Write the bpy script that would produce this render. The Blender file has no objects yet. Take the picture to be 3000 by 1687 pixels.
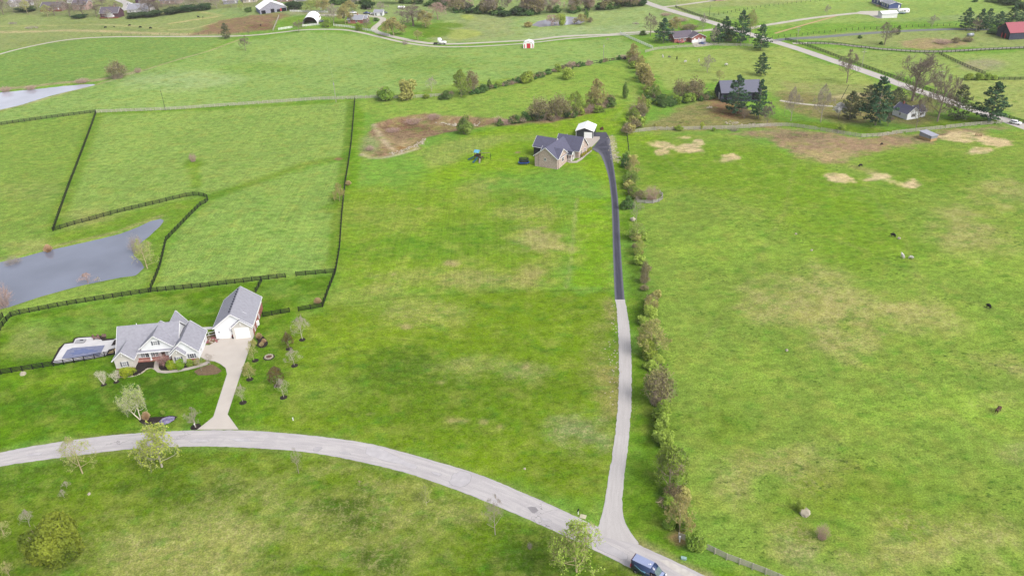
import bpy, bmesh, math, random
import numpy as np
from mathutils import Vector, Matrix
from mathutils.geometry import tessellate_polygon
SC = bpy.context.scene
COL = SC.collection
R = math.radians
random.seed(7)
# ------------------------------------------------------------------ camera
CAM_H, PITCH, ROLL, FPX = 115.0, R(29.4), R(2.2), 2350.0
FWD = np.array([0, math.cos(PITCH), -math.sin(PITCH)])
U0 = np.array([0, math.sin(PITCH), math.cos(PITCH)])
RGT = math.cos(ROLL)*np.array([1., 0, 0]) - math.sin(ROLL)*U0
UPV = math.cos(ROLL)*U0 + math.sin(ROLL)*np.array([1., 0, 0])
cam = bpy.data.objects.new('camera', bpy.data.cameras.new('camera'))
COL.objects.link(cam)
cam.data.sensor_width = 36.0
cam.data.lens = FPX/3000*36
cam.data.clip_start = 1.0
cam.data.clip_end = 12000
mw = Matrix(((RGT[0], UPV[0], -FWD[0], 0), (RGT[1], UPV[1], -FWD[1], 0), (RGT[2], UPV[2], -FWD[2], CAM_H), (0, 0, 0, 1)))
cam.matrix_world = mw
SC.camera = cam
# ------------------------------------------------------------------ sky and sun (hazy bright day)
SUN_DIR = Vector((0.72, -0.68, 1.02)).normalized()      # towards the sun
w = bpy.data.worlds.new('World'); SC.world = w; w.use_nodes = True
nt = w.node_tree; nt.nodes.clear()
sky = nt.nodes.new('ShaderNodeTexSky'); sky.sky_type = 'NISHITA'; sky.sun_disc = False
sky.sun_elevation = math.asin(SUN_DIR.z); sky.sun_rotation = math.atan2(SUN_DIR.x, SUN_DIR.y)
sky.air_density = 1.0; sky.dust_density = 4.0; sky.ozone_density = 1.0
hs = nt.nodes.new('ShaderNodeHueSaturation'); hs.inputs['Saturation'].default_value = 0.35
bgn = nt.nodes.new('ShaderNodeBackground'); bgn.inputs['Strength'].default_value = 0.15
wo = nt.nodes.new('ShaderNodeOutputWorld')
nt.links.new(sky.outputs[0], hs.inputs['Color']); nt.links.new(hs.outputs[0], bgn.inputs[0]); nt.links.new(bgn.outputs[0], wo.inputs[0])
sl = bpy.data.lights.new('sun', 'SUN'); sl.energy = 1.5; sl.angle = R(28); sl.color = (1.0, 0.955, 0.88)
so = bpy.data.objects.new('sun', sl); COL.objects.link(so)
so.rotation_euler = SUN_DIR.to_track_quat('Z', 'Y').to_euler(); so.location = (60, 60, 160)
vs = SC.view_settings
SC.display_settings.display_device = 'sRGB'
vs.view_transform = 'Standard'; vs.look = 'None'; vs.gamma = 1.0; vs.exposure = 0.84; vs.use_curve_mapping = False
SC.cycles.max_bounces = 5; SC.cycles.diffuse_bounces = 2; SC.cycles.glossy_bounces = 2
SC.cycles.transparent_max_bounces = 6; SC.cycles.volume_bounces = 0; SC.cycles.sample_clamp_indirect = 6
GAIN = 2.0                                   # display value of a sunlit horizontal surface / its base colour
HAZE = .00007                                # extinction per metre of the thin spring haze
# ------------------------------------------------------------------ terrain
def proj0(px, py, z=0.0):
    px = np.asarray(px, float); py = np.asarray(py, float)
    d = FWD*FPX + RGT*(px[..., None]-1500) - UPV*(py[..., None]-843.5)
    t = (z-CAM_H)/d[..., 2]
    return d[..., 0]*t, d[..., 1]*t
def raw_h(x, y):
    return (1.0*np.sin(x/61+1.3)*np.cos(y/73+.4) + .6*np.sin(x/39+y/57) + 2.0*np.exp(-(((x+60)/90)**2+((y-430)/50)**2)))
def sstep(a, b, v):
    t = np.clip((v-a)/(b-a), 0, 1); return t*t*(3-2*t)
FLATS = []
def flat(px, py, r0, r1, level=None):
    x, y = proj0(px, py); FLATS.append((float(x), float(y), r0, r1, float(raw_h(x, y)) if level is None else level))
flat(470, 1040, 34, 60); flat(660, 1150, 30, 52, FLATS[0][4])
flat(130, 735, 46, 80); flat(330, 690, 40, 70, FLATS[2][4]); flat(20, 830, 40, 60, FLATS[2][4])
flat(0, 270, 75, 130); flat(190, 235, 45, 90, FLATS[5][4])
flat(1600, 58, 45, 90); flat(1640, 440, 22, 50)
def seg_dist(x, y, poly, closed=True):
    n = len(poly); best = np.full(x.shape, 1e18); inside = np.zeros(x.shape, bool)
    rng = range(n if closed else n-1)
    for i in rng:
        ax, ay = poly[i]; bx, by = poly[(i+1) % n]
        dx, dy = bx-ax, by-ay; L = dx*dx+dy*dy+1e-12
        t = np.clip(((x-ax)*dx+(y-ay)*dy)/L, 0, 1)
        best = np.minimum(best, (x-ax-t*dx)**2+(y-ay-t*dy)**2)
        if closed:
            c = ((ay > y) != (by > y))
            with np.errstate(divide='ignore', invalid='ignore'):
                inside ^= c & (x < (bx-ax)*(y-ay)/(by-ay+1e-12)+ax)
    d = np.sqrt(best)
    return np.where(inside, -d, d) if closed else d
def base_h(x, y):
    x = np.asarray(x, float); y = np.asarray(y, float)
    h = raw_h(x, y)
    for cx, cy, r0, r1, lv in FLATS:
        m = 1-sstep(r0, r1, np.hypot(x-cx, y-cy)); h = h*(1-m)+lv*m
    return h + 1.6*np.exp(-(((x-31)/13)**2+((y-306)/11)**2))
def at0(px, py):
    px = np.asarray(px, float); py = np.asarray(py, float)
    z = np.zeros(px.shape)
    for _ in range(8):
        x, y = _pz(px, py, z)
        z = base_h(x, y)
    return x, y, z
def _pz(px, py, z):
    d = FWD*FPX + RGT*(px[..., None]-1500) - UPV*(py[..., None]-843.5)
    t = (z-CAM_H)/d[..., 2]
    return d[..., 0]*t, d[..., 1]*t
def poly_at(pts):
    a = np.array(pts, float); x, y, z = at0(a[:, 0], a[:, 1]); return list(zip(x.tolist(), y.tolist()))
PONDS = {   # outlines traced on the photograph, laid on the terrain
 'pond': [(-90, 800), (-60, 770), (0, 765), (60, 752), (130, 733), (200, 718), (280, 700), (350, 683), (400, 664), (440, 645), (473, 638), (482, 645), (470, 662), (440, 690), (400, 722), (393, 745), (415, 765), (425, 782), (400, 806), (350, 813), (290, 825), (230, 838), (120, 868), (30, 898), (-60, 920), (-140, 900)],
 'upper_pond': [(-160, 285), (-60, 278), (0, 270), (90, 262), (180, 252), (240, 247), (285, 246), (265, 253), (200, 268), (140, 283), (70, 305), (0, 322), (-90, 335), (-160, 320)],
 'far_pond': [(1556, 74), (1575, 62), (1610, 55), (1660, 48), (1700, 52), (1720, 60), (1700, 70), (1640, 75), (1580, 79)],
}
POND_W = {k: poly_at(v) for k, v in PONDS.items()}
BASIN = poly_at([(1095, 362), (1130, 352), (1190, 345), (1240, 340), (1320, 342), (1400, 346), (1430, 362), (1360, 378), (1290, 392), (1240, 405), (1225, 420), (1190, 436), (1150, 420), (1120, 392)])
def _bb(poly, m):
    xs = [p[0] for p in poly]; ys = [p[1] for p in poly]
    return min(xs)-m, max(xs)+m, min(ys)-m, max(ys)+m
def H(x, y):
    x = np.asarray(x, float); y = np.asarray(y, float); sh = x.shape
    h = np.array(base_h(x, y), float).reshape(-1); xf = x.reshape(-1); yf = y.reshape(-1)
    for poly, dep, soft in [(p, .9, 2.0) for p in POND_W.values()]+[(BASIN, 1.7, 4.0)]:
        x0, x1, y0, y1 = _bb(poly, 4)
        m = (xf > x0) & (xf < x1) & (yf > y0) & (yf < y1)
        if m.any():
            d = seg_dist(xf[m], yf[m], poly); h[m] -= dep*sstep(-.4, soft, -d)
    return h.reshape(sh)
def hz(x, y): return float(H(np.array([x]), np.array([y]))[0])
def at(px, py):
    x, y, z = at0(np.array([px]), np.array([py])); x = float(x[0]); y = float(y[0]); return Vector((x, y, hz(x, y)))
def pix_per_m(p):
    zc = (np.array(p)-np.array([0, 0, CAM_H]))@FWD; return FPX/zc
def vert_m(p, pxh):           # metres of a vertical of pxh pixels standing at p
    v = np.array(p)-np.array([0, 0, CAM_H]); zc = v@FWD
    y0 = FPX*(v@UPV)/zc; lo, hi = 0., 60.
    for _ in range(40):
        m = (lo+hi)/2; q = v+np.array([0, 0, m])
        if FPX*(q@UPV)/(q@FWD)-y0 < pxh: lo = m
        else: hi = m
    return lo
# ------------------------------------------------------------------ numpy noise
_rng = np.random.RandomState(3); _T = _rng.rand(256, 256)
def vnoise(x, y):
    xi = np.floor(x).astype(int); yi = np.floor(y).astype(int); fx = x-xi; fy = y-yi
    fx = fx*fx*(3-2*fx); fy = fy*fy*(3-2*fy)
    a = _T[xi & 255, yi & 255]; b = _T[(xi+1) & 255, yi & 255]; c = _T[xi & 255, (yi+1) & 255]; d = _T[(xi+1) & 255, (yi+1) & 255]
    return (a*(1-fx)+b*fx)*(1-fy)+(c*(1-fx)+d*fx)*fy
def fbm(x, y, s, o=4):
    r = 0; a = 1; t = 0
    for i in range(o):
        r = r+a*(vnoise(x/s+i*17.3, y/s+i*9.1)-.5); t += a; a *= .5; s *= .5
    return r/t*2
# ------------------------------------------------------------------ materials
def s2l(c):
    c = c/255.; return c/12.92 if c <= .04045 else ((c+.055)/1.055)**2.4
def C(r, g, b): return tuple(min(.85, s2l(v)/GAIN) for v in (r, g, b))   # as it looks in open light -> base colour
def CV(r, g, b): return tuple(min(.82, s2l(v)/1.3) for v in (r, g, b))    # the same for upright faces, which get less light
def CL(r, g, b): return tuple(min(.7, s2l(v)/1.15) for v in (r, g, b))   # and for leaves and twigs, which shade one another
MATS = {}
def mat(name, rgb, rough=.85, spec=.25, var=.12, scale=3.0, metal=0., rnd=0., bump=0., clear=0., trans=0., emit=None):
    if name in MATS: return MATS[name]
    m = bpy.data.materials.new(name); m.use_nodes = True; n = m.node_tree; b = n.nodes['Principled BSDF']
    b.inputs['Roughness'].default_value = rough; b.inputs['Specular IOR Level'].default_value = spec
    b.inputs['Metallic'].default_value = metal; b.inputs['Coat Weight'].default_value = clear
    col = (*rgb, 1)
    b.inputs['Base Color'].default_value = col
    if var or rnd:
        tc = n.nodes.new('ShaderNodeTexCoord'); no = n.nodes.new('ShaderNodeTexNoise'); no.inputs['Scale'].default_value = scale; no.inputs['Detail'].default_value = 4
        n.links.new(tc.outputs['Object'], no.inputs['Vector'])
        mr = n.nodes.new('ShaderNodeMapRange'); mr.inputs['From Min'].default_value = .25; mr.inputs['From Max'].default_value = .75
        mr.inputs['To Min'].default_value = 1-var; mr.inputs['To Max'].default_value = 1+var
        n.links.new(no.outputs['Fac'], mr.inputs['Value'])
        hsv = n.nodes.new('ShaderNodeHueSaturation'); hsv.inputs['Color'].default_value = col
        n.links.new(mr.outputs[0], hsv.inputs['Value'])
        if rnd:
            oi = n.nodes.new('ShaderNodeObjectInfo')
            m2 = n.nodes.new('ShaderNodeMapRange'); m2.inputs['To Min'].default_value = .5-rnd; m2.inputs['To Max'].default_value = .5+rnd
            n.links.new(oi.outputs['Random'], m2.inputs['Value']); n.links.new(m2.outputs[0], hsv.inputs['Hue'])
        n.links.new(hsv.outputs[0], b.inputs['Base Color'])
        if bump:
            bp = n.nodes.new('ShaderNodeBump'); bp.inputs['Strength'].default_value = bump; bp.inputs['Distance'].default_value = .05
            n.links.new(no.outputs['Fac'], bp.inputs['Height']); n.links.new(bp.outputs[0], b.inputs['Normal'])
    MATS[name] = m; return m
def leafmat(name, a, b2, trans=.25, rnd=.02):
    """foliage: two tones mixed by a noise over the crown, a little light passing through"""
    m = bpy.data.materials.new(name); m.use_nodes = True; n = m.node_tree; p = n.nodes['Principled BSDF']
    p.inputs['Roughness'].default_value = .8; p.inputs['Specular IOR Level'].default_value = .15
    tc = n.nodes.new('ShaderNodeTexCoord'); no = n.nodes.new('ShaderNodeTexNoise'); no.inputs['Scale'].default_value = .9; no.inputs['Detail'].default_value = 5
    n.links.new(tc.outputs['Object'], no.inputs['Vector'])
    rp = n.nodes.new('ShaderNodeValToRGB'); rp.color_ramp.elements[0].position = .36; rp.color_ramp.elements[1].position = .64
    rp.color_ramp.elements[0].color = (*a, 1); rp.color_ramp.elements[1].color = (*b2, 1)
    n.links.new(no.outputs['Fac'], rp.inputs[0])
    hsv = n.nodes.new('ShaderNodeHueSaturation'); n.links.new(rp.outputs[0], hsv.inputs['Color'])
    oi = n.nodes.new('ShaderNodeObjectInfo'); m2 = n.nodes.new('ShaderNodeMapRange'); m2.inputs['To Min'].default_value = .5-rnd; m2.inputs['To Max'].default_value = .5+rnd
    n.links.new(oi.outputs['Random'], m2.inputs['Value']); n.links.new(m2.outputs[0], hsv.inputs['Hue'])
    n.links.new(hsv.outputs[0], p.inputs['Base Color'])
    tr = n.nodes.new('ShaderNodeBsdfTranslucent'); n.links.new(hsv.outputs[0], tr.inputs['Color'])
    mx = n.nodes.new('ShaderNodeMixShader'); mx.inputs[0].default_value = trans
    out = n.nodes['Material Output']
    n.links.new(p.outputs[0], mx.inputs[1]); n.links.new(tr.outputs[0], mx.inputs[2]); n.links.new(mx.outputs[0], out.inputs[0])
    MATS[name] = m; return m
def stripemat(name, a, b2, pitch, axis='Z', soft=.35, rough=.8, noise=.1, spec=.25):
    """siding, metal sheeting or old boards: narrow bands in object space"""
    m = mat(name, a, rough, spec, 0); n = m.node_tree; p = n.nodes['Principled BSDF']
    tc = n.nodes.new('ShaderNodeTexCoord'); wv = n.nodes.new('ShaderNodeTexWave'); wv.bands_direction = axis
    wv.inputs['Scale'].default_value = 2*math.pi/(20*pitch); wv.inputs['Distortion'].default_value = noise*4; wv.inputs['Detail Scale'].default_value = 2
    n.links.new(tc.outputs['Object'], wv.inputs['Vector'])
    rp = n.nodes.new('ShaderNodeValToRGB'); rp.color_ramp.elements[0].position = .0; rp.color_ramp.elements[1].position = soft
    rp.color_ramp.elements[0].color = (*b2, 1); rp.color_ramp.elements[1].color = (*a, 1)
    no = n.nodes.new('ShaderNodeTexNoise'); no.inputs['Scale'].default_value = 1.3; no.inputs['Detail'].default_value = 6
    n.links.new(tc.outputs['Object'], no.inputs['Vector'])
    mr = n.nodes.new('ShaderNodeMapRange'); mr.inputs['From Min'].default_value = .25; mr.inputs['From Max'].default_value = .75
    mr.inputs['To Min'].default_value = 1-noise; mr.inputs['To Max'].default_value = 1+noise
    n.links.new(no.outputs['Fac'], mr.inputs['Value'])
    hsv = n.nodes.new('ShaderNodeHueSaturation'); n.links.new(wv.outputs['Fac'], rp.inputs[0]); n.links.new(rp.outputs[0], hsv.inputs['Color']); n.links.new(mr.outputs[0], hsv.inputs['Value'])
    n.links.new(hsv.outputs[0], p.inputs['Base Color']); return m
def brickmat(name, a, b2, mortar, size=.22):
    m = mat(name, a, .9, .2, 0); n = m.node_tree; p = n.nodes['Principled BSDF']
    tc = n.nodes.new('ShaderNodeTexCoord'); sp = n.nodes.new('ShaderNodeSeparateXYZ'); n.links.new(tc.outputs['Object'], sp.inputs[0])
    ad = n.nodes.new('ShaderNodeMath'); ad.operation = 'ADD'; n.links.new(sp.outputs['X'], ad.inputs[0]); n.links.new(sp.outputs['Y'], ad.inputs[1])
    cb = n.nodes.new('ShaderNodeCombineXYZ'); n.links.new(ad.outputs[0], cb.inputs['X']); n.links.new(sp.outputs['Z'], cb.inputs['Y'])
    bk = n.nodes.new('ShaderNodeTexBrick'); bk.inputs['Color1'].default_value = (*a, 1); bk.inputs['Color2'].default_value = (*b2, 1); bk.inputs['Mortar'].default_value = (*mortar, 1)
    bk.inputs['Scale'].default_value = 1.0; bk.inputs['Brick Width'].default_value = size; bk.inputs['Row Height'].default_value = size*.36; bk.inputs['Mortar Size'].default_value = .012
    n.links.new(cb.outputs[0], bk.inputs['Vector'])
    no = n.nodes.new('ShaderNodeTexNoise'); no.inputs['Scale'].default_value = 1.6; no.inputs['Detail'].default_value = 6; n.links.new(tc.outputs['Object'], no.inputs['Vector'])
    mr = n.nodes.new('ShaderNodeMapRange'); mr.inputs['From Min'].default_value = .3; mr.inputs['From Max'].default_value = .7; mr.inputs['To Min'].default_value = .8; mr.inputs['To Max'].default_value = 1.18
    n.links.new(no.outputs['Fac'], mr.inputs['Value'])
    hsv = n.nodes.new('ShaderNodeHueSaturation'); n.links.new(bk.outputs['Color'], hsv.inputs['Color']); n.links.new(mr.outputs[0], hsv.inputs['Value']); n.links.new(hsv.outputs[0], p.inputs['Base Color'])
    return m
# ------------------------------------------------------------------ mesh builder
class MB:
    def __init__(s): s.v = []; s.f = []
    def poly(s, *pts):
        i = len(s.v); s.v.extend(tuple(p) for p in pts); s.f.append(tuple(range(i, i+len(pts)))); return s
    def hexa(s, b, t):          # bottom ring and top ring of four points, counter-clockwise from above
        i = len(s.v); s.v.extend(tuple(p) for p in b); s.v.extend(tuple(p) for p in t)
        s.f += [(i+3, i+2, i+1, i), (i+4, i+5, i+6, i+7)]+[(i+k, i+(k+1) % 4, i+4+(k+1) % 4, i+4+k) for k in range(4)]; return s
    def box(s, x0, x1, y0, y1, z0, z1):
        return s.hexa([(x0, y0, z0), (x1, y0, z0), (x1, y1, z0), (x0, y1, z0)], [(x0, y0, z1), (x1, y0, z1), (x1, y1, z1), (x0, y1, z1)])
    def prism(s, pts, off):     # any planar polygon (3-D points) pushed along a vector
        n = len(pts); i = len(s.v); o = Vector(off)
        s.v.extend(tuple(p) for p in pts); s.v.extend(tuple(Vector(p)+o) for p in pts)
        s.f.append(tuple(range(i+n-1, i-1, -1))); s.f.append(tuple(range(i+n, i+2*n)))
        s.f += [(i+k, i+(k+1) % n, i+n+(k+1) % n, i+n+k) for k in range(n)]; return s
    def tube(s, pts, rad, n=5, cap=True):
        pts = [Vector(p) for p in pts]
        if not hasattr(rad, '__len__'): rad = [rad]*len(pts)
        rings = []
        for k, p in enumerate(pts):
            d = (pts[min(k+1, len(pts)-1)]-pts[max(k-1, 0)]).normalized()
            u = d.orthogonal().normalized() if k == 0 else (u-d*u.dot(d)).normalized()
            v = d.cross(u); i = len(s.v)
            for j in range(n):
                a = 2*math.pi*j/n; s.v.append(tuple(p+(u*math.cos(a)+v*math.sin(a))*rad[k]))
            rings.append(i)
        for a, b in zip(rings, rings[1:]):
            s.f += [(a+j, a+(j+1) % n, b+(j+1) % n, b+j) for j in range(n)]
        if cap:
            s.f.append(tuple(rings[0]+j for j in range(n-1, -1, -1))); s.f.append(tuple(rings[-1]+j for j in range(n)))
        return s
    def bar(s, a, b, w, h=None):
        """square bar from a to b"""
        a = Vector(a); b = Vector(b); h = h or w; d = (b-a).normalized()
        x = d.cross(Vector((0, 0, 1)))
        x = Vector((1, 0, 0)) if x.length < 1e-4 else x.normalized()
        z = x.cross(d); x *= w/2; z *= h/2
        return s.hexa([a-x-z, a+x-z, b+x-z, b-x-z], [a-x+z, a+x+z, b+x+z, b-x+z])
    def ell(s, c, r, nu=10, nv=7, jit=0, seed=0):
        rr = random.Random(seed); c = Vector(c); i = len(s.v)
        s.v.append((c.x, c.y, c.z+r[2]))
        for k in range(1, nv):
            t = math.pi*k/nv
            for j in range(nu):
                a = 2*math.pi*(j+.5*(k % 2))/nu; q = 1+jit*(rr.random()-.5)
                s.v.append((c.x+r[0]*q*math.sin(t)*math.cos(a), c.y+r[1]*q*math.sin(t)*math.sin(a), c.z+r[2]*q*math.cos(t)))
        s.v.append((c.x, c.y, c.z-r[2])); L = len(s.v)-1
        for j in range(nu): s.f.append((i, i+1+j, i+1+(j+1) % nu)); s.f.append((L, L-nu+(j+1) % nu, L-nu+j))
        for k in range(nv-2):
            a = i+1+k*nu; b = a+nu
            s.f += [(a+j, b+j, b+(j+1) % nu, a+(j+1) % nu) for j in range(nu)]
        return s
    def mesh(s, name, m, smooth=False):
        me = bpy.data.meshes.new(name); me.from_pydata(s.v, [], s.f); me.materials.append(m)
        if smooth: me.polygons.foreach_set('use_smooth', [True]*len(me.polygons))
        return me
    def build(s, name, m, parent=None, smooth=False, loc=None, rz=None):
        return put(name, s.mesh(name, m, smooth), parent, loc, rz)
def put(name, me, parent=None, loc=None, rz=None):
    o = bpy.data.objects.new(name, me); COL.objects.link(o)
    if parent is not None: o.parent = parent
    if loc is not None: o.location = loc
    if rz is not None: o.rotation_euler = (0, 0, rz)
    return o
def quadmesh(name, V, F, m, smooth=False):
    """numpy arrays: V (n,3), F (k,4) or (k,3)"""
    me = bpy.data.meshes.new(name); k = F.shape[1]
    me.vertices.add(len(V)); me.vertices.foreach_set('co', np.asarray(V, np.float32).ravel())
    me.loops.add(F.size); me.loops.foreach_set('vertex_index', F.astype(np.int32).ravel())
    me.polygons.add(len(F)); me.polygons.foreach_set('loop_start', np.arange(0, F.size, k, dtype=np.int32)); me.polygons.foreach_set('loop_total', np.full(len(F), k, np.int32))
    if smooth: me.polygons.foreach_set('use_smooth', np.ones(len(F), bool))
    me.update(calc_edges=True); me.materials.append(m); return me
def tag(o, label, cat, group=None):
    o['label'] = label; o['category'] = cat
    if group: o['group'] = group
    return o
def struct(o): o['kind'] = 'structure'; return o
def stuff(o, label=None):
    o['kind'] = 'stuff'
    if label: o['label'] = label
    return o
def thing(name, loc, rz=0., label='', cat='', group=None):
    o = bpy.data.objects.new(name, None); COL.objects.link(o); o.empty_display_size = .5
    o.location = loc; o.rotation_euler = (0, 0, rz); return tag(o, label, cat, group)
# ================================================================== GROUND
def axis(parts):
    out = [parts[0][0]]
    for a, b, d in parts:
        n = max(1, round((b-a)/d)); out += [a+(b-a)*(i+1)/n for i in range(n)]
    return np.array(out)
gx = axis([(-4000, -1500, 500), (-1500, -700, 100), (-700, -480, 16), (-480, -260, 2.2), (-260, -130, 1.5), (-130, 130, 1.0), (130, 250, 1.5), (250, 420, 2.2), (420, 700, 16), (700, 1500, 100), (1500, 4000, 500)])
gy = axis([(-3000, -600, 400), (-600, 0, 60), (0, 84, 8), (84, 215, .8), (215, 330, 1.2), (330, 820, 2.0), (820, 1000, 12), (1000, 2000, 80), (2000, 3600, 400)])
GX, GY = np.meshgrid(gx, gy)
fx = GX.ravel(); fy = GY.ravel(); NV = fx.size
nA = fbm(fx, fy, 34, 4); nB = fbm(fx+500, fy+90, 11, 4); nC = fbm(fx-300, fy+40, 3.6, 3)
BASEC = np.array(C(128, 172, 66))
gcol = np.tile(BASEC, (NV, 1)); gmsk = np.zeros((NV, 3)); gmsk[:, 1] = .12; gmsk[:, 2] = .10
def lin(rgb):
    r, g, b = rgb
    if g > r+8: r, g, b = r+.19*(g-r), g-.10*(g-r), b*(.75 if b < 58 else 1.06)          # spring grass leans to yellow
    return np.array([s2l(v)/GAIN for v in (r, g, b)])
def Z(px, rgb=None, soft=3., warp=3., a=1., straw=None, tuft=None, streak=None):
    """a patch of ground: outline in photograph pixels, colour as seen, ragged edge"""
    poly = poly_at(px); x0, x1, y0, y1 = _bb(poly, soft+warp+2)
    m = np.where((fx > x0) & (fx < x1) & (fy > y0) & (fy < y1))[0]
    if not len(m): return
    d = -seg_dist(fx[m], fy[m], poly)+warp*(nB[m]*1.2+nC[m]*.8)
    k = sstep(-soft, soft, d)*a
    if rgb is not None: gcol[m] = gcol[m]*(1-k[:, None])+lin(rgb)*k[:, None]
    for j, v in enumerate((straw, tuft, streak)):
        if v is not None: gmsk[m, j] = gmsk[m, j]*(1-k)+v*k
def E(cx, cy, rx, ry, rgb=None, **kw):
    Z([(cx+rx*math.cos(t*math.pi/8), cy+ry*math.sin(t*math.pi/8)) for t in range(16)], rgb, **kw)
def LN(pts, wid, rgb, **kw):
    """a worn track: centre line in pixels, width in metres"""
    p = np.array(poly_at(pts)); x0, x1, y0, y1 = _bb(list(map(tuple, p)), wid*2+3)
    m = np.where((fx > x0) & (fx < x1) & (fy > y0) & (fy < y1))[0]
    d = wid/2-seg_dist(fx[m], fy[m], list(map(tuple, p)), False)+kw.get('warp', .6)*nC[m]
    k = sstep(-kw.get('soft', .8), kw.get('soft', .8), d)*kw.get('a', 1.)
    gcol[m] = gcol[m]*(1-k[:, None])+lin(rgb)*k[:, None]
    if 'straw' in kw: gmsk[m, 0] = gmsk[m, 0]*(1-k)+kw['straw']*k
    if 'streak' in kw: gmsk[m, 2] = gmsk[m, 2]*(1-k)+kw['streak']*k
# --- far country: part of the distance haze is painted into these paler colours
Z([(-600, -60), (3600, -60), (3600, 60), (1900, 60), (1200, 60), (-600, 60)], (148, 178, 104), soft=14, warp=8)
Z([(-400, 40), (560, 25), (700, 60), (700, 108), (300, 108), (0, 150), (-400, 210)], (148, 172, 98), soft=5, straw=.25)
Z([(-400, 170), (0, 160), (150, 127), (290, 112), (680, 110), (560, 165), (420, 205), (260, 235), (0, 262), (-400, 280)], (126, 174, 80), soft=3)
Z([(-300, 330), (0, 325), (250, 255), (520, 180), (690, 125), (900, 92), (1060, 102), (1180, 130), (1340, 143), (1560, 130), (1820, 108), (1880, 150), (1840, 170), (1600, 225), (1380, 270), (1040, 288), (480, 322), (280, 330), (0, 365), (-300, 400)], (146, 190, 94), soft=3, streak=.1)
Z([(1300, 60), (1500, 55), (1900, 20), (1960, 60), (1920, 92), (1560, 116), (1330, 127), (1260, 126)], (160, 194, 112), soft=2, straw=.15)
Z([(1250, 116), (1370, 40), (1510, 50), (1500, 105), (1340, 124)], (160, 182, 112), soft=2, straw=.3)
E(1350, 100, 60, 14, (176, 196, 96), soft=3); E(1370, 52, 22, 8, (172, 196, 92), soft=2)
E(1320, 75, 50, 8, (104, 158, 54), soft=3); E(1270, 95, 60, 16, (104, 158, 54), soft=3)
Z([(1560, 116), (1900, 90), (1880, 70), (1700, 80), (1540, 95)], (164, 194, 128), soft=4, a=.7)
Z([(2260, 80), (3100, 20), (3100, -60), (2000, -60), (1990, 20), (2240, 66)], (150, 190, 92), soft=3)
Z([(2000, 30), (2240, 15), (2420, -5), (2500, -60), (2000, -60), (1960, 0)], (160, 182, 104), soft=3, straw=.3)
Z([(2300, 112), (2500, 96), (2830, 80), (3100, 80), (3100, 135), (2850, 140), (2600, 142), (2430, 122)], (152, 176, 98), soft=2, straw=.3)
Z([(2640, 125), (2700, 112), (2780, 118), (2840, 126), (2800, 142), (2700, 145), (2660, 138)], (176, 156, 118), soft=2, straw=.8)
Z([(2360, 136), (2680, 156), (2750, 160), (3100, 150), (3100, 240), (2920, 238), (2700, 240), (2560, 200)], (146, 184, 88), soft=2, straw=.25)
E(2880, 190, 60, 16, (166, 166, 128), soft=5, straw=.4)
Z([(2700, 240), (3100, 236), (3100, 380), (3000, 350), (2850, 300)], (158, 182, 92), soft=3, straw=.4)
Z([(1925, 150), (2210, 140), (2290, 140), (2420, 185), (2560, 235), (2680, 290), (2560, 270), (2420, 290), (2290, 280), (2100, 240), (1960, 260), (1880, 190)], (156, 188, 88), soft=3, straw=.2)
Z([(2300, 240), (2560, 250), (2660, 290), (2600, 300), (2400, 300), (2290, 285)], (164, 168, 104), soft=4, straw=.5, a=.8)
Z([(2270, 270), (2560, 275), (2600, 330), (2560, 360), (2460, 360), (2330, 330), (2280, 300)], (136, 130, 82), soft=4, straw=.6)
Z([(2560, 290), (2740, 290), (2760, 350), (2700, 375), (2600, 360)], (122, 122, 74), soft=4, straw=.3)
Z([(2250, 350), (2420, 360), (2620, 385), (2800, 345), (2940, 350), (2930, 362), (2760, 376), (2580, 398), (2390, 378), (2250, 370)], (98, 142, 46), soft=3)
LN([(2455, 285), (2520, 278), (2600, 285)], 6, (214, 196, 146), a=.9)
# --- barnyard and the brown strip along the old fence
Z([(1850, 388), (1960, 330), (2060, 290), (2110, 285), (2180, 320), (2260, 350), (2290, 372), (2130, 380), (1980, 384)], (142, 138, 84), soft=4, straw=.5)
Z([(2040, 285), (2110, 285), (2170, 318), (2200, 345), (2150, 350), (2080, 318)], (150, 116, 88), soft=4, straw=.4)
E(2130, 330, 50, 16, (128, 82, 64), soft=4, a=.8)
# --- right pasture
Z([(1850, 392), (2150, 392), (2330, 460), (2520, 452), (2900, 392), (3300, 360), (3500, 1000), (3300, 1900), (2300, 1720), (2050, 1600), (1990, 1500), (1960, 1250), (1930, 1050), (1890, 800), (1860, 600)], (134, 174, 66), soft=3, tuft=.75, streak=.0)
Z([(1870, 400), (2260, 430), (2420, 500), (2700, 600), (2500, 640), (2100, 560), (1880, 540)], (116, 168, 54), soft=9, warp=8, a=.8, tuft=.45)
E(2700, 500, 160, 60, (104, 158, 54), soft=9, a=.75); E(2450, 650, 200, 60, (118, 170, 52), soft=12, a=.7)
E(2560, 740, 170, 60, (110, 164, 48), soft=9, a=.7)
for a in [(2330, 905, 140, 55), (2260, 850, 90, 30), (2410, 830, 60, 40), (2800, 640, 60, 34), (2830, 700, 90, 40), (2520, 900, 60, 30), (2960, 560, 60, 40), (2420, 1000, 80, 30), (2960, 1130, 50, 60), (2700, 930, 60, 22), (2330, 1360, 70, 60), (2640, 1600, 90, 60), (2880, 1570, 110, 50), (2160, 1400, 70, 60)]:
    E(*a, (174, 174, 104), soft=6, warp=8, a=.75, straw=.6)
for a in [(2330, 1610, 90, 60), (2410, 1650, 80, 30), (2980, 1320, 40, 30)]:
    E(*a, (158, 160, 104), soft=3, warp=5, a=.6, straw=.95, tuft=.6)
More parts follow.
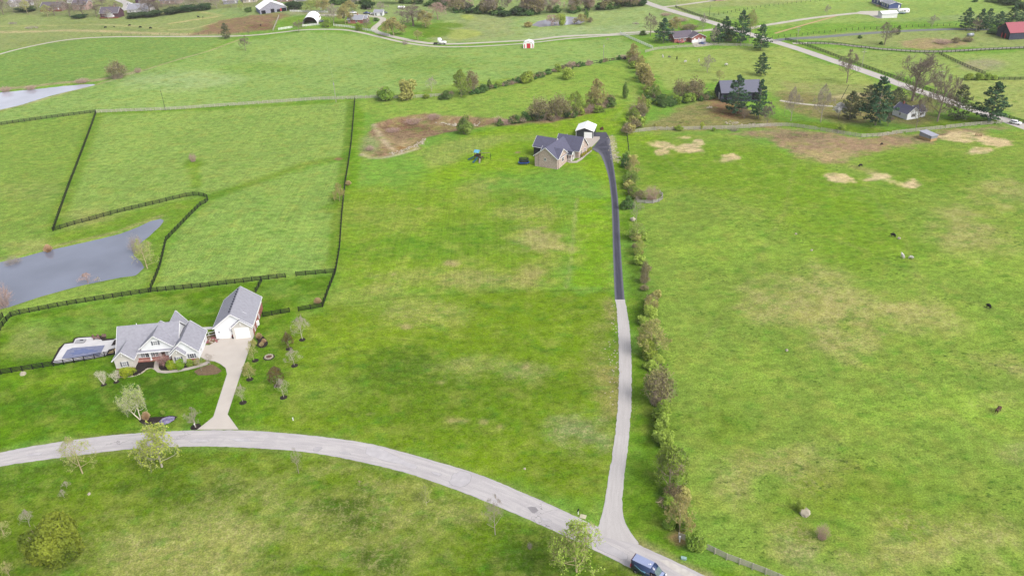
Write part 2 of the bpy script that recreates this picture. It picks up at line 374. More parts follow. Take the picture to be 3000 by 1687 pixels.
for a in [(2900, 1220, 200, 60), (2700, 1180, 200, 50), (2950, 900, 90, 90), (2800, 780, 120, 40), (2150, 720, 160, 70), (2200, 1080, 120, 40)]:
    E(*a, (140, 190, 66), soft=9, warp=8, a=.6, tuft=.35)
for a in [(2560, 1420, 160, 40), (2480, 1560, 90, 50), (2320, 1460, 110, 50), (2800, 1500, 120, 30), (2130, 1250, 100, 70)]:
    E(*a, (110, 150, 50), soft=8, warp=8, a=.6, tuft=.9)
E(1925, 460, 60, 50, (104, 160, 44), soft=4, a=.7)
Z([(2140, 392), (2250, 376), (2330, 378), (2460, 400), (2530, 412), (2640, 396), (2760, 382), (2930, 368), (2900, 380), (2820, 402), (2700, 414), (2620, 424), (2530, 440), (2450, 470), (2350, 455), (2250, 412)], (164, 138, 112), soft=3.5, warp=5, straw=.45, a=1.)
E(2340, 398, 60, 10, (122, 102, 84), soft=5, a=.8); E(2420, 455, 70, 12, (184, 164, 120), soft=5, straw=.6)
for a in [(2020, 432, 40, 16), (1950, 425, 32, 9), (2045, 418, 26, 11), (2127, 466, 28, 12), (2449, 523, 29, 12), (2570, 518, 34, 13), (2669, 544, 24, 10), (2868, 441, 25, 9), (2917, 417, 32, 10), (2820, 402, 62, 15), (1995, 404, 25, 5), (1940, 445, 14, 6)]:
    E(*a, (222, 202, 156), soft=1.0, warp=3.2, straw=.15, tuft=0.)
LN([(2600, 528), (2640, 540)], 2.4, (214, 200, 140)); LN([(2500, 488), (2560, 505)], 4, (176, 168, 110), soft=2, a=.7)
for pts in ([(1900, 420), (2050, 560), (2250, 640), (2500, 720), (2800, 860), (3100, 1000)], [(2000, 900), (2250, 960), (2550, 1080), (2800, 1220), (3050, 1400)], [(2330, 460), (2300, 620), (2200, 800), (2060, 1000)], [(2520, 520), (2650, 700), (2720, 900), (2900, 1200)]):
    LN(pts, .9, (152, 164, 84), soft=.9, a=.45, warp=1.2)
# --- paddocks left of the long fence
Z([(-300, 400), (0, 368), (282, 332), (156, 676), (250, 650), (430, 608), (560, 570), (606, 572), (560, 625), (500, 680), (470, 760), (443, 850), (36, 918), (-100, 960), (-400, 900)], (130, 176, 68), soft=2, straw=.12, streak=.2)
Z([(285, 336), (1035, 296), (1024, 440), (1000, 462), (850, 500), (700, 545), (610, 575), (560, 566), (430, 600), (280, 640), (165, 670), (230, 470)], (141, 185, 82), soft=1.5, streak=.7, straw=.1)
Z([(1020, 470), (1012, 535), (1002, 640), (994, 730), (980, 796), (868, 806), (840, 810), (450, 850), (480, 740), (510, 690), (575, 625), (620, 585), (720, 548), (880, 500)], (136, 184, 80), soft=1.5, streak=.9, straw=.1, tuft=.25)
LN([(610, 580), (700, 548), (800, 515), (880, 485), (960, 468), (1016, 462)], 5, (104, 152, 46), soft=3, a=.8)
LN([(1030, 300), (1020, 440), (1000, 560), (990, 660), (978, 770)], 5, (84, 144, 30), soft=.8, a=.75, streak=.1)
E(983, 600, 20, 30, (86, 146, 30), soft=1, a=.7)
LN([(1052, 300), (1042, 430), (1026, 540), (1016, 640), (1004, 740)], 6, (104, 166, 34), soft=1.0, a=.8, streak=.15)
LN([(282, 336), (245, 440), (200, 560), (160, 670)], 6, (104, 158, 40), soft=1.5, a=.7); LN([(290, 333), (600, 318), (1030, 294)], 4, (110, 166, 46), soft=1.5, a=.7)
E(260, 640, 60, 25, (166, 172, 96), soft=5, straw=.4, a=.7); E(120, 720, 120, 12, (160, 174, 92), soft=4, straw=.4, a=.7); E(90, 560, 120, 25, (146, 176, 80), soft=6, a=.6, straw=.3)
E(566, 478, 22, 9, (100, 160, 40), soft=2, a=.8); LN([(566, 482), (575, 545)], 4, (118, 170, 54), soft=1, a=.7)
Z([(160, 690), (430, 615), (590, 575), (600, 590), (520, 660), (478, 745), (445, 850), (440, 700), (480, 640), (300, 690), (150, 730)], (104, 162, 38), soft=2, a=.8)
E(995, 465, 12, 4, (150, 116, 88), soft=1)
LN([(-40, 762), (0, 757), (60, 744), (140, 726), (200, 711), (280, 694), (350, 677), (400, 658), (470, 634)], 2.0, (150, 156, 92), soft=1.0, straw=.6, a=.8)
LN([(-200, 272), (0, 262), (90, 254), (180, 243), (280, 236), (340, 225), (410, 208)], 5, (172, 164, 124), soft=1.5, straw=.8); LN([(0, 325), (90, 302), (200, 270), (285, 248), (410, 210), (500, 182), (620, 147), (700, 117)], 2.2, (190, 180, 140), soft=1, straw=.6, a=.8)
E(520, 235, 190, 26, (172, 200, 130), soft=9, warp=8, a=.6); E(1000, 170, 260, 30, (158, 196, 104), soft=9, warp=8, a=.5); E(760, 200, 120, 16, (122, 176, 66), soft=6, warp=6, a=.5); E(1250, 190, 130, 24, (120, 172, 64), soft=7, warp=7, a=.5)
# --- top left tracks, manure lot by the barn
LN([(-200, 92), (0, 95), (80, 94), (200, 90), (300, 92), (420, 98), (560, 102), (620, 98)], 7, (214, 196, 150), soft=3, a=.85, straw=.4)
LN([(-100, 80), (120, 76), (280, 72), (400, 79), (480, 85)], 4, (194, 190, 126), soft=2, a=.7)
LN([(480, 89), (560, 86), (640, 66), (700, 54)], 3, (222, 206, 150), soft=2, a=.8); LN([(500, 70), (560, 60), (630, 50)], 5, (214, 196, 140), soft=2, a=.8); LN([(590, 36), (650, 46)], 3, (206, 196, 136), soft=2, a=.7)
LN([(300, 73), (400, 77), (455, 68)], 2.5, (214, 204, 150), soft=1.5, a=.7)
Z([(640, 62), (740, 46), (790, 40), (830, 36), (862, 46), (812, 62), (798, 84), (740, 95), (640, 100), (560, 104), (590, 84)], (150, 118, 96), soft=4, warp=4, straw=.3)
E(760, 80, 40, 9, (122, 86, 72), soft=4, a=.8)
Z([(830, 52), (900, 44), (1000, 50), (1090, 55), (1100, 80), (1060, 92), (930, 72), (870, 72), (820, 86)], (118, 168, 58), soft=3)
Z([(840, 30), (940, 36), (1120, 36), (1120, 46), (1000, 48), (850, 44)], (186, 172, 146), soft=3, a=.5)
Z([(-500, 40), (200, 46), (440, 50), (640, 26), (800, 18), (800, -60), (-500, -60)], (138, 150, 96), soft=6, straw=.3)
# --- around the brick house and basin
Z([(1050, 300), (1600, 215), (1840, 175), (1860, 250), (1895, 330), (1820, 330), (1700, 320), (1500, 360), (1250, 345), (1100, 350)], (136, 182, 68), soft=3, straw=.12, streak=.2)
Z([(1250, 452), (1380, 380), (1560, 350), (1720, 318), (1870, 300), (1850, 400), (1835, 480), (1820, 700), (1800, 560), (1700, 500), (1560, 500), (1250, 560)], (128, 180, 50), soft=10, warp=6, streak=.35)
Z([(1225, 450), (1300, 410), (1420, 400), (1520, 396), (1440, 430), (1320, 480), (1250, 490)], (146, 178, 74), soft=4, streak=.9, straw=.3)
E(1560, 405, 60, 12, (150, 176, 82), soft=5, a=.7, straw=.3)
Z([(1062, 450), (1075, 400), (1095, 362), (1130, 350), (1190, 343), (1240, 336), (1330, 338), (1400, 342), (1500, 350), (1600, 348), (1790, 312), (1800, 316), (1620, 358), (1500, 366), (1420, 372), (1330, 386), (1260, 400), (1232, 420), (1190, 445), (1130, 462), (1080, 460)], (152, 122, 98), soft=1.2, warp=2.0, straw=.45)
E(1230, 365, 110, 12, (122, 86, 70), soft=4, a=.75); E(1170, 415, 60, 16, (196, 168, 126), soft=5, a=.8, straw=.6); E(1300, 350, 80, 8, (176, 146, 112), soft=4, a=.7, straw=.7); E(1330, 370, 70, 8, (136, 108, 90), soft=3, a=.7); E(1190, 432, 30, 8, (160, 120, 76), soft=2, straw=.6)
E(1085, 425, 24, 28, (138, 164, 96), soft=3, straw=.6); LN([(1095, 365), (1115, 400), (1140, 430), (1155, 440)], 2.4, (206, 186, 158), soft=1, a=.8); LN([(1062, 452), (1085, 462), (1120, 463), (1170, 452), (1220, 436)], 2.2, (206, 196, 166), soft=1, a=.9)
LN([(1790, 400), (1795, 440), (1802, 470)], 2.4, (206, 196, 156), soft=1.2, straw=.8, a=.8)
LN([(1800, 350), (1850, 300), (1862, 260)], 2, (150, 186, 80), soft=1, a=.6); LN([(1835, 340), (1868, 280)], 1.2, (160, 180, 100), soft=.8, a=.6)
E(1519, 448, 12, 4, (176, 150, 120), soft=.8)
# --- the central lot
Z([(1015, 560), (1240, 540), (1500, 560), (1690, 580), (1660, 840), (1300, 860), (990, 890), (985, 800)], (124, 172, 52), soft=7, warp=5, straw=.14, streak=.8)
Z([(1690, 580), (1795, 580), (1800, 850), (1660, 845)], (118, 178, 40), soft=1.5, streak=.4, straw=.1)
for a, al in [((1540, 620, 90, 30), .40), ((1410, 560, 36, 46), .35), ((1570, 700, 84, 32), .75), ((1330, 815, 260, 26), .35), ((1600, 790, 70, 20), .35), ((1120, 640, 120, 50), .15), ((1450, 822, 160, 18), .30), ((1100, 850, 90, 18), .3)]:
    E(*a, (178, 170, 110), soft=6, warp=8, a=al, straw=.6)
E(1580, 700, 60, 26, (206, 190, 130), soft=4, warp=4, a=.5, straw=.6)
for a in [(1320, 710, 240, 30), (1150, 735, 170, 26), (1400, 670, 120, 26), (1500, 585, 70, 22)]:
    E(*a, (92, 156, 40), soft=6, warp=6, a=.65, tuft=.4)
Z([(985, 890), (1300, 862), (1660, 848), (1810, 850), (1830, 1050), (1830, 1200), (1780, 1350), (1730, 1480), (1500, 1420), (1250, 1335), (1000, 1282), (700, 1258), (660, 1220), (740, 1000)], (112, 158, 32), soft=3, tuft=.35, straw=.12)
E(1240, 915, 140, 30, (160, 176, 82), soft=6, a=.7, straw=.6); E(1100, 880, 160, 24, (146, 178, 72), soft=6, a=.6, straw=.3); E(1060, 1010, 170, 40, (134, 176, 54), soft=9, a=.6)
E(1190, 1080, 130, 50, (64, 114, 22), soft=9, warp=8, a=.9, tuft=.6); E(1110, 1130, 160, 60, (84, 132, 22), soft=10, a=.7, tuft=.5); E(1500, 1130, 200, 50, (84, 128, 20), soft=10, a=.7, tuft=.5); E(1330, 1180, 240, 60, (90, 138, 24), soft=10, a=.6, tuft=.5)
E(1400, 1075, 110, 22, (164, 172, 104), soft=5, a=.6, straw=.8); E(1530, 1095, 60, 20, (158, 170, 100), soft=4, a=.6, straw=.8); E(930, 1150, 110, 50, (140, 176, 66), soft=8, a=.6, straw=.2)
E(1690, 1260, 70, 36, (134, 158, 100), soft=5, warp=6, a=.7, straw=.85); E(1760, 1050, 30, 110, (140, 152, 72), soft=4, a=.6, straw=.5); E(1795, 1150, 22, 70, (158, 146, 92), soft=3, a=.7, straw=.7); E(1790, 920, 12, 50, (152, 148, 88), soft=2, a=.7, straw=.6)
E(1640, 1380, 110, 50, (92, 134, 28), soft=8, a=.7); E(1300, 1240, 260, 40, (90, 138, 26), soft=9, a=.7, tuft=.5)
LN([(1690, 582), (1682, 660), (1674, 760), (1660, 842)], .8, (170, 182, 104), soft=.6, a=.7); LN([(1000, 892), (1150, 876), (1300, 862), (1500, 854), (1800, 846)], .7, (88, 132, 38), soft=.6, a=.7); LN([(1290, 520), (1400, 556), (1560, 576), (1690, 580)], .8, (96, 140, 44), soft=.7, a=.6)
for a in [(1288, 1119, 12, 5), (1340, 1232, 24, 6), (1085, 1212, 14, 5), (1226, 612, 10, 3), (1322, 773, 20, 6), (1094, 825, 12, 4), (1153, 803, 6, 3), (1420, 1235, 10, 8), (1468, 1250, 8, 5), (895, 870, 12, 4), (1190, 957, 10, 5), (1540, 1075, 8, 6)]:
    E(*a, (186, 174, 120), soft=.9, warp=1.4, a=.8)
# --- lawn of the grey house
Z([(-300, 1000), (0, 972), (36, 927), (200, 898), (443, 860), (840, 815), (983, 802), (964, 846), (945, 900), (860, 915), (820, 1000), (860, 1180), (700, 1255), (578, 1255), (408, 1264), (146, 1294), (0, 1322), (-300, 1390)], (88, 146, 24), soft=2, warp=2, tuft=.2, streak=.12)
for a in [(250, 960, 200, 26), (420, 910, 200, 20), (850, 850, 90, 26)]:
    E(*a, (134, 184, 78), soft=4, warp=5, a=.5, streak=.6)
E(120, 1010, 70, 34, (152, 170, 88), soft=4, warp=4, a=.7, straw=.4); E(95, 1055, 30, 22, (74, 130, 34), soft=3, a=.7)
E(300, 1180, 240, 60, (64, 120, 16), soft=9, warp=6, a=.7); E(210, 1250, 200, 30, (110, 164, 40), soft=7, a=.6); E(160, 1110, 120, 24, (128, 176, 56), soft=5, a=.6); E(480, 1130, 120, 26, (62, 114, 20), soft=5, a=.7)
E(770, 1120, 60, 90, (112, 168, 42), soft=6, a=.6); E(790, 960, 60, 40, (98, 156, 40), soft=4, a=.5)
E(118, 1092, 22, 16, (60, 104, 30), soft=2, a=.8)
# --- near side of the road
Z([(-400, 1440), (0, 1368), (291, 1328), (582, 1309), (750, 1315), (1041, 1351), (1332, 1435), (1646, 1568), (1893, 1690), (2100, 1900), (-600, 1900)], (102, 144, 32), soft=2.5, tuft=.45, straw=.15, streak=.15)
E(60, 1400, 160, 60, (72, 130, 18), soft=6, a=.8); E(260, 1400, 180, 40, (98, 148, 32), soft=6, a=.5); E(90, 1640, 200, 60, (90, 140, 30), soft=6, a=.6)
for a, al in [((620, 1560, 240, 80), .75), ((900, 1480, 160, 60), .6), ((1220, 1520, 170, 60), .7), ((450, 1660, 260, 60), .6), ((880, 1640, 180, 60), .65), ((700, 1430, 140, 24), .35), ((1180, 1640, 120, 40), .5)]:
    E(*a, (160, 168, 92), soft=7, warp=9, a=al, straw=.55)
for a in [(1010, 1470, 60, 20), (1060, 1530, 50, 24), (1110, 1640, 80, 40), (830, 1680, 80, 24), (970, 1465, 30, 16), (530, 1440, 160, 26)]:
    E(*a, (66, 112, 16), soft=4, warp=5, a=.8, tuft=.6)
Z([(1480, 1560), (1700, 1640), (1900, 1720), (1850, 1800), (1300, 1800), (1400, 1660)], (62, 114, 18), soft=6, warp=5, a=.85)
# --- verge between drive and hedgerow, road shoulders
Z([(1815, 480), (1850, 480), (1860, 700), (1890, 860), (1905, 1000), (1925, 1150), (1945, 1300), (1950, 1450), (1995, 1580), (2060, 1640), (2150, 1690), (2060, 1690), (1880, 1590), (1830, 1500), (1850, 1250), (1850, 1000), (1830, 850)], (90, 146, 34), soft=2.5, a=.9, tuft=.3)
LN([(1870, 780), (1895, 950), (1915, 1100), (1930, 1250), (1945, 1420), (1975, 1540)], 4, (76, 104, 38), soft=3, a=.6)
LN([(0, 1322), (146, 1296), (408, 1266), (700, 1257), (983, 1282), (1245, 1340), (1500, 1428), (1690, 1515)], 1.2, (134, 142, 84), soft=.8, a=.6)
LN([(0, 1368), (291, 1328), (582, 1309), (896, 1326), (1187, 1386), (1500, 1502), (1893, 1690)], 1.0, (134, 142, 84), soft=.8, a=.5)
LN([(1873, 1596), (1995, 1655), (2071, 1690)], 2.2, (176, 160, 126), soft=1.2, a=.7)
E(1993, 1590, 18, 14, (186, 160, 110), soft=1)
# large soft variation everywhere
gcol *= (1+.10*nA+.09*nB+.05*nC)[:, None]
gcol[:, 0] *= 1+.08*nB; gcol = np.clip(gcol, .004, .8)
hgt = H(fx, fy)
idx = np.arange(NV).reshape(len(gy), len(gx))
F4 = np.stack([idx[:-1, :-1], idx[:-1, 1:], idx[1:, 1:], idx[1:, :-1]], -1).reshape(-1, 4)
gm = bpy.data.materials.new('grass_ground'); gm.use_nodes = True
def ground_nodes(m):
    n = m.node_tree; p = n.nodes['Principled BSDF']; p.inputs['Roughness'].default_value = 1.; p.inputs['Specular IOR Level'].default_value = .0
    L = n.links.new; N = n.nodes.new
    tc = N('ShaderNodeTexCoord')
    def noise(scale, detail=4, rough=.55, vec=None, dist=0.):
        o = N('ShaderNodeTexNoise'); o.inputs['Scale'].default_value = scale; o.inputs['Detail'].default_value = detail; o.inputs['Roughness'].default_value = rough; o.inputs['Distortion'].default_value = dist
        L(vec or tc.outputs['Object'], o.inputs['Vector']); return o.outputs['Fac']
    def rng(v, a, b, c, d):
        o = N('ShaderNodeMapRange'); L(v, o.inputs['Value'])
        for k, x in zip(('From Min', 'From Max', 'To Min', 'To Max'), (a, b, c, d)): o.inputs[k].default_value = x
        return o.outputs[0]
    def math_(op, a, b):
        o = N('ShaderNodeMath'); o.operation = op
        for i, v in enumerate((a, b)):
            if isinstance(v, (int, float)): o.inputs[i].default_value = v
            else: L(v, o.inputs[i])
        return o.outputs[0]
    def mix(f, a, b):
        o = N('ShaderNodeMix'); o.data_type = 'RGBA'; o.clamp_factor = True; L(f, o.inputs['Factor'])
        for i, v in ((6, a), (7, b)):
            if isinstance(v, tuple): o.inputs[i].default_value = (*v, 1)
            else: L(v, o.inputs[i])
        return o.outputs[2]
    col = N('ShaderNodeAttribute'); col.attribute_name = 'Col'
    mk = N('ShaderNodeAttribute'); mk.attribute_name = 'Msk'
    sp = N('ShaderNodeSeparateColor'); L(mk.outputs['Color'], sp.inputs[0])
    mp = N('ShaderNodeMapping'); mp.inputs['Rotation'].default_value = (0, 0, R(5)); mp.inputs['Scale'].default_value = (1.5, .035, 1); L(tc.outputs['Object'], mp.inputs['Vector'])
    stk = rng(noise(1.0, 5, .7, mp.outputs[0], .35), .3, .7, -.20, .20)
    mp2 = N('ShaderNodeMapping'); mp2.inputs['Rotation'].default_value = (0, 0, R(-28)); mp2.inputs['Scale'].default_value = (.8, 1.15, 1); L(tc.outputs['Object'], mp2.inputs['Vector'])
    # clumps of ranker, darker grass
    t1 = rng(noise(.95, 3, .55, mp2.outputs[0], .3), .575, .635, 0, 1); t2 = rng(noise(.06, 3), .42, .60, .10, 1)
    tf = math_('MULTIPLY', math_('MULTIPLY', t1, t2), sp.outputs[1])
    c1 = mix(tf, col.outputs['Color'], C(78, 108, 40))
    # dead straw showing through
    s1 = rng(noise(1.2, 8, .72, None, .6), .47, .63, 0, 1); s1 = math_('MULTIPLY', s1, sp.outputs[0])
    c2 = mix(s1, c1, C(200, 186, 138))
    # yellow-green and blue-green drifts
    y1 = rng(noise(.16, 4, .6), .50, .68, 0, .45); c3 = mix(y1, c2, C(168, 176, 84))
    g1 = rng(noise(.23, 4, .6, mp2.outputs[0]), .53, .70, 0, .5); c3 = mix(g1, c3, C(88, 146, 40))
    o1 = rng(noise(.5, 5, .7), .55, .70, 0, .35); c3 = mix(o1, c3, C(134, 142, 72))
    # blades: value jitter at three sizes
    v = math_('MULTIPLY', rng(noise(.45, 5, .7, mp2.outputs[0]), .34, .66, .74, 1.26), rng(noise(2.8, 5, .85), .37, .63, .56, 1.44))
    v = math_('ADD', v, math_('MULTIPLY', stk, sp.outputs[2]))
    hs_ = N('ShaderNodeHueSaturation'); L(c3, hs_.inputs['Color']); L(v, hs_.inputs['Value']); L(hs_.outputs[0], p.inputs['Base Color'])
    bp = N('ShaderNodeBump'); bp.inputs['Strength'].default_value = .35; bp.inputs['Distance'].default_value = .12; L(noise(1.6, 6, .7), bp.inputs['Height']); L(bp.outputs[0], p.inputs['Normal'])
ground_nodes(gm)
gme = quadmesh('ground', np.stack([fx, fy, hgt], 1), F4, gm, True)
for nm, arr in (('Col', gcol), ('Msk', gmsk)):
    at_ = gme.attributes.new(nm, 'FLOAT_COLOR', 'POINT'); at_.data.foreach_set('color', np.concatenate([arr, np.ones((NV, 1))], 1).astype(np.float32).ravel())
struct(put('ground', gme))
# ================================================================== WATER
def watermat(name, rgb, rough):
    m = mat(name, rgb, rough, .5, .22, .045); n = m.node_tree; p = n.nodes['Principled BSDF']; p.inputs['IOR'].default_value = 1.55
    tc = n.nodes.new('ShaderNodeTexCoord'); no = n.nodes.new('ShaderNodeTexNoise'); no.inputs['Scale'].default_value = 2.2; no.inputs['Detail'].default_value = 5; n.links.new(tc.outputs['Object'], no.inputs['Vector'])
    bp = n.nodes.new('ShaderNodeBump'); bp.inputs['Strength'].default_value = .25; bp.inputs['Distance'].default_value = .03; n.links.new(no.outputs['Fac'], bp.inputs['Height']); n.links.new(bp.outputs[0], p.inputs['Normal'])
    return m
def sheet(name, poly, z, m, thick=0):
    pts = [Vector((x, y, z)) for x, y in poly]; me = bpy.data.meshes.new(name)
    me.from_pydata([tuple(p) for p in pts], [], [tuple(t) for t in tessellate_polygon([pts])]); me.materials.append(m)
    o = put(name, me); 
    for pl in me.polygons:
        if pl.normal.z < 0: pl.flip()
    return o
WM = watermat('pond_water', C(132, 138, 158), .06)
for k, poly in POND_W.items():
    cx = np.mean([p[0] for p in poly]); cy = np.mean([p[1] for p in poly])
    big = [(cx+(x-cx)*1.06, cy+(y-cy)*1.06) for x, y in poly]
    struct(sheet(k, big, float(base_h(cx, cy))-.22, watermat(k+'_water', C(190, 190, 206), .08) if k != 'pond' else WM))
# ================================================================== ROADS
def resample(p, step):
    p = np.array(p, float); d = np.r_[0, np.cumsum(np.hypot(*np.diff(p, axis=0).T))]
    n = max(2, int(d[-1]/step)+1); t = np.linspace(0, d[-1], n)
    return np.stack([np.interp(t, d, p[:, 0]), np.interp(t, d, p[:, 1])], 1), d[-1]
def smooth_line(p, it=2):
    p = [tuple(q) for q in p]
    for _ in range(it):
        q = [p[0]]
        for a, b in zip(p, p[1:]):
            q += [(a[0]*.75+b[0]*.25, a[1]*.75+b[1]*.25), (a[0]*.25+b[0]*.75, a[1]*.25+b[1]*.75)]
        p = q+[p[-1]]
    return p
def ribbon(name, left, right, m, step=1.5, cross=6, lift=.05, jit=.05):
    """left/right edge lines in world metres -> draped sheet with u across and v along in metres"""
    a, la = resample(left, .25); b, lb = resample(right, .25); n = max(3, int(max(la, lb)/step))
    ia = np.linspace(0, len(a)-1, n).round().astype(int); ib = np.linspace(0, len(b)-1, n).round().astype(int)
    A = a[ia]; B = b[ib]; rs = np.random.RandomState(len(name))
    D = (B-A)/np.maximum(np.hypot(*(B-A).T), .01)[:, None]
    A = A+D*rs.randn(n, 1)*jit; B = B+D*rs.randn(n, 1)*jit
    t = np.linspace(0, 1, cross+1); P = A[:, None]*(1-t[None, :, None])+B[:, None]*t[None, :, None]
    z = H(P[..., 0], P[..., 1])+lift
    V = np.concatenate([P, z[..., None]], -1).reshape(-1, 3); I = np.arange(n*(cross+1)).reshape(n, cross+1)
    F = np.stack([I[:-1, :-1], I[:-1, 1:], I[1:, 1:], I[1:, :-1]], -1).reshape(-1, 4)
    me = quadmesh(name, V, F, m, True)
    if me.polygons[0].normal.z < 0: me.flip_normals()
    uv = np.stack([np.tile(t, n), np.repeat(np.linspace(0, max(la, lb), n), cross+1)], 1)
    ua = me.attributes.new('lane', 'FLOAT_VECTOR', 'POINT'); ua.data.foreach_set('vector', np.concatenate([uv, np.zeros((len(uv), 1))], 1).astype(np.float32).ravel())
    return struct(put(name, me))
def lane(name, pts, width, m, **kw):
    c = np.array(smooth_line(poly_at(pts), 3)); c, _ = resample(c, 2.0)
    d = np.gradient(c, axis=0); d /= np.hypot(*d.T)[:, None]; nrm = np.stack([-d[:, 1], d[:, 0]], 1)
    return ribbon(name, c+nrm*width/2, c-nrm*width/2, m, **kw)
def roadmat(name, base, patch, crack, wear=None, patch_amt=.5, rut=None):
    m = bpy.data.materials.new(name); m.use_nodes = True; n = m.node_tree; p = n.nodes['Principled BSDF']; p.inputs['Roughness'].default_value = .95; p.inputs['Specular IOR Level'].default_value = .1
    N = n.nodes.new; L = n.links.new; tc = N('ShaderNodeTexCoord'); at_ = N('ShaderNodeAttribute'); at_.attribute_name = 'lane'
    def noise(s, d=5, r=.6, dist=0, vec=None):
        o = N('ShaderNodeTexNoise'); o.inputs['Scale'].default_value = s; o.inputs['Detail'].default_value = d; o.inputs['Roughness'].default_value = r; o.inputs['Distortion'].default_value = dist; L(vec or tc.outputs['Object'], o.inputs['Vector']); return o.outputs['Fac']
    def ramp(v, p0, p1, c0, c1):
        o = N('ShaderNodeValToRGB'); e = o.color_ramp.elements; e[0].position = p0; e[1].position = p1; e[0].color = (*c0, 1); e[1].color = (*c1, 1); L(v, o.inputs[0]); return o.outputs[0]
    def mix(f, a, b, ty='MIX'):
        o = N('ShaderNodeMix'); o.data_type = 'RGBA'; o.blend_type = ty
        if isinstance(f, float): o.inputs[0].default_value = f
        else: L(f, o.inputs[0])
        for i, v in ((6, a), (7, b)):
            if isinstance(v, tuple): o.inputs[i].default_value = (*v, 1)
            else: L(v, o.inputs[i])
        return o.outputs[2]
    mp = N('ShaderNodeMapping'); mp.inputs['Scale'].default_value = (7, .12, 1); L(at_.outputs['Vector'], mp.inputs['Vector'])
    c = ramp(noise(1.0, 4, .6, .3, mp.outputs[0]), .35, .65, base, patch)
    c = mix(ramp(noise(.16, 3, .5, .8), .56, .60, (0, 0, 0), (patch_amt,)*3), c, patch)
    sx = N('ShaderNodeSeparateXYZ'); L(at_.outputs['Vector'], sx.inputs[0])
    if rut:
        e1 = N('ShaderNodeMath'); e1.operation = 'SUBTRACT'; L(sx.outputs['X'], e1.inputs[0]); e1.inputs[1].default_value = .5
        e2 = N('ShaderNodeMath'); e2.operation = 'ABSOLUTE'; L(e1.outputs[0], e2.inputs[0])
        c = mix(ramp(e2.outputs[0], .24, .42, (0, 0, 0), (.7,)*3), c, rut)
    if crack:
        v_ = N('ShaderNodeTexVoronoi'); v_.feature = 'DISTANCE_TO_EDGE'; v_.inputs['Scale'].default_value = .16
        dn = N('ShaderNodeTexNoise'); dn.inputs['Scale'].default_value = .5; dn.inputs['Detail'].default_value = 5; L(tc.outputs['Object'], dn.inputs['Vector'])
        mv = N('ShaderNodeMix'); mv.data_type = 'VECTOR'; mv.inputs[0].default_value = .6
        sc_ = N('ShaderNodeVectorMath'); sc_.operation = 'SCALE'; sc_.inputs['Scale'].default_value = 6.; L(dn.outputs['Color'], sc_.inputs[0])
        ad = N('ShaderNodeVectorMath'); ad.operation = 'ADD'; L(tc.outputs['Object'], ad.inputs[0]); L(sc_.outputs[0], ad.inputs[1]); L(ad.outputs[0], v_.inputs['Vector'])
        k = ramp(v_.outputs['Distance'], .003, .018, (1, 1, 1), (0, 0, 0)); k2 = ramp(noise(.07, 2), .55, .6, (0, 0, 0), (.7,)*3)
        c = mix(mix(1.0, k, k2, 'MULTIPLY'), c, crack)
    g = ramp(noise(9, 5, .7), .3, .7, (.82,)*3, (1.14,)*3); c = mix(1.0, c, g, 'MULTIPLY')
    L(c, p.inputs['Base Color']); return m
RM = roadmat('old_asphalt', C(224, 219, 219), C(204, 199, 202), C(118, 114, 120))
GM = roadmat('gravel', C(222, 217, 216), C(210, 205, 204), None, patch_amt=.4)
AM = roadmat('new_asphalt', C(76, 76, 90), C(90, 90, 104), None, patch_amt=.4, rut=C(140, 140, 152))
LM = roadmat('farm_gravel', C(228, 222, 212), C(208, 200, 184), None)
GA = roadmat('grey_asphalt', C(146, 150, 152), C(132, 138, 138), None)
CM = roadmat('concrete', C(214, 204, 194), C(206, 196, 186), None, patch_amt=.25)
upper = [(-300, 1396), (-120, 1352), (0, 1325), (146, 1298), (291, 1278), (408, 1268), (512, 1261.5), (699, 1259), (837, 1268), (983, 1284), (1099, 1301), (1245, 1342), (1391, 1384), (1500, 1429), (1587, 1466), (1704, 1521), (1790, 1560), (1873, 1596), (1995, 1652), (2071, 1689), (2160, 1735), (2300, 1812)]
lower = [(-300, 1440), (-120, 1395), (0, 1365), (146, 1345), (291, 1325), (408, 1312), (582, 1306), (750, 1312), (896, 1323), (1041, 1348), (1187, 1383), (1332, 1432), (1500, 1500), (1646, 1565), (1791, 1635), (1893, 1687), (1990, 1740), (2120, 1820)]
ribbon('road', smooth_line(poly_at(upper)), smooth_line(poly_at(lower)), RM, step=.8, cross=8, lift=.06)
gl = [(1742, 1568), (1755, 1538), (1763, 1512), (1770, 1480), (1782, 1400), (1795, 1330), (1803, 1265), (1809, 1200), (1814, 1121), (1813, 1040), (1811, 960), (1806, 900), (1802, 878)]
gr = [(1872, 1594), (1848, 1560), (1828, 1525), (1822, 1480), (1828, 1400), (1838, 1330), (1843.6, 1265), (1850, 1200), (1851, 1121), (1850, 1040), (1845, 960), (1835, 900), (1830.5, 878)]
ribbon('gravel_driveway', smooth_line(poly_at(gl)), smooth_line(poly_at(gr)), GM, step=.8, cross=6, lift=.085, jit=.06)
al = [(1802, 881), (1800, 844), (1796, 744), (1793, 600), (1787, 545), (1781, 510), (1770, 478), (1760, 455), (1748, 444), (1733, 437)]
ar = [(1830.5, 881), (1827, 844), (1819, 744), (1812.5, 600), (1806, 545), (1800, 500), (1794, 465), (1790, 430), (1788, 415), (1787, 405)]
ribbon('asphalt_driveway', smooth_line(poly_at(al)), smooth_line(poly_at(ar)), AM, step=1.0, cross=6, lift=.07, jit=.04)
AP = mat('parking_asphalt', C(90, 90, 106), .9, .2, .25, .35)
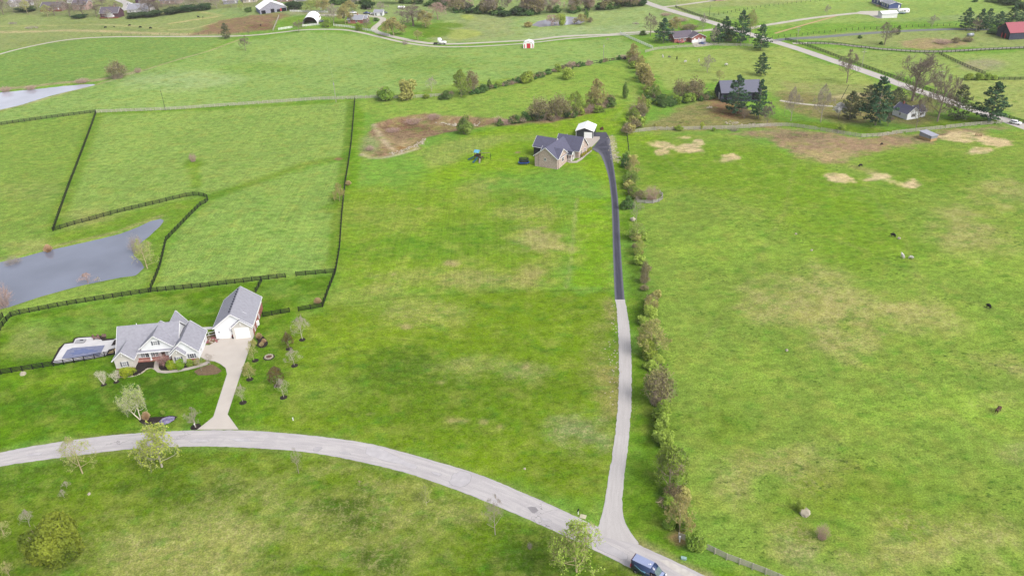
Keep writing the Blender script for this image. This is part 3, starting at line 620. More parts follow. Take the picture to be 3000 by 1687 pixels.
def pad(name, px, m, lift=.06, n=10):
    """paved area of any outline: a fine grid cut to it, draped on the terrain"""
    poly = poly_at(px); bm = bmesh.new(); vs_ = [bm.verts.new((x, y, 0)) for x, y in poly]; bm.faces.new(vs_)
    xs = [p[0] for p in poly]; ys = [p[1] for p in poly]
    for ax, lo, hi in ((0, min(xs), max(xs)), (1, min(ys), max(ys))):
        k = max(1, int((hi-lo)/3.0))
        for i in range(1, k):
            co = Vector((0, 0, 0)); co[ax] = lo+(hi-lo)*i/k; no = Vector((0, 0, 0)); no[ax] = 1
            bmesh.ops.bisect_plane(bm, geom=bm.verts[:]+bm.edges[:]+bm.faces[:], plane_co=co, plane_no=no)
    co = np.array([v.co[:] for v in bm.verts]); z = H(co[:, 0], co[:, 1])+lift
    for v, q in zip(bm.verts, z): v.co.z = q
    for f in bm.faces:
        f.normal_update()
        if f.normal.z < 0: f.normal_flip()
    me = bpy.data.meshes.new(name); bm.to_mesh(me); bm.free(); me.materials.append(m)
    return struct(put(name, me))
pad('parking_area', [(1738, 388), (1776, 388), (1783, 400), (1788, 416), (1790, 432), (1789, 444), (1748, 447), (1734, 436), (1757, 407), (1757, 401), (1738, 401)], AP, .062)
pad('garage_apron', [(1712, 405), (1738, 401), (1757, 401), (1757, 408), (1731, 434), (1722, 440), (1700, 430)], CM, .075)
CD = mat('driveway_concrete', C(224, 215, 206), .9, .2, .05, .4)
pad('concrete_driveway', [(578, 1258), (600, 1241), (625, 1221), (640, 1174), (655, 1127), (665, 1096), (661, 1078), (645, 1066), (629, 1059), (604, 1055), (588, 1046), (595, 1025), (597, 1011), (614, 1011), (640, 996), (650, 989), (745, 985), (741, 992), (722, 1048), (699, 1115), (683, 1165), (667, 1214), (683, 1236), (699, 1258)], CD, .07)
lane('farm_lane', [(-120, 195), (0, 159), (60, 143), (146, 125), (204, 116), (290, 109.5), (408, 108), (583, 108), (680, 107), (750, 104), (830, 95), (886, 88), (953, 86.5), (1015, 88), (1062, 97), (1120, 111), (1175, 124), (1230, 133), (1290, 138), (1340, 138.5), (1420, 136), (1500, 131), (1570, 125), (1637, 116.5), (1704, 110.6), (1814, 103), (1900, 99)], 3.0, LM, cross=3)
lane('gravel_lane', [(935, 45.4), (1015, 45), (1048, 44), (1083, 48), (1112, 51), (1126, 57), (1114, 69), (1098, 80), (1094, 88), (1112, 98), (1141, 106), (1191, 117), (1232, 125), (1272, 129), (1313, 130), (1381, 128), (1500, 121), (1570, 118), (1634, 108), (1704, 104.5), (1791, 102), (1814, 99), (1876, 94.6), (1922, 94), (2020, 95), (2120, 84)], 4.6, LM, cross=3)
lane('county_road', [(1830, -22), (1868, -4), (1896, 10), (1954, 29), (2042, 54), (2100, 71), (2190, 99), (2267, 122), (2337, 143), (2430, 175), (2529, 208), (2599, 233), (2681, 264), (2745, 284), (2821, 312), (2891, 335), (2972, 361), (3010, 375), (3120, 415)], 6.6, roadmat('county_asphalt', C(226, 219, 213), C(212, 205, 200), None), cross=4)
lane('side_road', [(2262, 121), (2300, 115), (2396, 110.7), (2512, 100.5), (2600, 94.6), (2700, 89), (2803, 86), (2861, 87.4), (3020, 88)], 5.2, GA, cross=3)
lane('paddock_lane', [(2322, 128), (2370, 127), (2439, 128), (2570, 143), (2687, 151.5), (2774, 151.5), (2861, 145.6), (3020, 139)], 3.2, LM, cross=3)
lane('house_lane', [(2190, 86), (2230, 77), (2300, 66), (2366, 55.4), (2454, 45), (2512, 39), (2560, 38)], 4.5, LM, cross=3)
pad('gravel_yard', [(2500, 41), (2520, 34), (2575, 33), (2600, 42), (2585, 55), (2570, 55), (2545, 45)], LM, .09)
lane('dirt_track', [(2270, 99), (2300, 90), (2366, 71), (2425, 55), (2455, 46)], 2.0, mat('dirt', C(206, 176, 130), .95, .1, .15, .6), cross=2, lift=.04)
lane('white_lane', [(1935, 22), (1975, 19), (2053, 8), (2112, 0), (2180, -14)], 4.0, LM, cross=2, lift=.09)
lane('suburb_street', [(318, -22), (345, 0), (375, 10), (372, 22), (362, 32)], 7.0, roadmat('street', C(216, 212, 208), C(204, 200, 198), None), cross=2)
lane('cottage_drive', [(2285, 295), (2330, 303), (2390, 309), (2440, 312)], 2.2, LM, cross=2, lift=.05)

# old repairs and sunken spots in the road surface, each a dark seam with a paler fill
c2 = lambda *a: [(750+x*.2912, 1265+y*.2912) for x, y in a]; c3 = lambda *a: [(1500+x*.2912, 1265+y*.2912) for x, y in a]; c1 = lambda *a: [(x*.2912, 1265+y*.2912) for x, y in a]
SEAM = mat('road_seam', C(168, 164, 170), .95, .1, .2, 1.5)
def patch(px, shade, grow=.07):
    pw = np.array(smooth_line(poly_at(px)+poly_at(px[:1]), 1))[:-1]; rs = np.random.RandomState(int(px[0][0])); pw = pw+rs.randn(*pw.shape)*.10; c = pw.mean(0); d = unit2(pw-c)
    for nm, P, lift, m in (('road_seam', pw+d*grow, .075, SEAM), ('road_patch', pw, .09, mat('road_patch_%d' % shade, C(shade, shade-4, shade), .95, .1, .10, .8))):
        me = bpy.data.meshes.new(nm); V = [(x, y, hz(x, y)+lift) for x, y in P]; me.from_pydata(V, [], [tuple(t) for t in tessellate_polygon([[Vector(v) for v in V]])]); me.materials.append(m)
        for pl in me.polygons:
            if pl.normal.z < 0: pl.flip()
        struct(put(nm, me))
def unit2(v): return v/(np.linalg.norm(v, axis=1, keepdims=True)+1e-9)
PS = 14
for px, sh in ((c2((1120, 155), (1190, 150), (1350, 215), (1480, 280), (1640, 345), (1600, 378), (1380, 312), (1250, 275), (1110, 232)), 200), (c2((1990, 418), (2080, 392), (2172, 425), (2150, 528), (2080, 552), (1990, 548), (1940, 515), (1960, 460)), 196), (c2((575, 172), (620, 150), (668, 160), (640, 192), (590, 195)), 186), (c2((840, 205), (890, 200), (960, 218), (940, 232), (860, 222)), 188),
               (c2((1760, 405), (1830, 405), (1880, 432), (1830, 440)), 196), (c3((150, 760), (220, 755), (260, 800), (210, 830)), 150), (c3((290, 860), (390, 880), (400, 912), (320, 892)), 196), (c3((850, 1085), (990, 1140), (1170, 1230), (1150, 1300), (1010, 1240), (830, 1150)), 196), (c1((1900, 90), (2000, 70), (2110, 85), (2090, 105), (1960, 110)), 200), (c1((2300, 70), (2420, 60), (2540, 80), (2500, 100), (2340, 92)), 202), (c1((250, 240), (330, 215), (440, 205), (420, 225), (300, 245)), 200)):
    patch(px, sh+PS)
pad('road_shoulder', c3((1480, 1290), (1560, 1290), (1760, 1390), (1860, 1440), (1900, 1500), (1800, 1480), (1620, 1390)), mat('shoulder_gravel', C(226, 220, 214), .95, .1, .15, 1), .085)
# ================================================================== VEGETATION LIBRARY (unit trees: 1 high, about 1 wide)
BK = {'grey': mat('bark_grey', CL(150, 140, 130), .95, .1, .2, 6, rnd=.01), 'pale': mat('bark_pale', CL(166, 158, 144), .95, .1, .15, 6), 'brown': mat('bark_brown', CL(158, 142, 128), .95, .1, .2, 6),
      'red': mat('bark_red', CL(168, 142, 132), .95, .1, .15, 6), 'dark': mat('bark_dark', CL(122, 110, 100), .95, .1, .2, 6), 'tan': mat('bark_tan', CL(170, 156, 124), .95, .1, .15, 6),
      'white': mat('bark_white', CL(198, 190, 174), .9, .1, .2, 8), 'wine': mat('bark_wine', CL(150, 92, 92), .9, .1, .2, 8)}
LF = {'yg': leafmat('leaf_yellow_green', CL(136, 158, 58), CL(176, 196, 92)), 'bud': leafmat('leaf_bud', CL(146, 160, 74), CL(180, 190, 98)), 'tan': leafmat('leaf_tan', CL(146, 142, 78), CL(182, 178, 108)),
      'green': leafmat('leaf_green', CL(102, 130, 46), CL(156, 178, 74)), 'dark': leafmat('leaf_dark', CL(66, 96, 48), CL(104, 136, 66)), 'pine': leafmat('needles', CL(40, 72, 50), CL(84, 116, 78), .1), 'pine2': leafmat('needles_worn', CL(72, 84, 58), CL(112, 116, 80), .1),
      'cedar': leafmat('leaf_cedar', CL(80, 112, 50), CL(128, 156, 72)), 'mag': leafmat('leaf_magnolia', CL(76, 82, 40), CL(136, 112, 62)), 'white': leafmat('blossom', CL(206, 202, 200), CL(244, 240, 240)),
      'box': leafmat('leaf_boxwood', CL(104, 142, 30), CL(168, 186, 50)), 'gold': leafmat('leaf_gold', CL(132, 136, 34), CL(190, 184, 60)), 'straw': leafmat('blade_straw', CL(186, 160, 118), CL(222, 198, 158), .3), 'wine': leafmat('leaf_wine', CL(120, 60, 66), CL(164, 100, 100)),
      'olive': leafmat('leaf_olive', C(98, 126, 36), C(170, 190, 66), .15), 'brush': leafmat('leaf_brush', CL(118, 116, 72), CL(150, 140, 98)), 'deep': leafmat('leaf_deep', CL(44, 66, 38), CL(74, 98, 54))}
def cards(P, Nn, size, rs, asp=1.0):
    """random leaf quads at P facing roughly Nn"""
    n = len(P); sz = size*(.6+.8*rs.rand(n, 1))
    a = rs.randn(n, 3); a -= Nn*(a*Nn).sum(1, keepdims=True); a /= np.linalg.norm(a, axis=1, keepdims=True)+1e-9; b = np.cross(Nn, a)
    a = a*sz; b = b*sz*asp
    V = np.stack([P-a*.5-b*.15, P-b*.5+a*.1, P+a*.5, P+b*.5], 1).reshape(-1, 3); return V, np.arange(n*4).reshape(n, 4)
def twigs(P0, P1, w, rs):
    n = len(P0); d = P1-P0; s = np.cross(d, rs.randn(n, 3)); s /= np.linalg.norm(s, axis=1, keepdims=True)+1e-9
    w = np.broadcast_to(np.asarray(w, float).reshape(-1, 1), (n, 1))
    V = np.stack([P0-s*w, P0+s*w, P1+s*w*.35, P1-s*w*.35], 1).reshape(-1, 3); return V, np.arange(n*4).reshape(n, 4)
def join(name, parts):
    """parts: list of (V, F, material) -> one mesh with slots"""
    Vs, Fs, mi, ms, off = [], [], [], [], 0
    for V, F, m in parts:
        if not len(F): continue
        Vs.append(V); Fs.append(F+off); off += len(V); ms.append(m); mi.append(np.full(len(F), len(ms)-1))
    me = quadmesh(name, np.concatenate(Vs), np.concatenate(Fs), ms[0])
    for m in ms[1:]: me.materials.append(m)
    me.polygons.foreach_set('material_index', np.concatenate(mi).astype(np.int32)); return me
def unit(v): return v/(np.linalg.norm(v, axis=-1, keepdims=True)+1e-9)
def norm(tm, cm):
    """scale a plant to one metre high and one metre across"""
    co = np.empty(len(cm.vertices)*3, np.float32); cm.vertices.foreach_get('co', co); co = co.reshape(-1, 3)
    c = (np.percentile(co[:, 0], 50), np.percentile(co[:, 1], 50)); q = .5/np.percentile(np.hypot(co[:, 0]-c[0]*.5, co[:, 1]-c[1]*.5), 96); z = 1/np.percentile(co[:, 2], 99.7)
    for me in (tm, cm):
        a = np.empty(len(me.vertices)*3, np.float32); me.vertices.foreach_get('co', a); a = a.reshape(-1, 3)*np.array([q, q, z], np.float32); me.vertices.foreach_set('co', a.ravel())
    return tm, cm
def make_tree(seed, bark, leaf=None, nleaf=0, lsize=.03, clear=.22, limbs=7, up=.9, spread=1., fine=6, tw=.0009, trunk_r=.02, shape='round', stems=1, lean=0., bias=.35):
    rs = np.random.RandomState(seed); tr = MB(); segs = []
    def env(p):
        """crown outline: 1 = on the surface"""
        z = (p[2]-clear*.6)/(1-clear*.6); z = min(max(z, 0.), 1.)
        r = {'round': math.sin(math.pi*min(1, (.12+z*.93)))**.7, 'vase': .35+.75*z if z < .8 else .95*(1-(z-.8)*3), 'oval': math.sin(math.pi*(.1+z*.85))**.8*.8, 'spread': (.55+.6*z)*(1 if z < .85 else .6)}[shape]
        return max(.08, r*.5*spread)
    def branch(p, d, L, r, lev):
        n = 3; pts = [p.copy()]; q = p.copy(); dd = d.copy()
        for i in range(n):
            dd = unit(dd+rs.randn(3)*(.16 if lev else .05)+np.array([0, 0, .10*up])); q = q+dd*L/n
            rad = math.hypot(q[0]-lean*q[2], q[1]); lim = env(q)
            if rad > lim and lev > 0: q[:2] *= (lim/rad)**.6
            pts.append(q.copy())
        rr = [r*(1-.6*i/n) for i in range(n+1)]
        segs.append((pts, rr, lev))
        if lev == 3: return
        k = (limbs, 5, 5)[lev]
        for j in range(k):
            t = (clear+(1-clear)*(j+rs.rand())/k*.92) if lev == 0 else .25+.75*(j+rs.rand())/k
            i = min(n-1, int(t*n)); b = pts[i]+(pts[i+1]-pts[i])*(t*n-i)
            az = j*2.4+rs.rand()*1.2 if lev == 0 else rs.rand()*6.283
            u = unit(np.cross(dd, rs.randn(3))) if lev else np.array([math.cos(az), math.sin(az), 0])
            el = (.12+.75*t)*up if lev == 0 else .42*up
            nd = unit(u*(1.0 if lev == 0 else .9)+np.array([0, 0, el])+dd*(.3 if lev else 0))
            branch(b, nd, L*((.66 if lev == 0 else .55)*(1-.35*t*(lev == 0))), r*(.42 if lev else .45)*(1-.4*t), lev+1)
    for s in range(stems):
        a = 6.283*s/stems+rs.rand(); tilt = 0. if stems == 1 else .42
        branch(np.array([.01*math.cos(a), .01*math.sin(a), 0.]), unit(np.array([math.cos(a)*tilt+lean, math.sin(a)*tilt, 1.])), {'round': .74, 'spread': .66, 'oval': .86, 'vase': .8}[shape]/math.sqrt(1+tilt*tilt), trunk_r/math.sqrt(stems), 0)
    P0, P1, W, tips = [], [], [], []
    for pts, rr, lev in segs:
        if lev <= 1: tr.tube(pts, [max(x, .0015) for x in rr], 6 if lev == 0 else 4, False)
        else:
            for i in range(len(pts)-1): P0.append(pts[i]); P1.append(pts[i+1]); W.append(max(rr[i], tw*1.5))
            if lev == 3:
                for i in (1, 2, 3): tips.append((pts[i], unit(pts[3]-pts[0])))
            elif lev == 2: tips.append((pts[3], unit(pts[3]-pts[0])))
    T = np.array([t[0] for t in tips]); D = np.array([t[1] for t in tips])
    k = fine
    Tr = np.repeat(T, k, 0); Dr = np.repeat(D, k, 0); dirs = unit(Dr*.7+rs.randn(len(Tr), 3)*.75+np.array([0, 0, bias]))
    E1 = Tr+dirs*(.03+.055*rs.rand(len(Tr), 1)); z = E1[:, 2]; E1[:, 2] = np.where(z > 1.02, 1.02-(z-1.02)*.5, z)
    bm_ = BK[bark]; parts = []
    V, F = twigs(np.array(P0), np.array(P1), np.array(W), rs); parts.append((V, F, bm_))
    V, F = twigs(Tr, E1, tw, rs); parts.append((V, F, bm_))
    if nleaf:
        ii = rs.randint(0, len(E1), nleaf); t = rs.rand(nleaf, 1); P = Tr[ii]*(1-t)+E1[ii]*t+rs.randn(nleaf, 3)*.012
        V, F = cards(P, unit(rs.randn(nleaf, 3)+np.array([.2, -.1, .9])), lsize, rs); parts.append((V, F, LF[leaf]))
    tm = tr.mesh('trunk', bm_, True); return norm(tm, join('crown', parts))
def make_bush(seed, leaf, bark='brown', n=2600, size=.085, lobes=9, flat=1., stemn=40, cone=0., hollow=.5, base=.0):
    """leafy mass to the ground, built of lobes"""
    rs = np.random.RandomState(seed); P = []; Nn = []
    c = []
    for i in range(lobes):
        a = rs.rand()*6.283; h = .2+.6*rs.rand(); rr = (.36*rs.rand()**.5)*(1-cone*h)*(1-.5*max(0, h-.5)); c.append((rr*math.cos(a), rr*math.sin(a), h, (.17+.13*rs.rand())*(1-cone*h*.7)))
    c.append((0, 0, .78, .2*(1-cone*.6))); c.append((0, 0, .35, .34)); c = np.array(c)
    wgt = c[:, 3]**2; wgt /= wgt.sum(); ii = rs.choice(len(c), n, p=wgt)
    d = unit(rs.randn(n, 3)+np.array([0, 0, .25])); rad = c[ii, 3:4]*(1-hollow*rs.rand(n, 1)**2)*(.85+.3*rs.rand(n, 1))
    P = c[ii, :3]+d*rad*np.array([1, 1, .95]); P[:, 2] = np.abs(P[:, 2]*.98+base)
    # drop leaves buried deep in other lobes
    deep = np.zeros(n, bool)
    for q in c: deep |= np.linalg.norm(P-q[:3], axis=1) < q[3]*.55
    P = P[~deep]; d = d[~deep]
    V, F = cards(P, unit(d*.9+rs.randn(len(P), 3)*.6+np.array([0, 0, .35])), size, rs, .8); parts = [(V, F, LF[leaf])]
    a = rs.rand(stemn)*6.283; e = np.stack([np.cos(a)*.34*rs.rand(stemn), np.sin(a)*.34*rs.rand(stemn), .35+.6*rs.rand(stemn)], 1)
    V, F = twigs(np.stack([np.cos(a)*.05, np.sin(a)*.05, 0*a], 1), e, .008, rs); st = join('stems', [(V, F, BK[bark])])
    return norm(st, join('foliage', parts))
def make_brush(seed, bark, leaf=None, nleaf=0, n=230, tw=.0017, spread=.5, lsize=.05):
    """bare thicket: many stems from the ground, forking into twigs"""
    rs = np.random.RandomState(seed); a = rs.rand(n)*6.283; r0 = .22*rs.rand(n)**.5; B = np.stack([r0*np.cos(a), r0*np.sin(a), 0*a], 1)
    a2 = a+rs.randn(n)*.6; rr = spread*rs.rand(n)**.6; h = np.sqrt(np.maximum(.12, 1-(rr/.55)**2))*(.55+.45*rs.rand(n)); T = np.stack([rr*np.cos(a2), rr*np.sin(a2), h], 1)
    M_ = (B+T)/2+rs.randn(n, 3)*.03+np.array([0, 0, .08]); m = BK[bark]; parts = []
    for p, q, w_ in ((B, M_, tw*2.2), (M_, T, tw*1.5)):
        V, F = twigs(p, q, w_, rs); parts.append((V, F, m))
    k = 10; t = rs.rand(n*k, 1); Q = np.repeat(M_, k, 0)*(1-t)+np.repeat(T, k, 0)*t; e = Q+unit(rs.randn(n*k, 3)+np.array([0, 0, .5]))*(.05+.09*rs.rand(n*k, 1)); e[:, 2] = np.abs(e[:, 2])
    V, F = twigs(Q, e, tw*.75, rs); parts.append((V, F, m))
    stem = join('stems', parts[:1]); top = parts[1:]
    if nleaf:
        ii = rs.randint(0, n*k, nleaf); V, F = cards(e[ii], unit(rs.randn(nleaf, 3)+np.array([0, 0, .8])), lsize, rs); top.append((V, F, LF[leaf]))
    return norm(stem, join('crown', top))
def make_pine(seed, leaf='pine', whorls=13, width=.5, clear=.12, droop=.1, tuft=52, size=.055, taper=1.0, gap=.25):
    rs = np.random.RandomState(seed); tr = MB(); tr.tube([(0, 0, 0), (.01, 0, .5), (0, 0, .98)], [.02, .013, .003], 6)
    P, Nn, a0, a1, aw = [], [], [], [], []
    for i in range(whorls):
        z = clear+(1-clear)*(i+.3*rs.rand())/whorls; k = rs.randint(5, 8); L0 = width*(1-((z-clear)/(1-clear))**taper)**.8+.035
        if z-clear < .12: L0 *= .65+2.4*(z-clear)
        for j in range(k):
            if rs.rand() < gap*.5: continue
            a = j*6.283/k+rs.rand()*.9+i; L = L0*(.62+.5*rs.rand()); d = np.array([math.cos(a), math.sin(a), .22-droop-.25*(1-z)+.2*rs.rand()])
            e = np.array([0, 0, z])+d*L; a0.append([0, 0, z]); a1.append(e); aw.append(.005)
            n = int(tuft*(.35+L/width)); t = .22+.8*rs.rand(n, 1)**.7; side = unit(np.cross(d, [0, 0, 1.]))
            w_ = L*.26*(1.15-t)+.012
            P.append(np.array([0, 0, z])+d*L*t+side*(rs.rand(n, 1)-.5)*2*w_+np.array([0, 0, 1])*(rs.randn(n, 1)*.012-.010*(1-t)))
            Nn.append(unit(np.array([0, 0, .9])+rs.randn(n, 3)*.5+d*.2))
    n = 60; P.append(np.stack([rs.randn(n)*.02, rs.randn(n)*.02, .86+.15*rs.rand(n)], 1)); Nn.append(unit(rs.randn(n, 3)))
    P = np.concatenate(P); Nn = np.concatenate(Nn); V, F = cards(P, Nn, size, rs, .55)
    V2, F2 = twigs(np.array(a0, float), np.array(a1), np.array(aw), rs)
    return norm(tr.mesh('trunk', BK['grey'], True), join('crown', [(V, F, LF[leaf]), (V2, F2, BK['dark'])]))
def make_clump(seed, leaf='straw', n=900):
    rs = np.random.RandomState(seed); a = rs.rand(n)*6.283; r0 = .12*rs.rand(n)**.5; B = np.stack([r0*np.cos(a), r0*np.sin(a), 0*a], 1)
    rr = .5*rs.rand(n)**.7; h = np.sqrt(np.maximum(.05, 1-(rr/.55)**2))*(.75+.25*rs.rand(n)); T = np.stack([rr*np.cos(a), rr*np.sin(a), h], 1); Mi = B*.4+T*.6+np.array([0, 0, .22])*rr[:, None]
    p = []
    for u, v in ((B, Mi), (Mi, T)): p.append((*twigs(u, v, .014, rs), LF[leaf]))
    base = make_bush(seed, leaf, n=200, lobes=4, size=.12)[0]
    return base, join('blades', p)
LIB = {}
def kind(k, name, cat, variants): LIB[k] = (name, cat, variants)
kind('bare', 'bare_tree', 'tree', [make_tree(s, 'grey') for s in (1, 2, 3)])
kind('bigbare', 'bare_tree', 'tree', [make_tree(s, 'brown', fine=7, limbs=10, shape='spread', clear=.16, trunk_r=.026, up=1.1, tw=.0007) for s in (4, 5)])
kind('pale', 'young_tree', 'tree', [make_tree(s, 'pale', fine=6, limbs=8, shape='oval', clear=.26, up=1.2, trunk_r=.016, tw=.0011, spread=1.2) for s in (6, 7)])
kind('red', 'bare_tree', 'tree', [make_tree(s, 'red', fine=6, limbs=9, shape='oval', clear=.16, up=1.5, trunk_r=.014, spread=1.2) for s in (8, 9)])
kind('bud', 'budding_tree', 'tree', [make_tree(s, 'tan', 'bud', 1000, .022, fine=5, limbs=8, clear=.16) for s in (10, 11, 12)])
kind('budgreen', 'budding_tree', 'tree', [make_tree(s, 'pale', 'yg', 2300, .026, fine=5, limbs=9, clear=.14, shape='spread') for s in (13, 14)])
kind('budtan', 'budding_tree', 'tree', [make_tree(s, 'tan', 'tan', 3200, .026, fine=5, limbs=9, clear=.06, tw=.0011) for s in (15, 16)])
kind('leafy', 'leafy_tree', 'tree', [make_tree(s, 'brown', 'green', 5200, .030, fine=5, limbs=10, clear=.05) for s in (17, 18, 19)])
kind('yellow', 'leafy_tree', 'tree', [make_tree(s, 'tan', 'yg', 3000, .026, fine=5, limbs=10, clear=.06) for s in (20, 21, 22)])
kind('mag', 'magnolia_tree', 'tree', [make_tree(s, 'pale', 'mag', 2800, .044, fine=3, limbs=10, clear=.16, shape='oval', up=.8, spread=1.3) for s in (23, 24)])
kind('blossom', 'blossom_tree', 'tree', [make_tree(25, 'dark', 'white', 3600, .036, fine=4, clear=.24, shape='round')])
kind('maple', 'maple_tree', 'tree', [make_tree(26, 'red', 'wine', 700, .036, fine=5, clear=.2, shape='spread', stems=3)])
kind('stems', 'multi_stem_tree', 'tree', [make_tree(s, 'white', fine=2, limbs=3, clear=.3, stems=5, shape='vase', trunk_r=.05, tw=.0014, up=1.2) for s in (27, 28)])
kind('birch', 'birch_tree', 'tree', [make_tree(29, 'white', 'bud', 2200, .024, fine=5, limbs=9, clear=.3, stems=2, lean=-.42, tw=.0006, trunk_r=.026, shape='spread', bias=-.3)])
kind('bush', 'green_bush', 'bush', [make_bush(s, 'green') for s in (30, 31, 32)])
kind('bigbush', 'green_bush', 'bush', [make_bush(60, 'olive', n=26000, size=.05, hollow=.3, lobes=16, stemn=120)])
kind('boxbush', 'clipped_hedge', 'hedge', [make_bush(s, 'box', lobes=14, n=3000, size=.07) for s in (33, 34)])
kind('darkbush', 'dark_bush', 'bush', [make_bush(s, 'dark') for s in (35, 36)])
kind('deepbush', 'dark_bush', 'bush', [make_bush(s, 'deep') for s in (37, 38)])
kind('ygbush', 'yellow_green_bush', 'bush', [make_bush(s, 'yg') for s in (39, 40)])
kind('tanbush', 'budding_bush', 'bush', [make_bush(s, 'tan', n=2300) for s in (41, 42)])
kind('goldball', 'round_shrub', 'shrub', [make_bush(43, 'gold', lobes=10, n=1500, size=.1)])
kind('brush', 'bare_thicket', 'thicket', [make_brush(s, 'red') for s in (44, 45)])
kind('greybrush', 'bare_thicket', 'thicket', [make_brush(s, 'grey') for s in (46, 47)])
kind('mixbrush', 'budding_thicket', 'thicket', [make_brush(s, 'brown', 'brush', 1200) for s in (48, 49, 50)])
kind('pine', 'pine_tree', 'tree', [make_pine(s) for s in (51, 52, 53)])
kind('wornpine', 'cedar_tree', 'tree', [make_pine(s, 'pine2', clear=.06, width=.5, droop=-.05, taper=1.6, gap=.1) for s in (54, 55)])
kind('cedar', 'cedar_tree', 'tree', [make_bush(s, 'cedar', cone=.85, lobes=16, n=2800, size=.07) for s in (56, 57)])
kind('clump', 'ornamental_grass', 'grass clump', [make_clump(s) for s in (58, 59)])
FAR = {k: [make_tree(*a, **d) for a, d in v] for k, v in {     # the same trees seen from afar: fewer, stouter twigs
 'bare': [((1, 'grey'), dict(tw=.0021)), ((2, 'dark'), dict(tw=.0021))], 'bigbare': [((4, 'dark'), dict(tw=.0021, limbs=10, shape='spread', clear=.16, trunk_r=.026, up=1.1)), ((5, 'dark'), dict(tw=.0021, limbs=10, shape='spread', clear=.16, trunk_r=.026, up=1.1))],
 'red': [((8, 'red'), dict(tw=.0022, limbs=9, clear=.16))], 'bud': [((10, 'tan', 'bud', 1500, .03), dict(tw=.0018))], 'budtan': [((15, 'tan', 'tan', 3200, .034), dict(tw=.002, clear=.06, limbs=9))]}.items()}
PARTN = {}
def plant(k, px, py, hpx, wpx, label, group=None, v=None, rz=None, cat=None, depth=1.0):
    name, ct, var = LIB[k]; p = at(px, py); rs = random.Random(int(px*7+py*13))
    h = vert_m(p, hpx); wd = wpx/pix_per_m((p.x, p.y, p.z+h*.6))
    if k in FAR and p.length > 330: var = FAR[k]
    a, b = var[(rs.randrange(len(var)) if v is None else v) % len(var)]
    t = thing(name, p-Vector((0, 0, .05)), rs.random()*6.283 if rz is None else rz, label, cat or ct, group)
    t.scale = (wd, wd*depth, h)
    put(a.name.split('.')[0], a, t); put(b.name.split('.')[0], b, t)
    return t
# ================================================================== FENCES
BLK = mat('fence_black', C(20, 22, 24), .8, .2, .25, 2); WEA = mat('fence_weathered', CV(176, 170, 160), .9, .1, .2, 2); WHT = mat('fence_white', CV(236, 236, 236), .6, .3, .06, 2); GRN = mat('fence_dark', C(70, 80, 66), .9, .1, .2, 2)
_pm = {}
def fence(label, px, m, full=True, bay=2.4, hgt=1.45, rails=4, rail_h=.185, post_w=.2, group=None, sag=0., limit=72, closed_gate=None):
    line = np.array(poly_at(px)); c, L = resample(line, bay); n = len(c); z = H(c[:, 0], c[:, 1])
    t = thing('fence', (float(c[0, 0]), float(c[0, 1]), float(z[0])), 0, label, 'fence', group); o0 = Vector(t.location); rs = random.Random(len(label)+n)
    kp = (m.name, hgt, post_w); 
    if kp not in _pm:
        pm = MB(); q = post_w/2; pm.box(-q, q, -q, q, -.3, hgt+.1); pm.hexa([(-q, -q, hgt+.1), (q, -q, hgt+.1), (q, q, hgt+.1), (-q, q, hgt+.1)], [(-q*.5, -q*.5, hgt+.14), (q*.5, -q*.5, hgt+.14), (q*.5, q*.5, hgt+.14), (-q*.5, q*.5, hgt+.14)])
        bm_ = MB(); bm_.box(0, 1, -.02, .02, -rail_h/2, rail_h/2); _pm[kp] = (pm.mesh('post', m), bm_.mesh('board', m))
    pm, bm_ = _pm[kp]; rest_p, rest_b = MB(), MB()
    dist = np.hypot(c[:, 0], c[:, 1]); order = np.argsort(dist); near = np.zeros(n, bool); near[order[:limit]] = full
    for i in range(n):
        p = Vector((c[i, 0], c[i, 1], z[i]))-o0; a = math.atan2(*(c[min(i+1, n-1)]-c[max(i-1, 0)])[::-1])
        if near[i]: put('post', pm, t, p, a)
        else: rest_p.box(p.x-post_w/2, p.x+post_w/2, p.y-post_w/2, p.y+post_w/2, p.z-.3, p.z+hgt+.08)
        if i == n-1: break
        q = Vector((c[i+1, 0], c[i+1, 1], z[i+1]))-o0; d = q-p; ln = d.length; off = Vector((-d.y, d.x, 0)).normalized()*(post_w/2+.022)
        for k in range(rails):
            hh = .22+(hgt-.30)*k/(rails-1) if rails > 1 else hgt*.9; s1 = (rs.random()-.5)*sag; s2 = (rs.random()-.5)*sag
            if sag and rs.random() < .06: s2 -= .5
            if near[i]:
                o = put('board', bm_, t, p+off+Vector((0, 0, hh+s1))); o.scale = (ln, 1, 1); o.rotation_euler = (0, -math.asin(max(-1, min(1, (d.z+s2-s1)/ln))), math.atan2(d.y, d.x))
            else: rest_b.bar(p+off+Vector((0, 0, hh+s1)), q+off+Vector((0, 0, hh+s2)), .04, rail_h)
    if rest_p.f: stuff(rest_p.build('far_posts' if full else 'posts', m, t))
    if rest_b.f: stuff(rest_b.build('far_boards' if full else 'boards', m, t))
    return t
fence('black four-board fence in front of the covered pool', [(-60, 1112), (0, 1097), (137, 1075), (175, 1070), (250, 1057), (338, 1039)], BLK)
fence('black fence running behind the grey house to the garage paddock', [(-30, 1010), (0, 970), (14, 948), (36, 925), (110, 911), (192, 895), (290, 879), (390, 864), (443, 856), (582, 843), (700, 829), (767, 821), (837, 813)], BLK)
fence('short black fence between gate gap and the long fence', [(868, 809), (925, 804), (982, 799)], BLK)
fence('long black fence between the left paddocks and the central lot', [(1040, 293), (1036, 340), (1029, 422), (1021, 480), (1012, 533), (1002, 626), (995, 728), (983, 798), (964, 846), (945, 899)], BLK, bay=2.5)
fence('short black fence ending the long fence near the young trees', [(945, 899), (910, 905), (875, 911)], BLK)
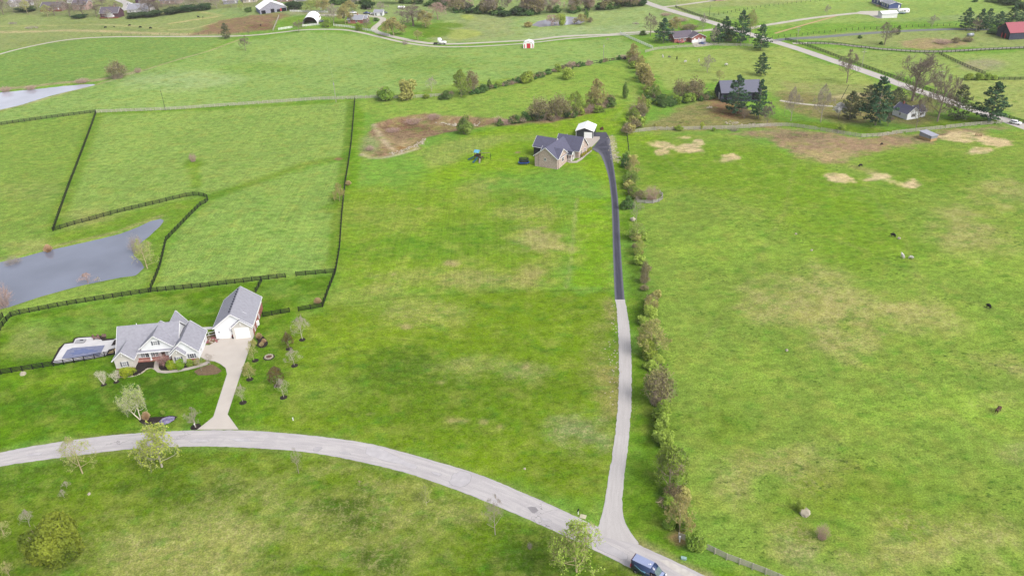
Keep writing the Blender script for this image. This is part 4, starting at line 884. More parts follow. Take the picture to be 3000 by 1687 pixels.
fence('short black fence joined to the brick side of the garage', [(849, 914), (810, 921), (771, 928)], BLK)
fence('short black fence dropping behind the garage roof', [(767, 824), (758, 841), (750, 856)], BLK)
fence('black fence running diagonally down to the sharp paddock corner', [(282, 331), (250, 420), (215, 512), (185, 594), (156, 677)], BLK)
sr = lambda *a: [(x*.2912, 422+y*.2912) for x, y in a]
fence('black fence curving round the end of the pond', sr((535, 878), (760, 810), (945, 762), (1080, 722), (1265, 675), (1450, 632), (1600, 596), (1740, 562), (1850, 535), (1905, 525), (1960, 518), (2010, 522), (2060, 532), (2100, 552), (2085, 585), (2015, 620), (1900, 735), (1770, 870), (1670, 975), (1650, 1065), (1610, 1235), (1560, 1365), (1520, 1452), (1518, 1490)), BLK)
fence('black fence along the upper left paddock edge', [(-80, 380), (0, 367), (146, 347), (281, 330)], BLK)
fence('short black fence stub at the left edge above the house lawn', [(-25, 965), (0, 945), (10, 928)], BLK)
fence('grey weathered fence crossing below the hill field', [(283, 331), (483, 323), (620, 314), (750, 305), (925, 293), (1041, 290), (1111, 287), (1180, 289), (1290, 283)], WEA, full=False, sag=.04)
fence('overgrown old fence climbing to the hedgerow', [(1420, 268), (1500, 244), (1600, 216), (1700, 194), (1768, 182), (1838, 173)], GRN, full=False, rails=2, bay=3.)
fence('pale weathered board fence above the bare earth strip', [(1841, 391), (1913, 382), (1978, 381), (2060, 380), (2135, 378), (2200, 375), (2250, 371), (2311, 370), (2390, 381), (2460, 393), (2524, 403), (2579, 400), (2628, 392), (2700, 384), (2760, 378), (2832, 370), (2934, 362)], WEA, sag=.06)
fence('straight white board fence between lane and brick bungalow', [(1817, 101), (1850, 116), (1880, 129), (1912, 143)], WHT, hgt=1.5)
fence('weathered fence along the front of the brick bungalow lawn', [(1890, 155), (1925, 146), (1978, 141), (2033, 138), (2082, 134), (2140, 135), (2205, 137)], WEA, full=False, sag=.05)
fence('dark fence along the far side of the county road', [(2300, 118), (2355, 133), (2395, 147), (2483, 180), (2560, 208), (2629, 233), (2720, 266), (2800, 296), (2890, 326), (3010, 366)], GRN, full=False)
fence('dark fence beside the pale paddock lane', [(2365, 130), (2439, 130), (2570, 148), (2640, 153), (2687, 156), (2745, 156), (2820, 153), (2890, 149), (3010, 144)], GRN, full=False)
fence('dark fence running down between two right paddocks', [(2751, 160), (2790, 178), (2832, 198), (2885, 219)], GRN, full=False)
fence('dark fence beyond the low green hedge at the right', [(2830, 236), (2911, 235), (3020, 234)], GRN, full=False)
fence('dark post fence between side road and far pasture', [(2262, 113), (2340, 106), (2483, 90), (2600, 84), (2698, 79), (2800, 76)], GRN, full=False, rails=2, rail_h=.03, bay=4)
fence('dark fence on the far side of the county road bend', [(1978, 23), (2010, 35), (2045, 48), (2110, 66), (2160, 80)], GRN, full=False)
fence('thin dark fence crossing the far right pasture', [(2078, 49), (2120, 42), (2193, 28), (2250, 20), (2330, 11), (2416, 3), (2480, -4)], GRN, full=False, rails=2, rail_h=.03, bay=4)
fence('white fence along the farmhouse lane', [(978, 77), (1010, 80), (1036, 84), (1089, 93), (1141, 107)], WHT, full=False, hgt=1.4)
fence('short white fence in front of the white arched shelter', [(886, 79), (910, 76.5), (935, 74.5)], WHT, full=False, hgt=1.4)
fence('short white fence beside the manure lot', [(816, 89), (835, 86), (856, 83)], WHT, full=False, hgt=1.4)
fence('grey plank fence at the edge of the manure lot', [(800, 92), (809, 70), (818, 49)], WEA, full=False, hgt=1.3, rails=5)
fence('white fence behind the white arched shelter', [(850, 35), (885, 36), (917, 37), (960, 38)], WHT, full=False, hgt=1.3)
fence('wire fence with thin posts beside the upper farm lane', [(300, 106), (400, 105), (560, 104), (700, 100)], GRN, full=False, rails=2, rail_h=.02, bay=7, post_w=.12)
fence('weathered wire fence behind the green verge at the lower right', [(1988, 1577), (2030, 1594), (2065, 1608), (2126, 1638), (2196, 1664), (2250, 1685), (2320, 1715)], WEA, rails=5, rail_h=.05, bay=2.2)
fence('curved pale ring fence round the brown thicket', [(1868, 594), (1885, 596), (1905, 597), (1918, 596), (1932, 591), (1941, 584), (1941, 573), (1933, 566)], mat('fence_silver', C(196, 190, 190), .9, .1, .15, 2), bay=2.6, sag=.15, hgt=1.2)
fence('wire fence with dark posts beside the parking area', [(1836, 392), (1838, 410), (1841, 435), (1843, 455)], GRN, full=False, rails=3, rail_h=.03, bay=3)
# ================================================================== BUILDINGS
ROOFG = stripemat('shingles_grey', C(182, 182, 194), C(164, 164, 176), .16, 'Z', .5, .9, .12, .1)
ROOFS = stripemat('shingles_slate', C(116, 116, 140), C(102, 102, 124), .16, 'Z', .5, .9, .12, .1)
ROOFB = stripemat('shingles_brown', C(126, 118, 130), C(112, 104, 116), .18, 'Z', .5, .9, .14, .1)
SIDW = stripemat('siding_white', CV(232, 234, 238), CV(214, 216, 222), .2, 'Z', .25, .6, .03)
SIDG = stripemat('siding_stone_grey', CV(208, 204, 198), CV(186, 182, 176), .3, 'Z', .3, .8, .08)
TRIM = mat('trim_white', CV(240, 240, 242), .5, .3, .03); SHUT = mat('shutter_grey', CV(104, 106, 116), .6, .3, .05)
GLS = mat('window_glass', CV(150, 152, 158), .12, .6, .25, .7); GLD = mat('window_dark', CV(44, 48, 60), .1, .6, .2, .7); DOORW = stripemat('door_white', CV(244, 244, 244), CV(226, 226, 228), .53, 'Z', .12, .5, .02)
BRR = brickmat('brick_red', CV(150, 76, 70), CV(134, 64, 60), CV(170, 130, 120)); BRT = brickmat('brick_tan', CV(188, 166, 158), CV(166, 144, 138), CV(206, 192, 186), .30)
METW = stripemat('metal_white', CV(246, 246, 248), CV(226, 226, 232), .45, 'X', .12, .4, .03, .4); METB = stripemat('metal_black', CV(48, 50, 60), CV(34, 36, 44), .3, 'X', .2, .5, .06, .3)
GUT = TRIM
def gable(t, x0, x1, y0, y1, ze, zr, ax='x', wall=SIDW, roof=ROOFG, oh=.4, oe=.45, zb=-.35, th=.16, trim=TRIM, shift=0., walls=True, skip=()):
    """block with a ridge along ax; walls with gable ends, two roof slabs, rake boards and gutters as parts of t"""
    if ax == 'x': P = lambda a, b, z: (a, b, z); a0, a1, b0, b1 = x0, x1, y0, y1
    else: P = lambda a, b, z: (b, a, z); a0, a1, b0, b1 = y0, y1, x0, x1
    bm_ = (b0+b1)/2+shift
    if walls:
        w_ = MB(); prof = [(b0, zb), (b1, zb), (b1, ze), (bm_, zr-th*.5), (b0, ze)]
        A = [P(a0, b, z) for b, z in prof]; B = [P(a1, b, z) for b, z in prof]
        w_.poly(*A[::-1]); w_.poly(*B); w_.poly(A[0], A[4], B[4], B[0]); w_.poly(A[1], B[1], B[2], A[2]); w_.build('wall', wall, t)
    tr = MB()
    for s, be in ((-1, b0), (1, b1)):
        if s in skip: continue
        run = abs(be-bm_); sl = (zr-ze)/run; e = be+s*oe; zz = ze-sl*oe
        r_ = MB(); pts = [P(a0-oh, bm_, zr), P(a1+oh, bm_, zr), P(a1+oh, e, zz), P(a0-oh, e, zz)]
        r_.prism([(x, y, z) for x, y, z in pts], (0, 0, th)); r_.build('roof', roof, t)
        if trim:
            for aa in (a0-oh-.05, a1+oh+.05):
                tr.bar(P(aa, bm_, zr+th*.35), P(aa, e, zz+th*.35), .06, .22)
            tr.bar(P(a0-oh, e+s*.05, zz+.04), P(a1+oh, e+s*.05, zz+.04), .09, .11)
    if tr.f: tr.build('trim', trim, t)
_wm = {}
def window(t, x, y, z, face, w=1.0, h=1.4, shut=True, glass=GLS, grid=True, name='window', fm=TRIM, sm=SHUT):
    """face: direction the wall looks to, degrees in the thing's own frame"""
    k = (w, h, fm.name, grid)
    if k not in _wm:
        f = MB(); b = .09
        f.box(-w/2-b, w/2+b, -.06, .02, h, h+b); f.box(-w/2-b, w/2+b, -.08, .02, -b, 0); f.box(-w/2-b, -w/2, -.06, .02, 0, h); f.box(w/2, w/2+b, -.06, .02, 0, h)
        if grid: f.box(-w/2, w/2, -.045, .01, h/2-.03, h/2+.03); f.box(-.02, .02, -.04, .01, 0, h)
        g = MB(); g.box(-w/2, w/2, -.025, .02, 0, h); s = MB(); s.box(-.2, .2, -.05, .02, -.02, h+.02)
        for q in range(3): s.box(-.15, .15, -.065, -.04, .08+q*h*.32, .06+q*h*.32+h*.26)
        _wm[k] = (f.mesh('window', fm), s, g)
    fme, s, g = _wm[k]; o = put(name, fme, t, (x, y, z), R(face+90))
    gk = (k, glass.name)
    if gk not in _wm: _wm[gk] = g.mesh('pane', glass)
    put('pane', _wm[gk], o)
    if shut:
        sk = (k, sm.name, 's')
        if sk not in _wm: _wm[sk] = s.mesh('shutter', sm)
        for q in (-1, 1): put('shutter', _wm[sk], o, (q*(w/2+.33), 0, 0))
    return o
def door(t, x, y, z, face, w, h, m, name='garage_door', frame=True):
    d = MB(); d.box(-w/2, w/2, -.03, .02, 0, h); o = d.build(name, m, t, False, (x, y, z), R(face+90))
    if frame:
        f = MB(); f.box(-w/2-.14, -w/2, -.06, .02, 0, h+.14); f.box(w/2, w/2+.14, -.06, .02, 0, h+.14); f.box(-w/2, w/2, -.06, .02, h, h+.14); f.build('door_frame', TRIM, o)
    return o
def house(name, px, py, ang, label, cat='house', group=None):
    p = at(px, py); return thing(name, p, R(ang), label, cat, group)
# --- grey ranch house with white gables
t = house('ranch_house', 339.6, 1082.2, 5.3, 'grey-roofed ranch house with white front gables beside the pool')
gable(t, .2, 15.0, 3.3, 13.4, 3.0, 7.6, 'x', SIDW, ROOFG, oe=.5)                       # main body
gable(t, .2, 4.8, 0, 7.5, 3.0, 5.1, 'y', SIDG, ROOFG)                                   # left wing
gable(t, 13.9, 20.4, 1.2, 10.5, 3.0, 6.1, 'y', SIDW, ROOFG)                             # right wing
gable(t, 14.3, 17.3, .1, 3.0, 2.95, 4.45, 'y', SIDG, ROOFG, oh=.35)                     # small front gable
gable(t, 6.35, 14.1, 2.7, 9.5, 4.15, 7.35, 'y', SIDW, ROOFG, oh=.4, zb=3.2)                # centre gable over the porch
gable(t, 10.0, 14.6, 9.0, 15.6, 3.2, 6.6, 'y', SIDW, ROOFG)                             # rear wing
m_ = MB(); m_.prism([(5.2, 3.9, 3.75), (13.9, 3.9, 3.75), (13.9, 2.2, 2.85), (5.2, 2.2, 2.85)], (0, 0, .14)); m_.build('porch_roof', ROOFG, t)
m_ = MB(); m_.bar((5.2, 2.14, 2.86), (13.9, 2.14, 2.86), .12, .22); m_.build('porch_beam', TRIM, t)
m_ = MB(); m_.box(4.85, 13.85, 2.3, 3.28, -.3, .32); m_.build('porch_floor', BRR, t)
for x in (8.2, 10.6, 12.9):
    m_ = MB(); m_.box(x-.14, x+.14, 2.35, 2.63, .32, 2.8); m_.box(x-.2, x+.2, 2.3, 2.68, .32, .5); m_.box(x-.2, x+.2, 2.3, 2.68, 2.62, 2.78); m_.build('porch_post', TRIM, t)
m_ = MB(); m_.box(4.82, 14.28, 3.19, 3.28, -.3, .75); m_.box(17.32, 20.42, 1.12, 1.195, -.3, .55); m_.box(.2, 4.82, -.04, -.005, -.3, .22); m_.build('brick_base', BRR, t)
window(t, 2.5, 0, .75, -90, .95, 1.35); window(t, 15.8, .1, .75, -90, .95, 1.35); window(t, 18.8, 1.2, .8, -90, 1.0, 1.15, glass=GLD)
window(t, 10.25, 2.7, 4.6, -90, .95, 1.15)
window(t, 6.1, 3.3, .85, -90, 1.0, 1.35, False); window(t, 7.15, 3.3, .85, -90, .8, 1.35, False, GLD); window(t, 8.6, 3.3, .85, -90, .9, 1.35, False); window(t, 9.6, 3.3, .85, -90, .7, 1.35, True); window(t, 12.9, 3.3, .85, -90, .9, 1.35, False, GLD)
door(t, 11.2, 3.3, .35, -90, 1.0, 2.1, mat('door_brown', C(92, 66, 62), .5), 'front_door')
window(t, 20.4, 4.0, .9, 0, .9, 1.2, False); window(t, 20.4, 8.0, .9, 0, .9, 1.2, False)
m_ = MB(); m_.tube([(14.3+1.5, -.28, 3.35), (15.8, -.28, 3.8)], .12, 6); m_.build('gable_vent', TRIM, t); m_ = MB(); m_.tube([(2.5, -.35, 3.9), (2.5, -.35, 4.4)], .12, 6); m_.build('gable_vent', TRIM, t)
for x, y, z in ((4.6, 8.5, 7.5), ):
    m_ = MB(); m_.tube([(x, y, z-.3), (x, y, z+.55)], .09, 8); m_.build('vent_pipe', TRIM, t)
for x, y, z in ((11.4, 11.9, 5.6), (11.0, 10.9, 5.1)):
    m_ = MB(); m_.box(x-.15, x+.15, y-.15, y+.15, z-.2, z+.28); m_.build('roof_vent', mat('vent_dark', C(52, 54, 72), .6), t)
# --- detached garage
t = house('detached_garage', 634, 987.6, 5.3, 'large detached garage with white front and two garage doors', 'garage')
gable(t, .3, 10.1, -1.0, 13.6, 3.6, 7.3, 'y', SIDW, ROOFG, oe=.35, oh=.35)
gable(t, 4.95, 10.0, -1.75, 2.2, 3.55, 5.6, 'y', SIDG, ROOFG, oh=.3, oe=.25)
m_ = MB(); m_.box(10.11, 10.17, -1.0, 13.6, -.3, 2.1); m_.build('brick_base', BRR, t)
m_ = MB(); m_.box(10.11, 10.15, -1.0, 13.6, 2.1, 3.5); m_.build('upper_siding', SIDW, t)
door(t, 3.1, -1.0, 0, -90, 2.75, 2.35, DOORW); door(t, 7.5, -1.75, 0, -90, 3.5, 3.2, DOORW)
m_ = MB(); m_.tube([(7.45, -2.08, 4.3), (7.45, -2.08, 4.9)], .13, 6); m_.build('gable_vent', TRIM, t)
for i in range(10):
    y = .6+i*1.35; m_ = MB(); m_.box(4.5, 4.9, y-.2, y+.2, 6.72, 7.32); m_.build('roof_vent', MATS['vent_dark'], t)
for x in (1.35, 4.72):
    m_ = MB(); m_.box(x-.09, x+.09, -1.16, -1.0, 1.95, 2.3); m_.build('wall_lamp', MATS['vent_dark'], t)
m_ = MB(); m_.box(10.18, 10.7, 3.6, 4.6, .35, 1.5); m_.build('air_conditioner', TRIM, t); m_ = MB(); m_.tube([(10.3, 3.2, .1), (10.3, 3.2, 2.2), (10.2, 2.5, 3.2)], .07, 6); m_.build('downpipe', TRIM, t)
for y in (1.0, 7.5):
    window(t, 10.17, y, .5, 0, .7, 1.1, False, GLD)
# --- tan brick house
t = house('brick_house', 1565.8, 486.3, -32, 'tan brick house with slate-grey roofs at the end of the asphalt drive')
gable(t, .2, 10.3, 0, 17.5, 4.6, 8.3, 'y', BRT, ROOFS, zb=-1.0)
gable(t, 2.0, 10.6, .6, 7.6, 4.7, 7.3, 'x', BRT, ROOFS, oh=.3, zb=.2)
gable(t, 3.0, 13.7, 11.9, 19.6, 4.7, 8.9, 'x', BRT, ROOFS, zb=.2)
gable(t, -5.6, 3.0, 9.4, 16.8, 4.6, 7.6, 'x', mat('porch_dark', C(50, 50, 60), .8), ROOFS, zb=-.8)
m_ = MB(); m_.prism([(8.6, 7.6, 5.2), (8.6, 12.0, 5.2), (11.9, 12.0, 4.15), (11.9, 7.6, 4.15)], (0, 0, .14)); m_.build('porch_roof', ROOFS, t)
gable(t, 10.4, 12.6, 7.7, 9.5, 4.1, 5.1, 'x', TRIM, mat('metal_dark', C(70, 74, 90), .4), oh=.15, oe=.2, zb=3.9, th=.08)
m_ = MB(); m_.box(10.3, 12.2, 7.6, 12.0, .2, 1.75); m_.build('porch_floor', CD, t)
for x, y in ((12.4, 7.85), (12.4, 9.4), (11.9, 11.6)):
    m_ = MB(); m_.box(x-.13, x+.13, y-.13, y+.13, 1.4, 4.15); m_.build('porch_post', TRIM, t)
window(t, 4.9, 0, 3.0, -90, .8, 1.0, False, GLD); window(t, 10.6, 4.1, 2.4, 0, 1.4, 1.5, False, GLD); window(t, 13.7, 14.0, 2.4, 0, .9, 1.6, False, GLD); window(t, 13.7, 17.3, 2.4, 0, .9, 1.6, False, GLD); window(t, 13.7, 15.75, 5.6, 0, .5, .7, False, GLD)
door(t, 10.3, 8.6, 1.75, 0, 1.1, 2.1, mat('door_dark', C(60, 44, 44), .5), 'front_door')
window(t, 10.3, 10.6, 2.4, 0, 1.0, 1.4, False, GLD)
m_ = MB(); m_.tube([(1.9, -.12, -.6), (1.9, -.12, 5.0), (1.9, -.2, 6.2)], .05, 6); m_.build('service_mast', mat('pipe_grey', C(110, 106, 104), .6), t)
for y in (10.2, 10.9, 11.4):
    ch = thing('porch_chair', t.matrix_basis @ Vector((11.2, y, 1.75)), R(-32), ['dark red porch chair nearest the brick house door', 'middle dark red chair on the brick house porch', 'dark red porch chair beside the corner post'][[10.2, 10.9, 11.4].index(y)], 'chair', 'red porch chairs')
    RC = mat('chair_red', C(150, 30, 56), .5)
    m_ = MB(); m_.box(-.22, .24, -.22, .22, .36, .42); m_.build('seat', RC, ch); m_ = MB(); m_.hexa([(-.26, -.22, .4), (-.2, -.22, .4), (-.2, .22, .4), (-.26, .22, .4)], [(-.4, -.22, 1.0), (-.35, -.22, 1.0), (-.35, .22, 1.0), (-.4, .22, 1.0)]); m_.build('backrest', RC, ch)
    for a in (-.2, .2):
        for b_ in (-.2, .2):
            m_ = MB(); m_.box(a-.025, a+.025, b_-.025, b_+.025, 0, .36); m_.build('leg', RC, ch)
pad('front_path', [(1655, 472), (1668, 478), (1690, 478), (1706, 468), (1732, 446), (1735, 441), (1730, 437), (1724, 447), (1702, 463), (1688, 472), (1672, 473), (1660, 467)], CM, .09)
# --- black garage with white roof
t = house('steel_garage', 1688.5, 402.5, -14, 'small black steel garage with white roof and white door', 'garage')
gable(t, 0, 7.4, -.6, 8.2, 3.2, 4.6, 'y', METB, METW, oh=.35, oe=.3)
door(t, 5.2, -.6, 0, -90, 3.5, 2.7, DOORW, frame=False); m_ = MB()
for x in (.0, 7.4): m_.box(x-.06, x+.06, -.68, -.56, -.2, 3.2)
m_.build('corner_trim', TRIM, t)
# --- farm and far buildings
OLDW = stripemat('boards_grey', CV(160, 160, 172), CV(112, 112, 128), .32, 'X', .35, .9, .25, .1); OLDB = stripemat('boards_black', CV(76, 80, 98), CV(46, 48, 62), .3, 'X', .35, .9, .3, .1); BLUW = stripemat('boards_blue', CV(112, 124, 160), CV(92, 102, 140), .4, 'X', .3, .7, .12)
BLUS = stripemat('siding_blue', CV(74, 86, 136), CV(60, 72, 118), .25, 'Z', .3, .7, .06); REDR = stripemat('roof_red', C(192, 108, 120), C(176, 92, 106), .6, 'X', .2, .6, .1, .2); METG = stripemat('metal_grey', C(176, 178, 190), C(158, 160, 172), .5, 'X', .2, .5, .06, .3)
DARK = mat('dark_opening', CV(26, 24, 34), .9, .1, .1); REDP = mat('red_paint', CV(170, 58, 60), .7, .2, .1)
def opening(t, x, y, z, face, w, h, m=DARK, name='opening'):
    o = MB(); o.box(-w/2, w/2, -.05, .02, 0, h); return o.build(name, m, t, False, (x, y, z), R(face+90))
t = house('tobacco_barn', 763, 43, 25, 'old grey barn with white metal roof above the manure lot', 'barn')
gable(t, 0, 20.5, 0, 16, 3.6, 8.4, 'y', OLDW, METW, oh=.3, oe=.4, shift=-1.)
opening(t, 2.6, 0, 0, -90, 3.2, 2.6); opening(t, 9.6, 0, 0, -90, 2.8, 3.0); opening(t, 14.2, 0, 0, -90, 2.6, 2.2); opening(t, 18.3, 0, 0, -90, 3.6, 2.8)
opening(t, 16.0, -.06, .8, -90, 1.2, 1.9, REDP, 'red_door'); m_ = MB(); m_.box(-.1, -.03, .2, 15.8, -.2, 3.5); m_.build('side_cladding', BLUW, t)
def hoop():
    t = house('hoop_barn', 886, 75, 4, 'white arched fabric shelter with open front on the farm', 'shelter')
    n = 14; L = 22.; r_ = 5.4; hh = 5.6; m_ = MB()
    ring = [(r_-r_*math.cos(math.pi*i/n), hh*math.sin(math.pi*i/n)**.9) for i in range(n+1)]
    for (a, b), (c, d) in zip(ring, ring[1:]): m_.poly((a, 0, b), (c, 0, d), (c, L, d), (a, L, b)); 
    m_.build('cover', mat('fabric_white', CV(250, 250, 250), .6, .2, .03), t, True)
    m_ = MB(); m_.poly(*[(a, L-.1, b) for a, b in ring]); m_.build('end_wall', mat('fabric_inside', C(170, 150, 140), .8), t)
    for k in range(0, 8):
        m_ = MB(); m_.tube([(a*.985+.08, .05+k*L/7.02, b*.985) for a, b in ring], .09, 4); m_.build('frame_hoop', mat('steel', C(150, 150, 150), .4, .4, 0, metal=.3), t)
    m_ = MB(); m_.box(.3, 10.5, 14, 21.5, 0, 2.6); m_.build('hay_stack', mat('hay', C(150, 112, 84), .95, .1, .2, 1), t)
hoop()
t = house('farm_house', 1019, 70, -8, 'small red brick farmhouse with grey roof on the farm lane')
gable(t, 0, 11, 0, 9, 2.8, 5.0, 'x', BRR, METG, trim=TRIM); window(t, 1.3, 0, .9, -90, 1.2, 1.3, False, GLD); window(t, 6.5, 0, .9, -90, 1.2, 1.3, False, GLD); gable(t, 8, 13.5, 3, 9, 2.8, 4.8, 'x', mat('plaster', C(196, 180, 170), .9), METG); m_ = MB(); m_.box(6, 6.7, 4.6, 5.4, 4, 6.1); m_.build('chimney', BRR, t)
t = house('white_shed', 1097, 47, -6, 'small white outbuilding with grey roof beyond the farmhouse', 'shed')
gable(t, 0, 6.5, 0, 5, 2.5, 3.9, 'x', SIDW, METG); [opening(t, x, 0, 0, -90, .9, 1.9, m) for x, m in ((1.2, GLD), (3.2, TRIM), (5.2, GLD))]
t = house('garden_shed', 1533, 142.5, -6, 'red and white garden shed with white gambrel roof by the lane', 'shed')
SHR = stripemat('shed_red', CV(196, 52, 62), CV(176, 42, 52), .3, 'X', .2, .7, .05)
m_ = MB(); pr = [(0, 0), (6.4, 0), (6.4, 2.6), (5.4, 3.6), (3.2, 4.2), (1.0, 3.6), (0, 2.6)]
m_.prism([(x, 0, z) for x, z in pr], (0, 5.2, 0)); m_.build('wall', mat('shed_white', CV(244, 244, 246), .6), t)
for (a, b), (c, d) in zip(pr[2:], pr[3:]):
    m_ = MB(); m_.prism([(a, -.3, b+.05), (c, -.3, d+.05), (c, 5.5, d+.05), (a, 5.5, b+.05)], (0, 0, .1)); m_.build('roof', METW, t)
opening(t, 3.3, 0, 0, -90, 2.3, 2.9, SHR, 'door'); opening(t, .75, 0, .1, -90, .5, 2.3, SHR, 'door_panel'); opening(t, 5.9, 0, .1, -90, .45, 2.3, SHR, 'door_panel')
opening(t, 0, 1.2, .1, 180, 1.0, 2.0, SHR, 'side_panel'); m_ = MB(); m_.box(-.1, .1, -.03, .03, -.1, .1); m_.build('star_ornament', TRIM, t, False, (3.3, -.08, 3.3))
t = house('brick_bungalow', 2026, 127, 14, 'red brick bungalow with brown roof and white garage front among pines')
gable(t, 0, 9.5, 0, 8, 3.2, 5.4, 'y', BRR, ROOFB); gable(t, -9.5, 3, 4.5, 13.5, 2.9, 5.9, 'x', BRR, ROOFB)
m_ = MB(); m_.box(.1, 9.4, -.08, -.01, -.3, 1.9); m_.build('garage_front', SIDW, t); [opening(t, x, -.08, .0, -90, 3.4, 1.85, DOORW, 'garage_door') for x in (2.5, 6.9)]
[opening(t, x, -.02, 2.0, -90, .9, .7, TRIM, 'window') for x in (2.0, 4.7, 7.4)]; window(t, -6, 4.5, .9, -90, 1.3, 1.2, False, GLD); window(t, -2.5, 4.5, .9, -90, 1.3, 1.2, False, GLD)
pad('bungalow_drive', [(2028, 128), (2066, 122), (2090, 133), (2060, 137), (2035, 139)], LM, .08)
t = house('black_barn', 2101, 284, -1, 'black board barn with grey roof half hidden by two pines', 'barn')
gable(t, 0, 18.5, -8.5, 2.6, 4.6, 8.6, 'x', OLDB, stripemat('metal_slate', C(124, 126, 146), C(112, 114, 132), .5, 'X', .2, .6, .08), oh=.5, oe=.6, trim=None); m_ = MB(); m_.hexa([(0, 2.6, -.3), (18, 2.6, -.3), (18, 6.5, -.3), (0, 6.5, -.3)], [(0, 2.6, 4.5), (18, 2.6, 4.5), (18, 6.5, 2.6), (0, 6.5, 2.6)]); m_.build('lean_to', OLDB, t)
opening(t, 0, -3.0, 0, 180, .9, 3.2, TRIM, 'white_door'); opening(t, 0, -4.3, 0, 180, .9, 3.2, TRIM, 'white_door'); opening(t, 0, -7.6, 0, 180, .8, 2.6, OLDW, 'board_door'); opening(t, 2.0, -8.5, 0, -90, 1.4, 3.4); opening(t, 16.3, -8.5, .5, -90, 3.4, 3.0)
t = house('white_cottage', 2656, 352, 18, 'small white cottage with dark shutters under the big bare trees')
gable(t, 0, 6.6, 0, 9, 2.7, 5.2, 'y', SIDW, ROOFS, oh=.3); gable(t, 6.0, 11, 1.0, 6.5, 2.6, 4.6, 'x', SIDW, ROOFS, oh=.3)
window(t, 3.3, 0, 1.0, -90, 1.1, 1.4, True, GLD, sm=DARK); window(t, 9.0, 1.0, .9, -90, .9, 1.3, True, GLD, sm=DARK); window(t, 0, 4.5, 1.0, 180, .8, 1.2, False, GLD); door(t, 7.2, 1.0, 0, -90, .9, 2.0, TRIM, 'front_door')
m_ = MB(); m_.box(2.9, 3.5, 6.4, 7.0, 4, 6.3); m_.build('chimney', BRR, t)
t = house('run_in_shelter', 2725.7, 415.7, 22, 'small grey run-in shelter with tan lower boards on bare earth', 'shelter')
m_ = MB(); m_.hexa([(0, 0, 0), (3.5, 0, 0), (3.0, 5.6, 0), (-.5, 5.6, 0)], [(0, 0, 1.1), (3.5, 0, 1.1), (3.0, 5.6, 1.1), (-.5, 5.6, 1.1)]); m_.build('lower_wall', stripemat('planks_tan', C(214, 180, 126), C(190, 156, 104), .25, 'Z', .2, .8, .08), t)
m_ = MB(); m_.hexa([(0.02, 0.02, 1.1), (3.48, 0.02, 1.1), (2.98, 5.58, 1.1), (-.48, 5.58, 1.1)], [(0.02, 0.02, 2.3), (3.48, .02, 2.3), (2.98, 5.58, 2.9), (-.48, 5.58, 2.9)]); m_.build('upper_wall', METG, t)
m_ = MB(); m_.prism([(-.3, -.4, 2.28), (3.8, -.4, 2.28), (3.3, 5.9, 2.98), (-.8, 5.9, 2.98)], (0, 0, .1)); m_.build('roof', mat('roof_grey', C(186, 188, 204), .5, .3, .04), t)
t = house('red_roof_barn', 2955, 117.5, 3, 'black barn with faded red roof at the right edge', 'barn')
gable(t, 0, 26, 0, 12.5, 4.2, 8.6, 'x', OLDB, REDR, trim=None, oh=.4, oe=.5)
opening(t, 0, 2.2, 0, 180, 2.6, 3.0); opening(t, 0, 5.6, 0, 180, 2.0, 3.0); opening(t, -.04, 4.0, 0, 180, 1.1, 2.8, REDP, 'red_door'); opening(t, -.04, 7.2, 0, 180, .9, 2.6, REDP, 'red_door'); m_ = MB(); m_.box(-.12, -.02, 5.9, 6.5, 3.2, 8.0); m_.build('hay_slot', DARK, t)
t = house('blue_house', 2603, 29.5, 3, 'long blue manufactured house with grey roof beside white outbuilding')
gable(t, 0, 8.6, 0, 26, 3.6, 5.0, 'y', BLUS, METG, oh=.3, oe=.3, zb=.0); m_ = MB(); m_.box(-.05, 8.65, -.05, 26, -.3, .75); m_.build('skirting', mat('skirting_grey', C(206, 204, 200), .8), t)
for y in (2.5, 6.8, 9.6, 17.5, 22.): window(t, 0, y, 1.6, 180, 1.4, 1.3, False, GLS)
opening(t, 0, 13.2, .8, 180, 1.2, 2.1, DARK, 'front_door'); gable(t, -.9, 2, 11.6, 14.8, 3.5, 4.6, 'x', BLUS, METG, oh=.1, zb=3.3); opening(t, 7.2, 0, .8, -90, .9, 2.0, TRIM, 'back_door')
m_ = MB(); m_.box(-2.2, -.06, 11.8, 14.4, -.1, .8); m_.build('steps', mat('timber_new', C(214, 186, 146), .9), t)
t = house('white_outbuilding', 2583, 54.5, 2, 'low white metal outbuilding in front of the blue house', 'outbuilding')
gable(t, 0, 10.4, 0, 6.4, 3.0, 4.0, 'x', mat('white_sheet', CV(222, 222, 224), .5), METW, oh=.4, trim=None); opening(t, 7.5, 0, .2, -90, 1.4, .5, TRIM, 'window')
# suburb at the top left
HB = brickmat('brick_suburb', CV(170, 138, 130), CV(150, 118, 112), CV(180, 160, 152)); HD = stripemat('siding_dim', CV(206, 204, 206), CV(190, 188, 192), .22, 'Z', .3, .7, .05)
def sub(px, py, ang, w_, d_, ze, zr, wall, roof, label, wins=3, wing=None, base=None):
    t = house('suburban_house', px, py, ang, label, 'house', 'suburban houses along the top edge'); gable(t, 0, w_, 0, d_, ze, zr, 'x', wall, roof)
    if wing: gable(t, wing[0], wing[1], -wing[2], 3, ze-.1, ze+(wing[1]-wing[0])*.32, 'y', wing[3], roof)
    for i in range(wins): window(t, w_*(i+.6)/(wins+.2), 0, .9, -90, 1.0, 1.3, False, TRIM if i % 2 else GLD)
    if base: m_ = MB(); m_.box(.1, w_-.1, -2.2, -.02, -.2, .7); m_.build('deck', base, t)
    m_ = MB(); m_.box(w_*.7, w_*.7+.7, d_*.5-.4, d_*.5+.4, zr-1.0, zr+.9); m_.build('chimney', HB, t); return t
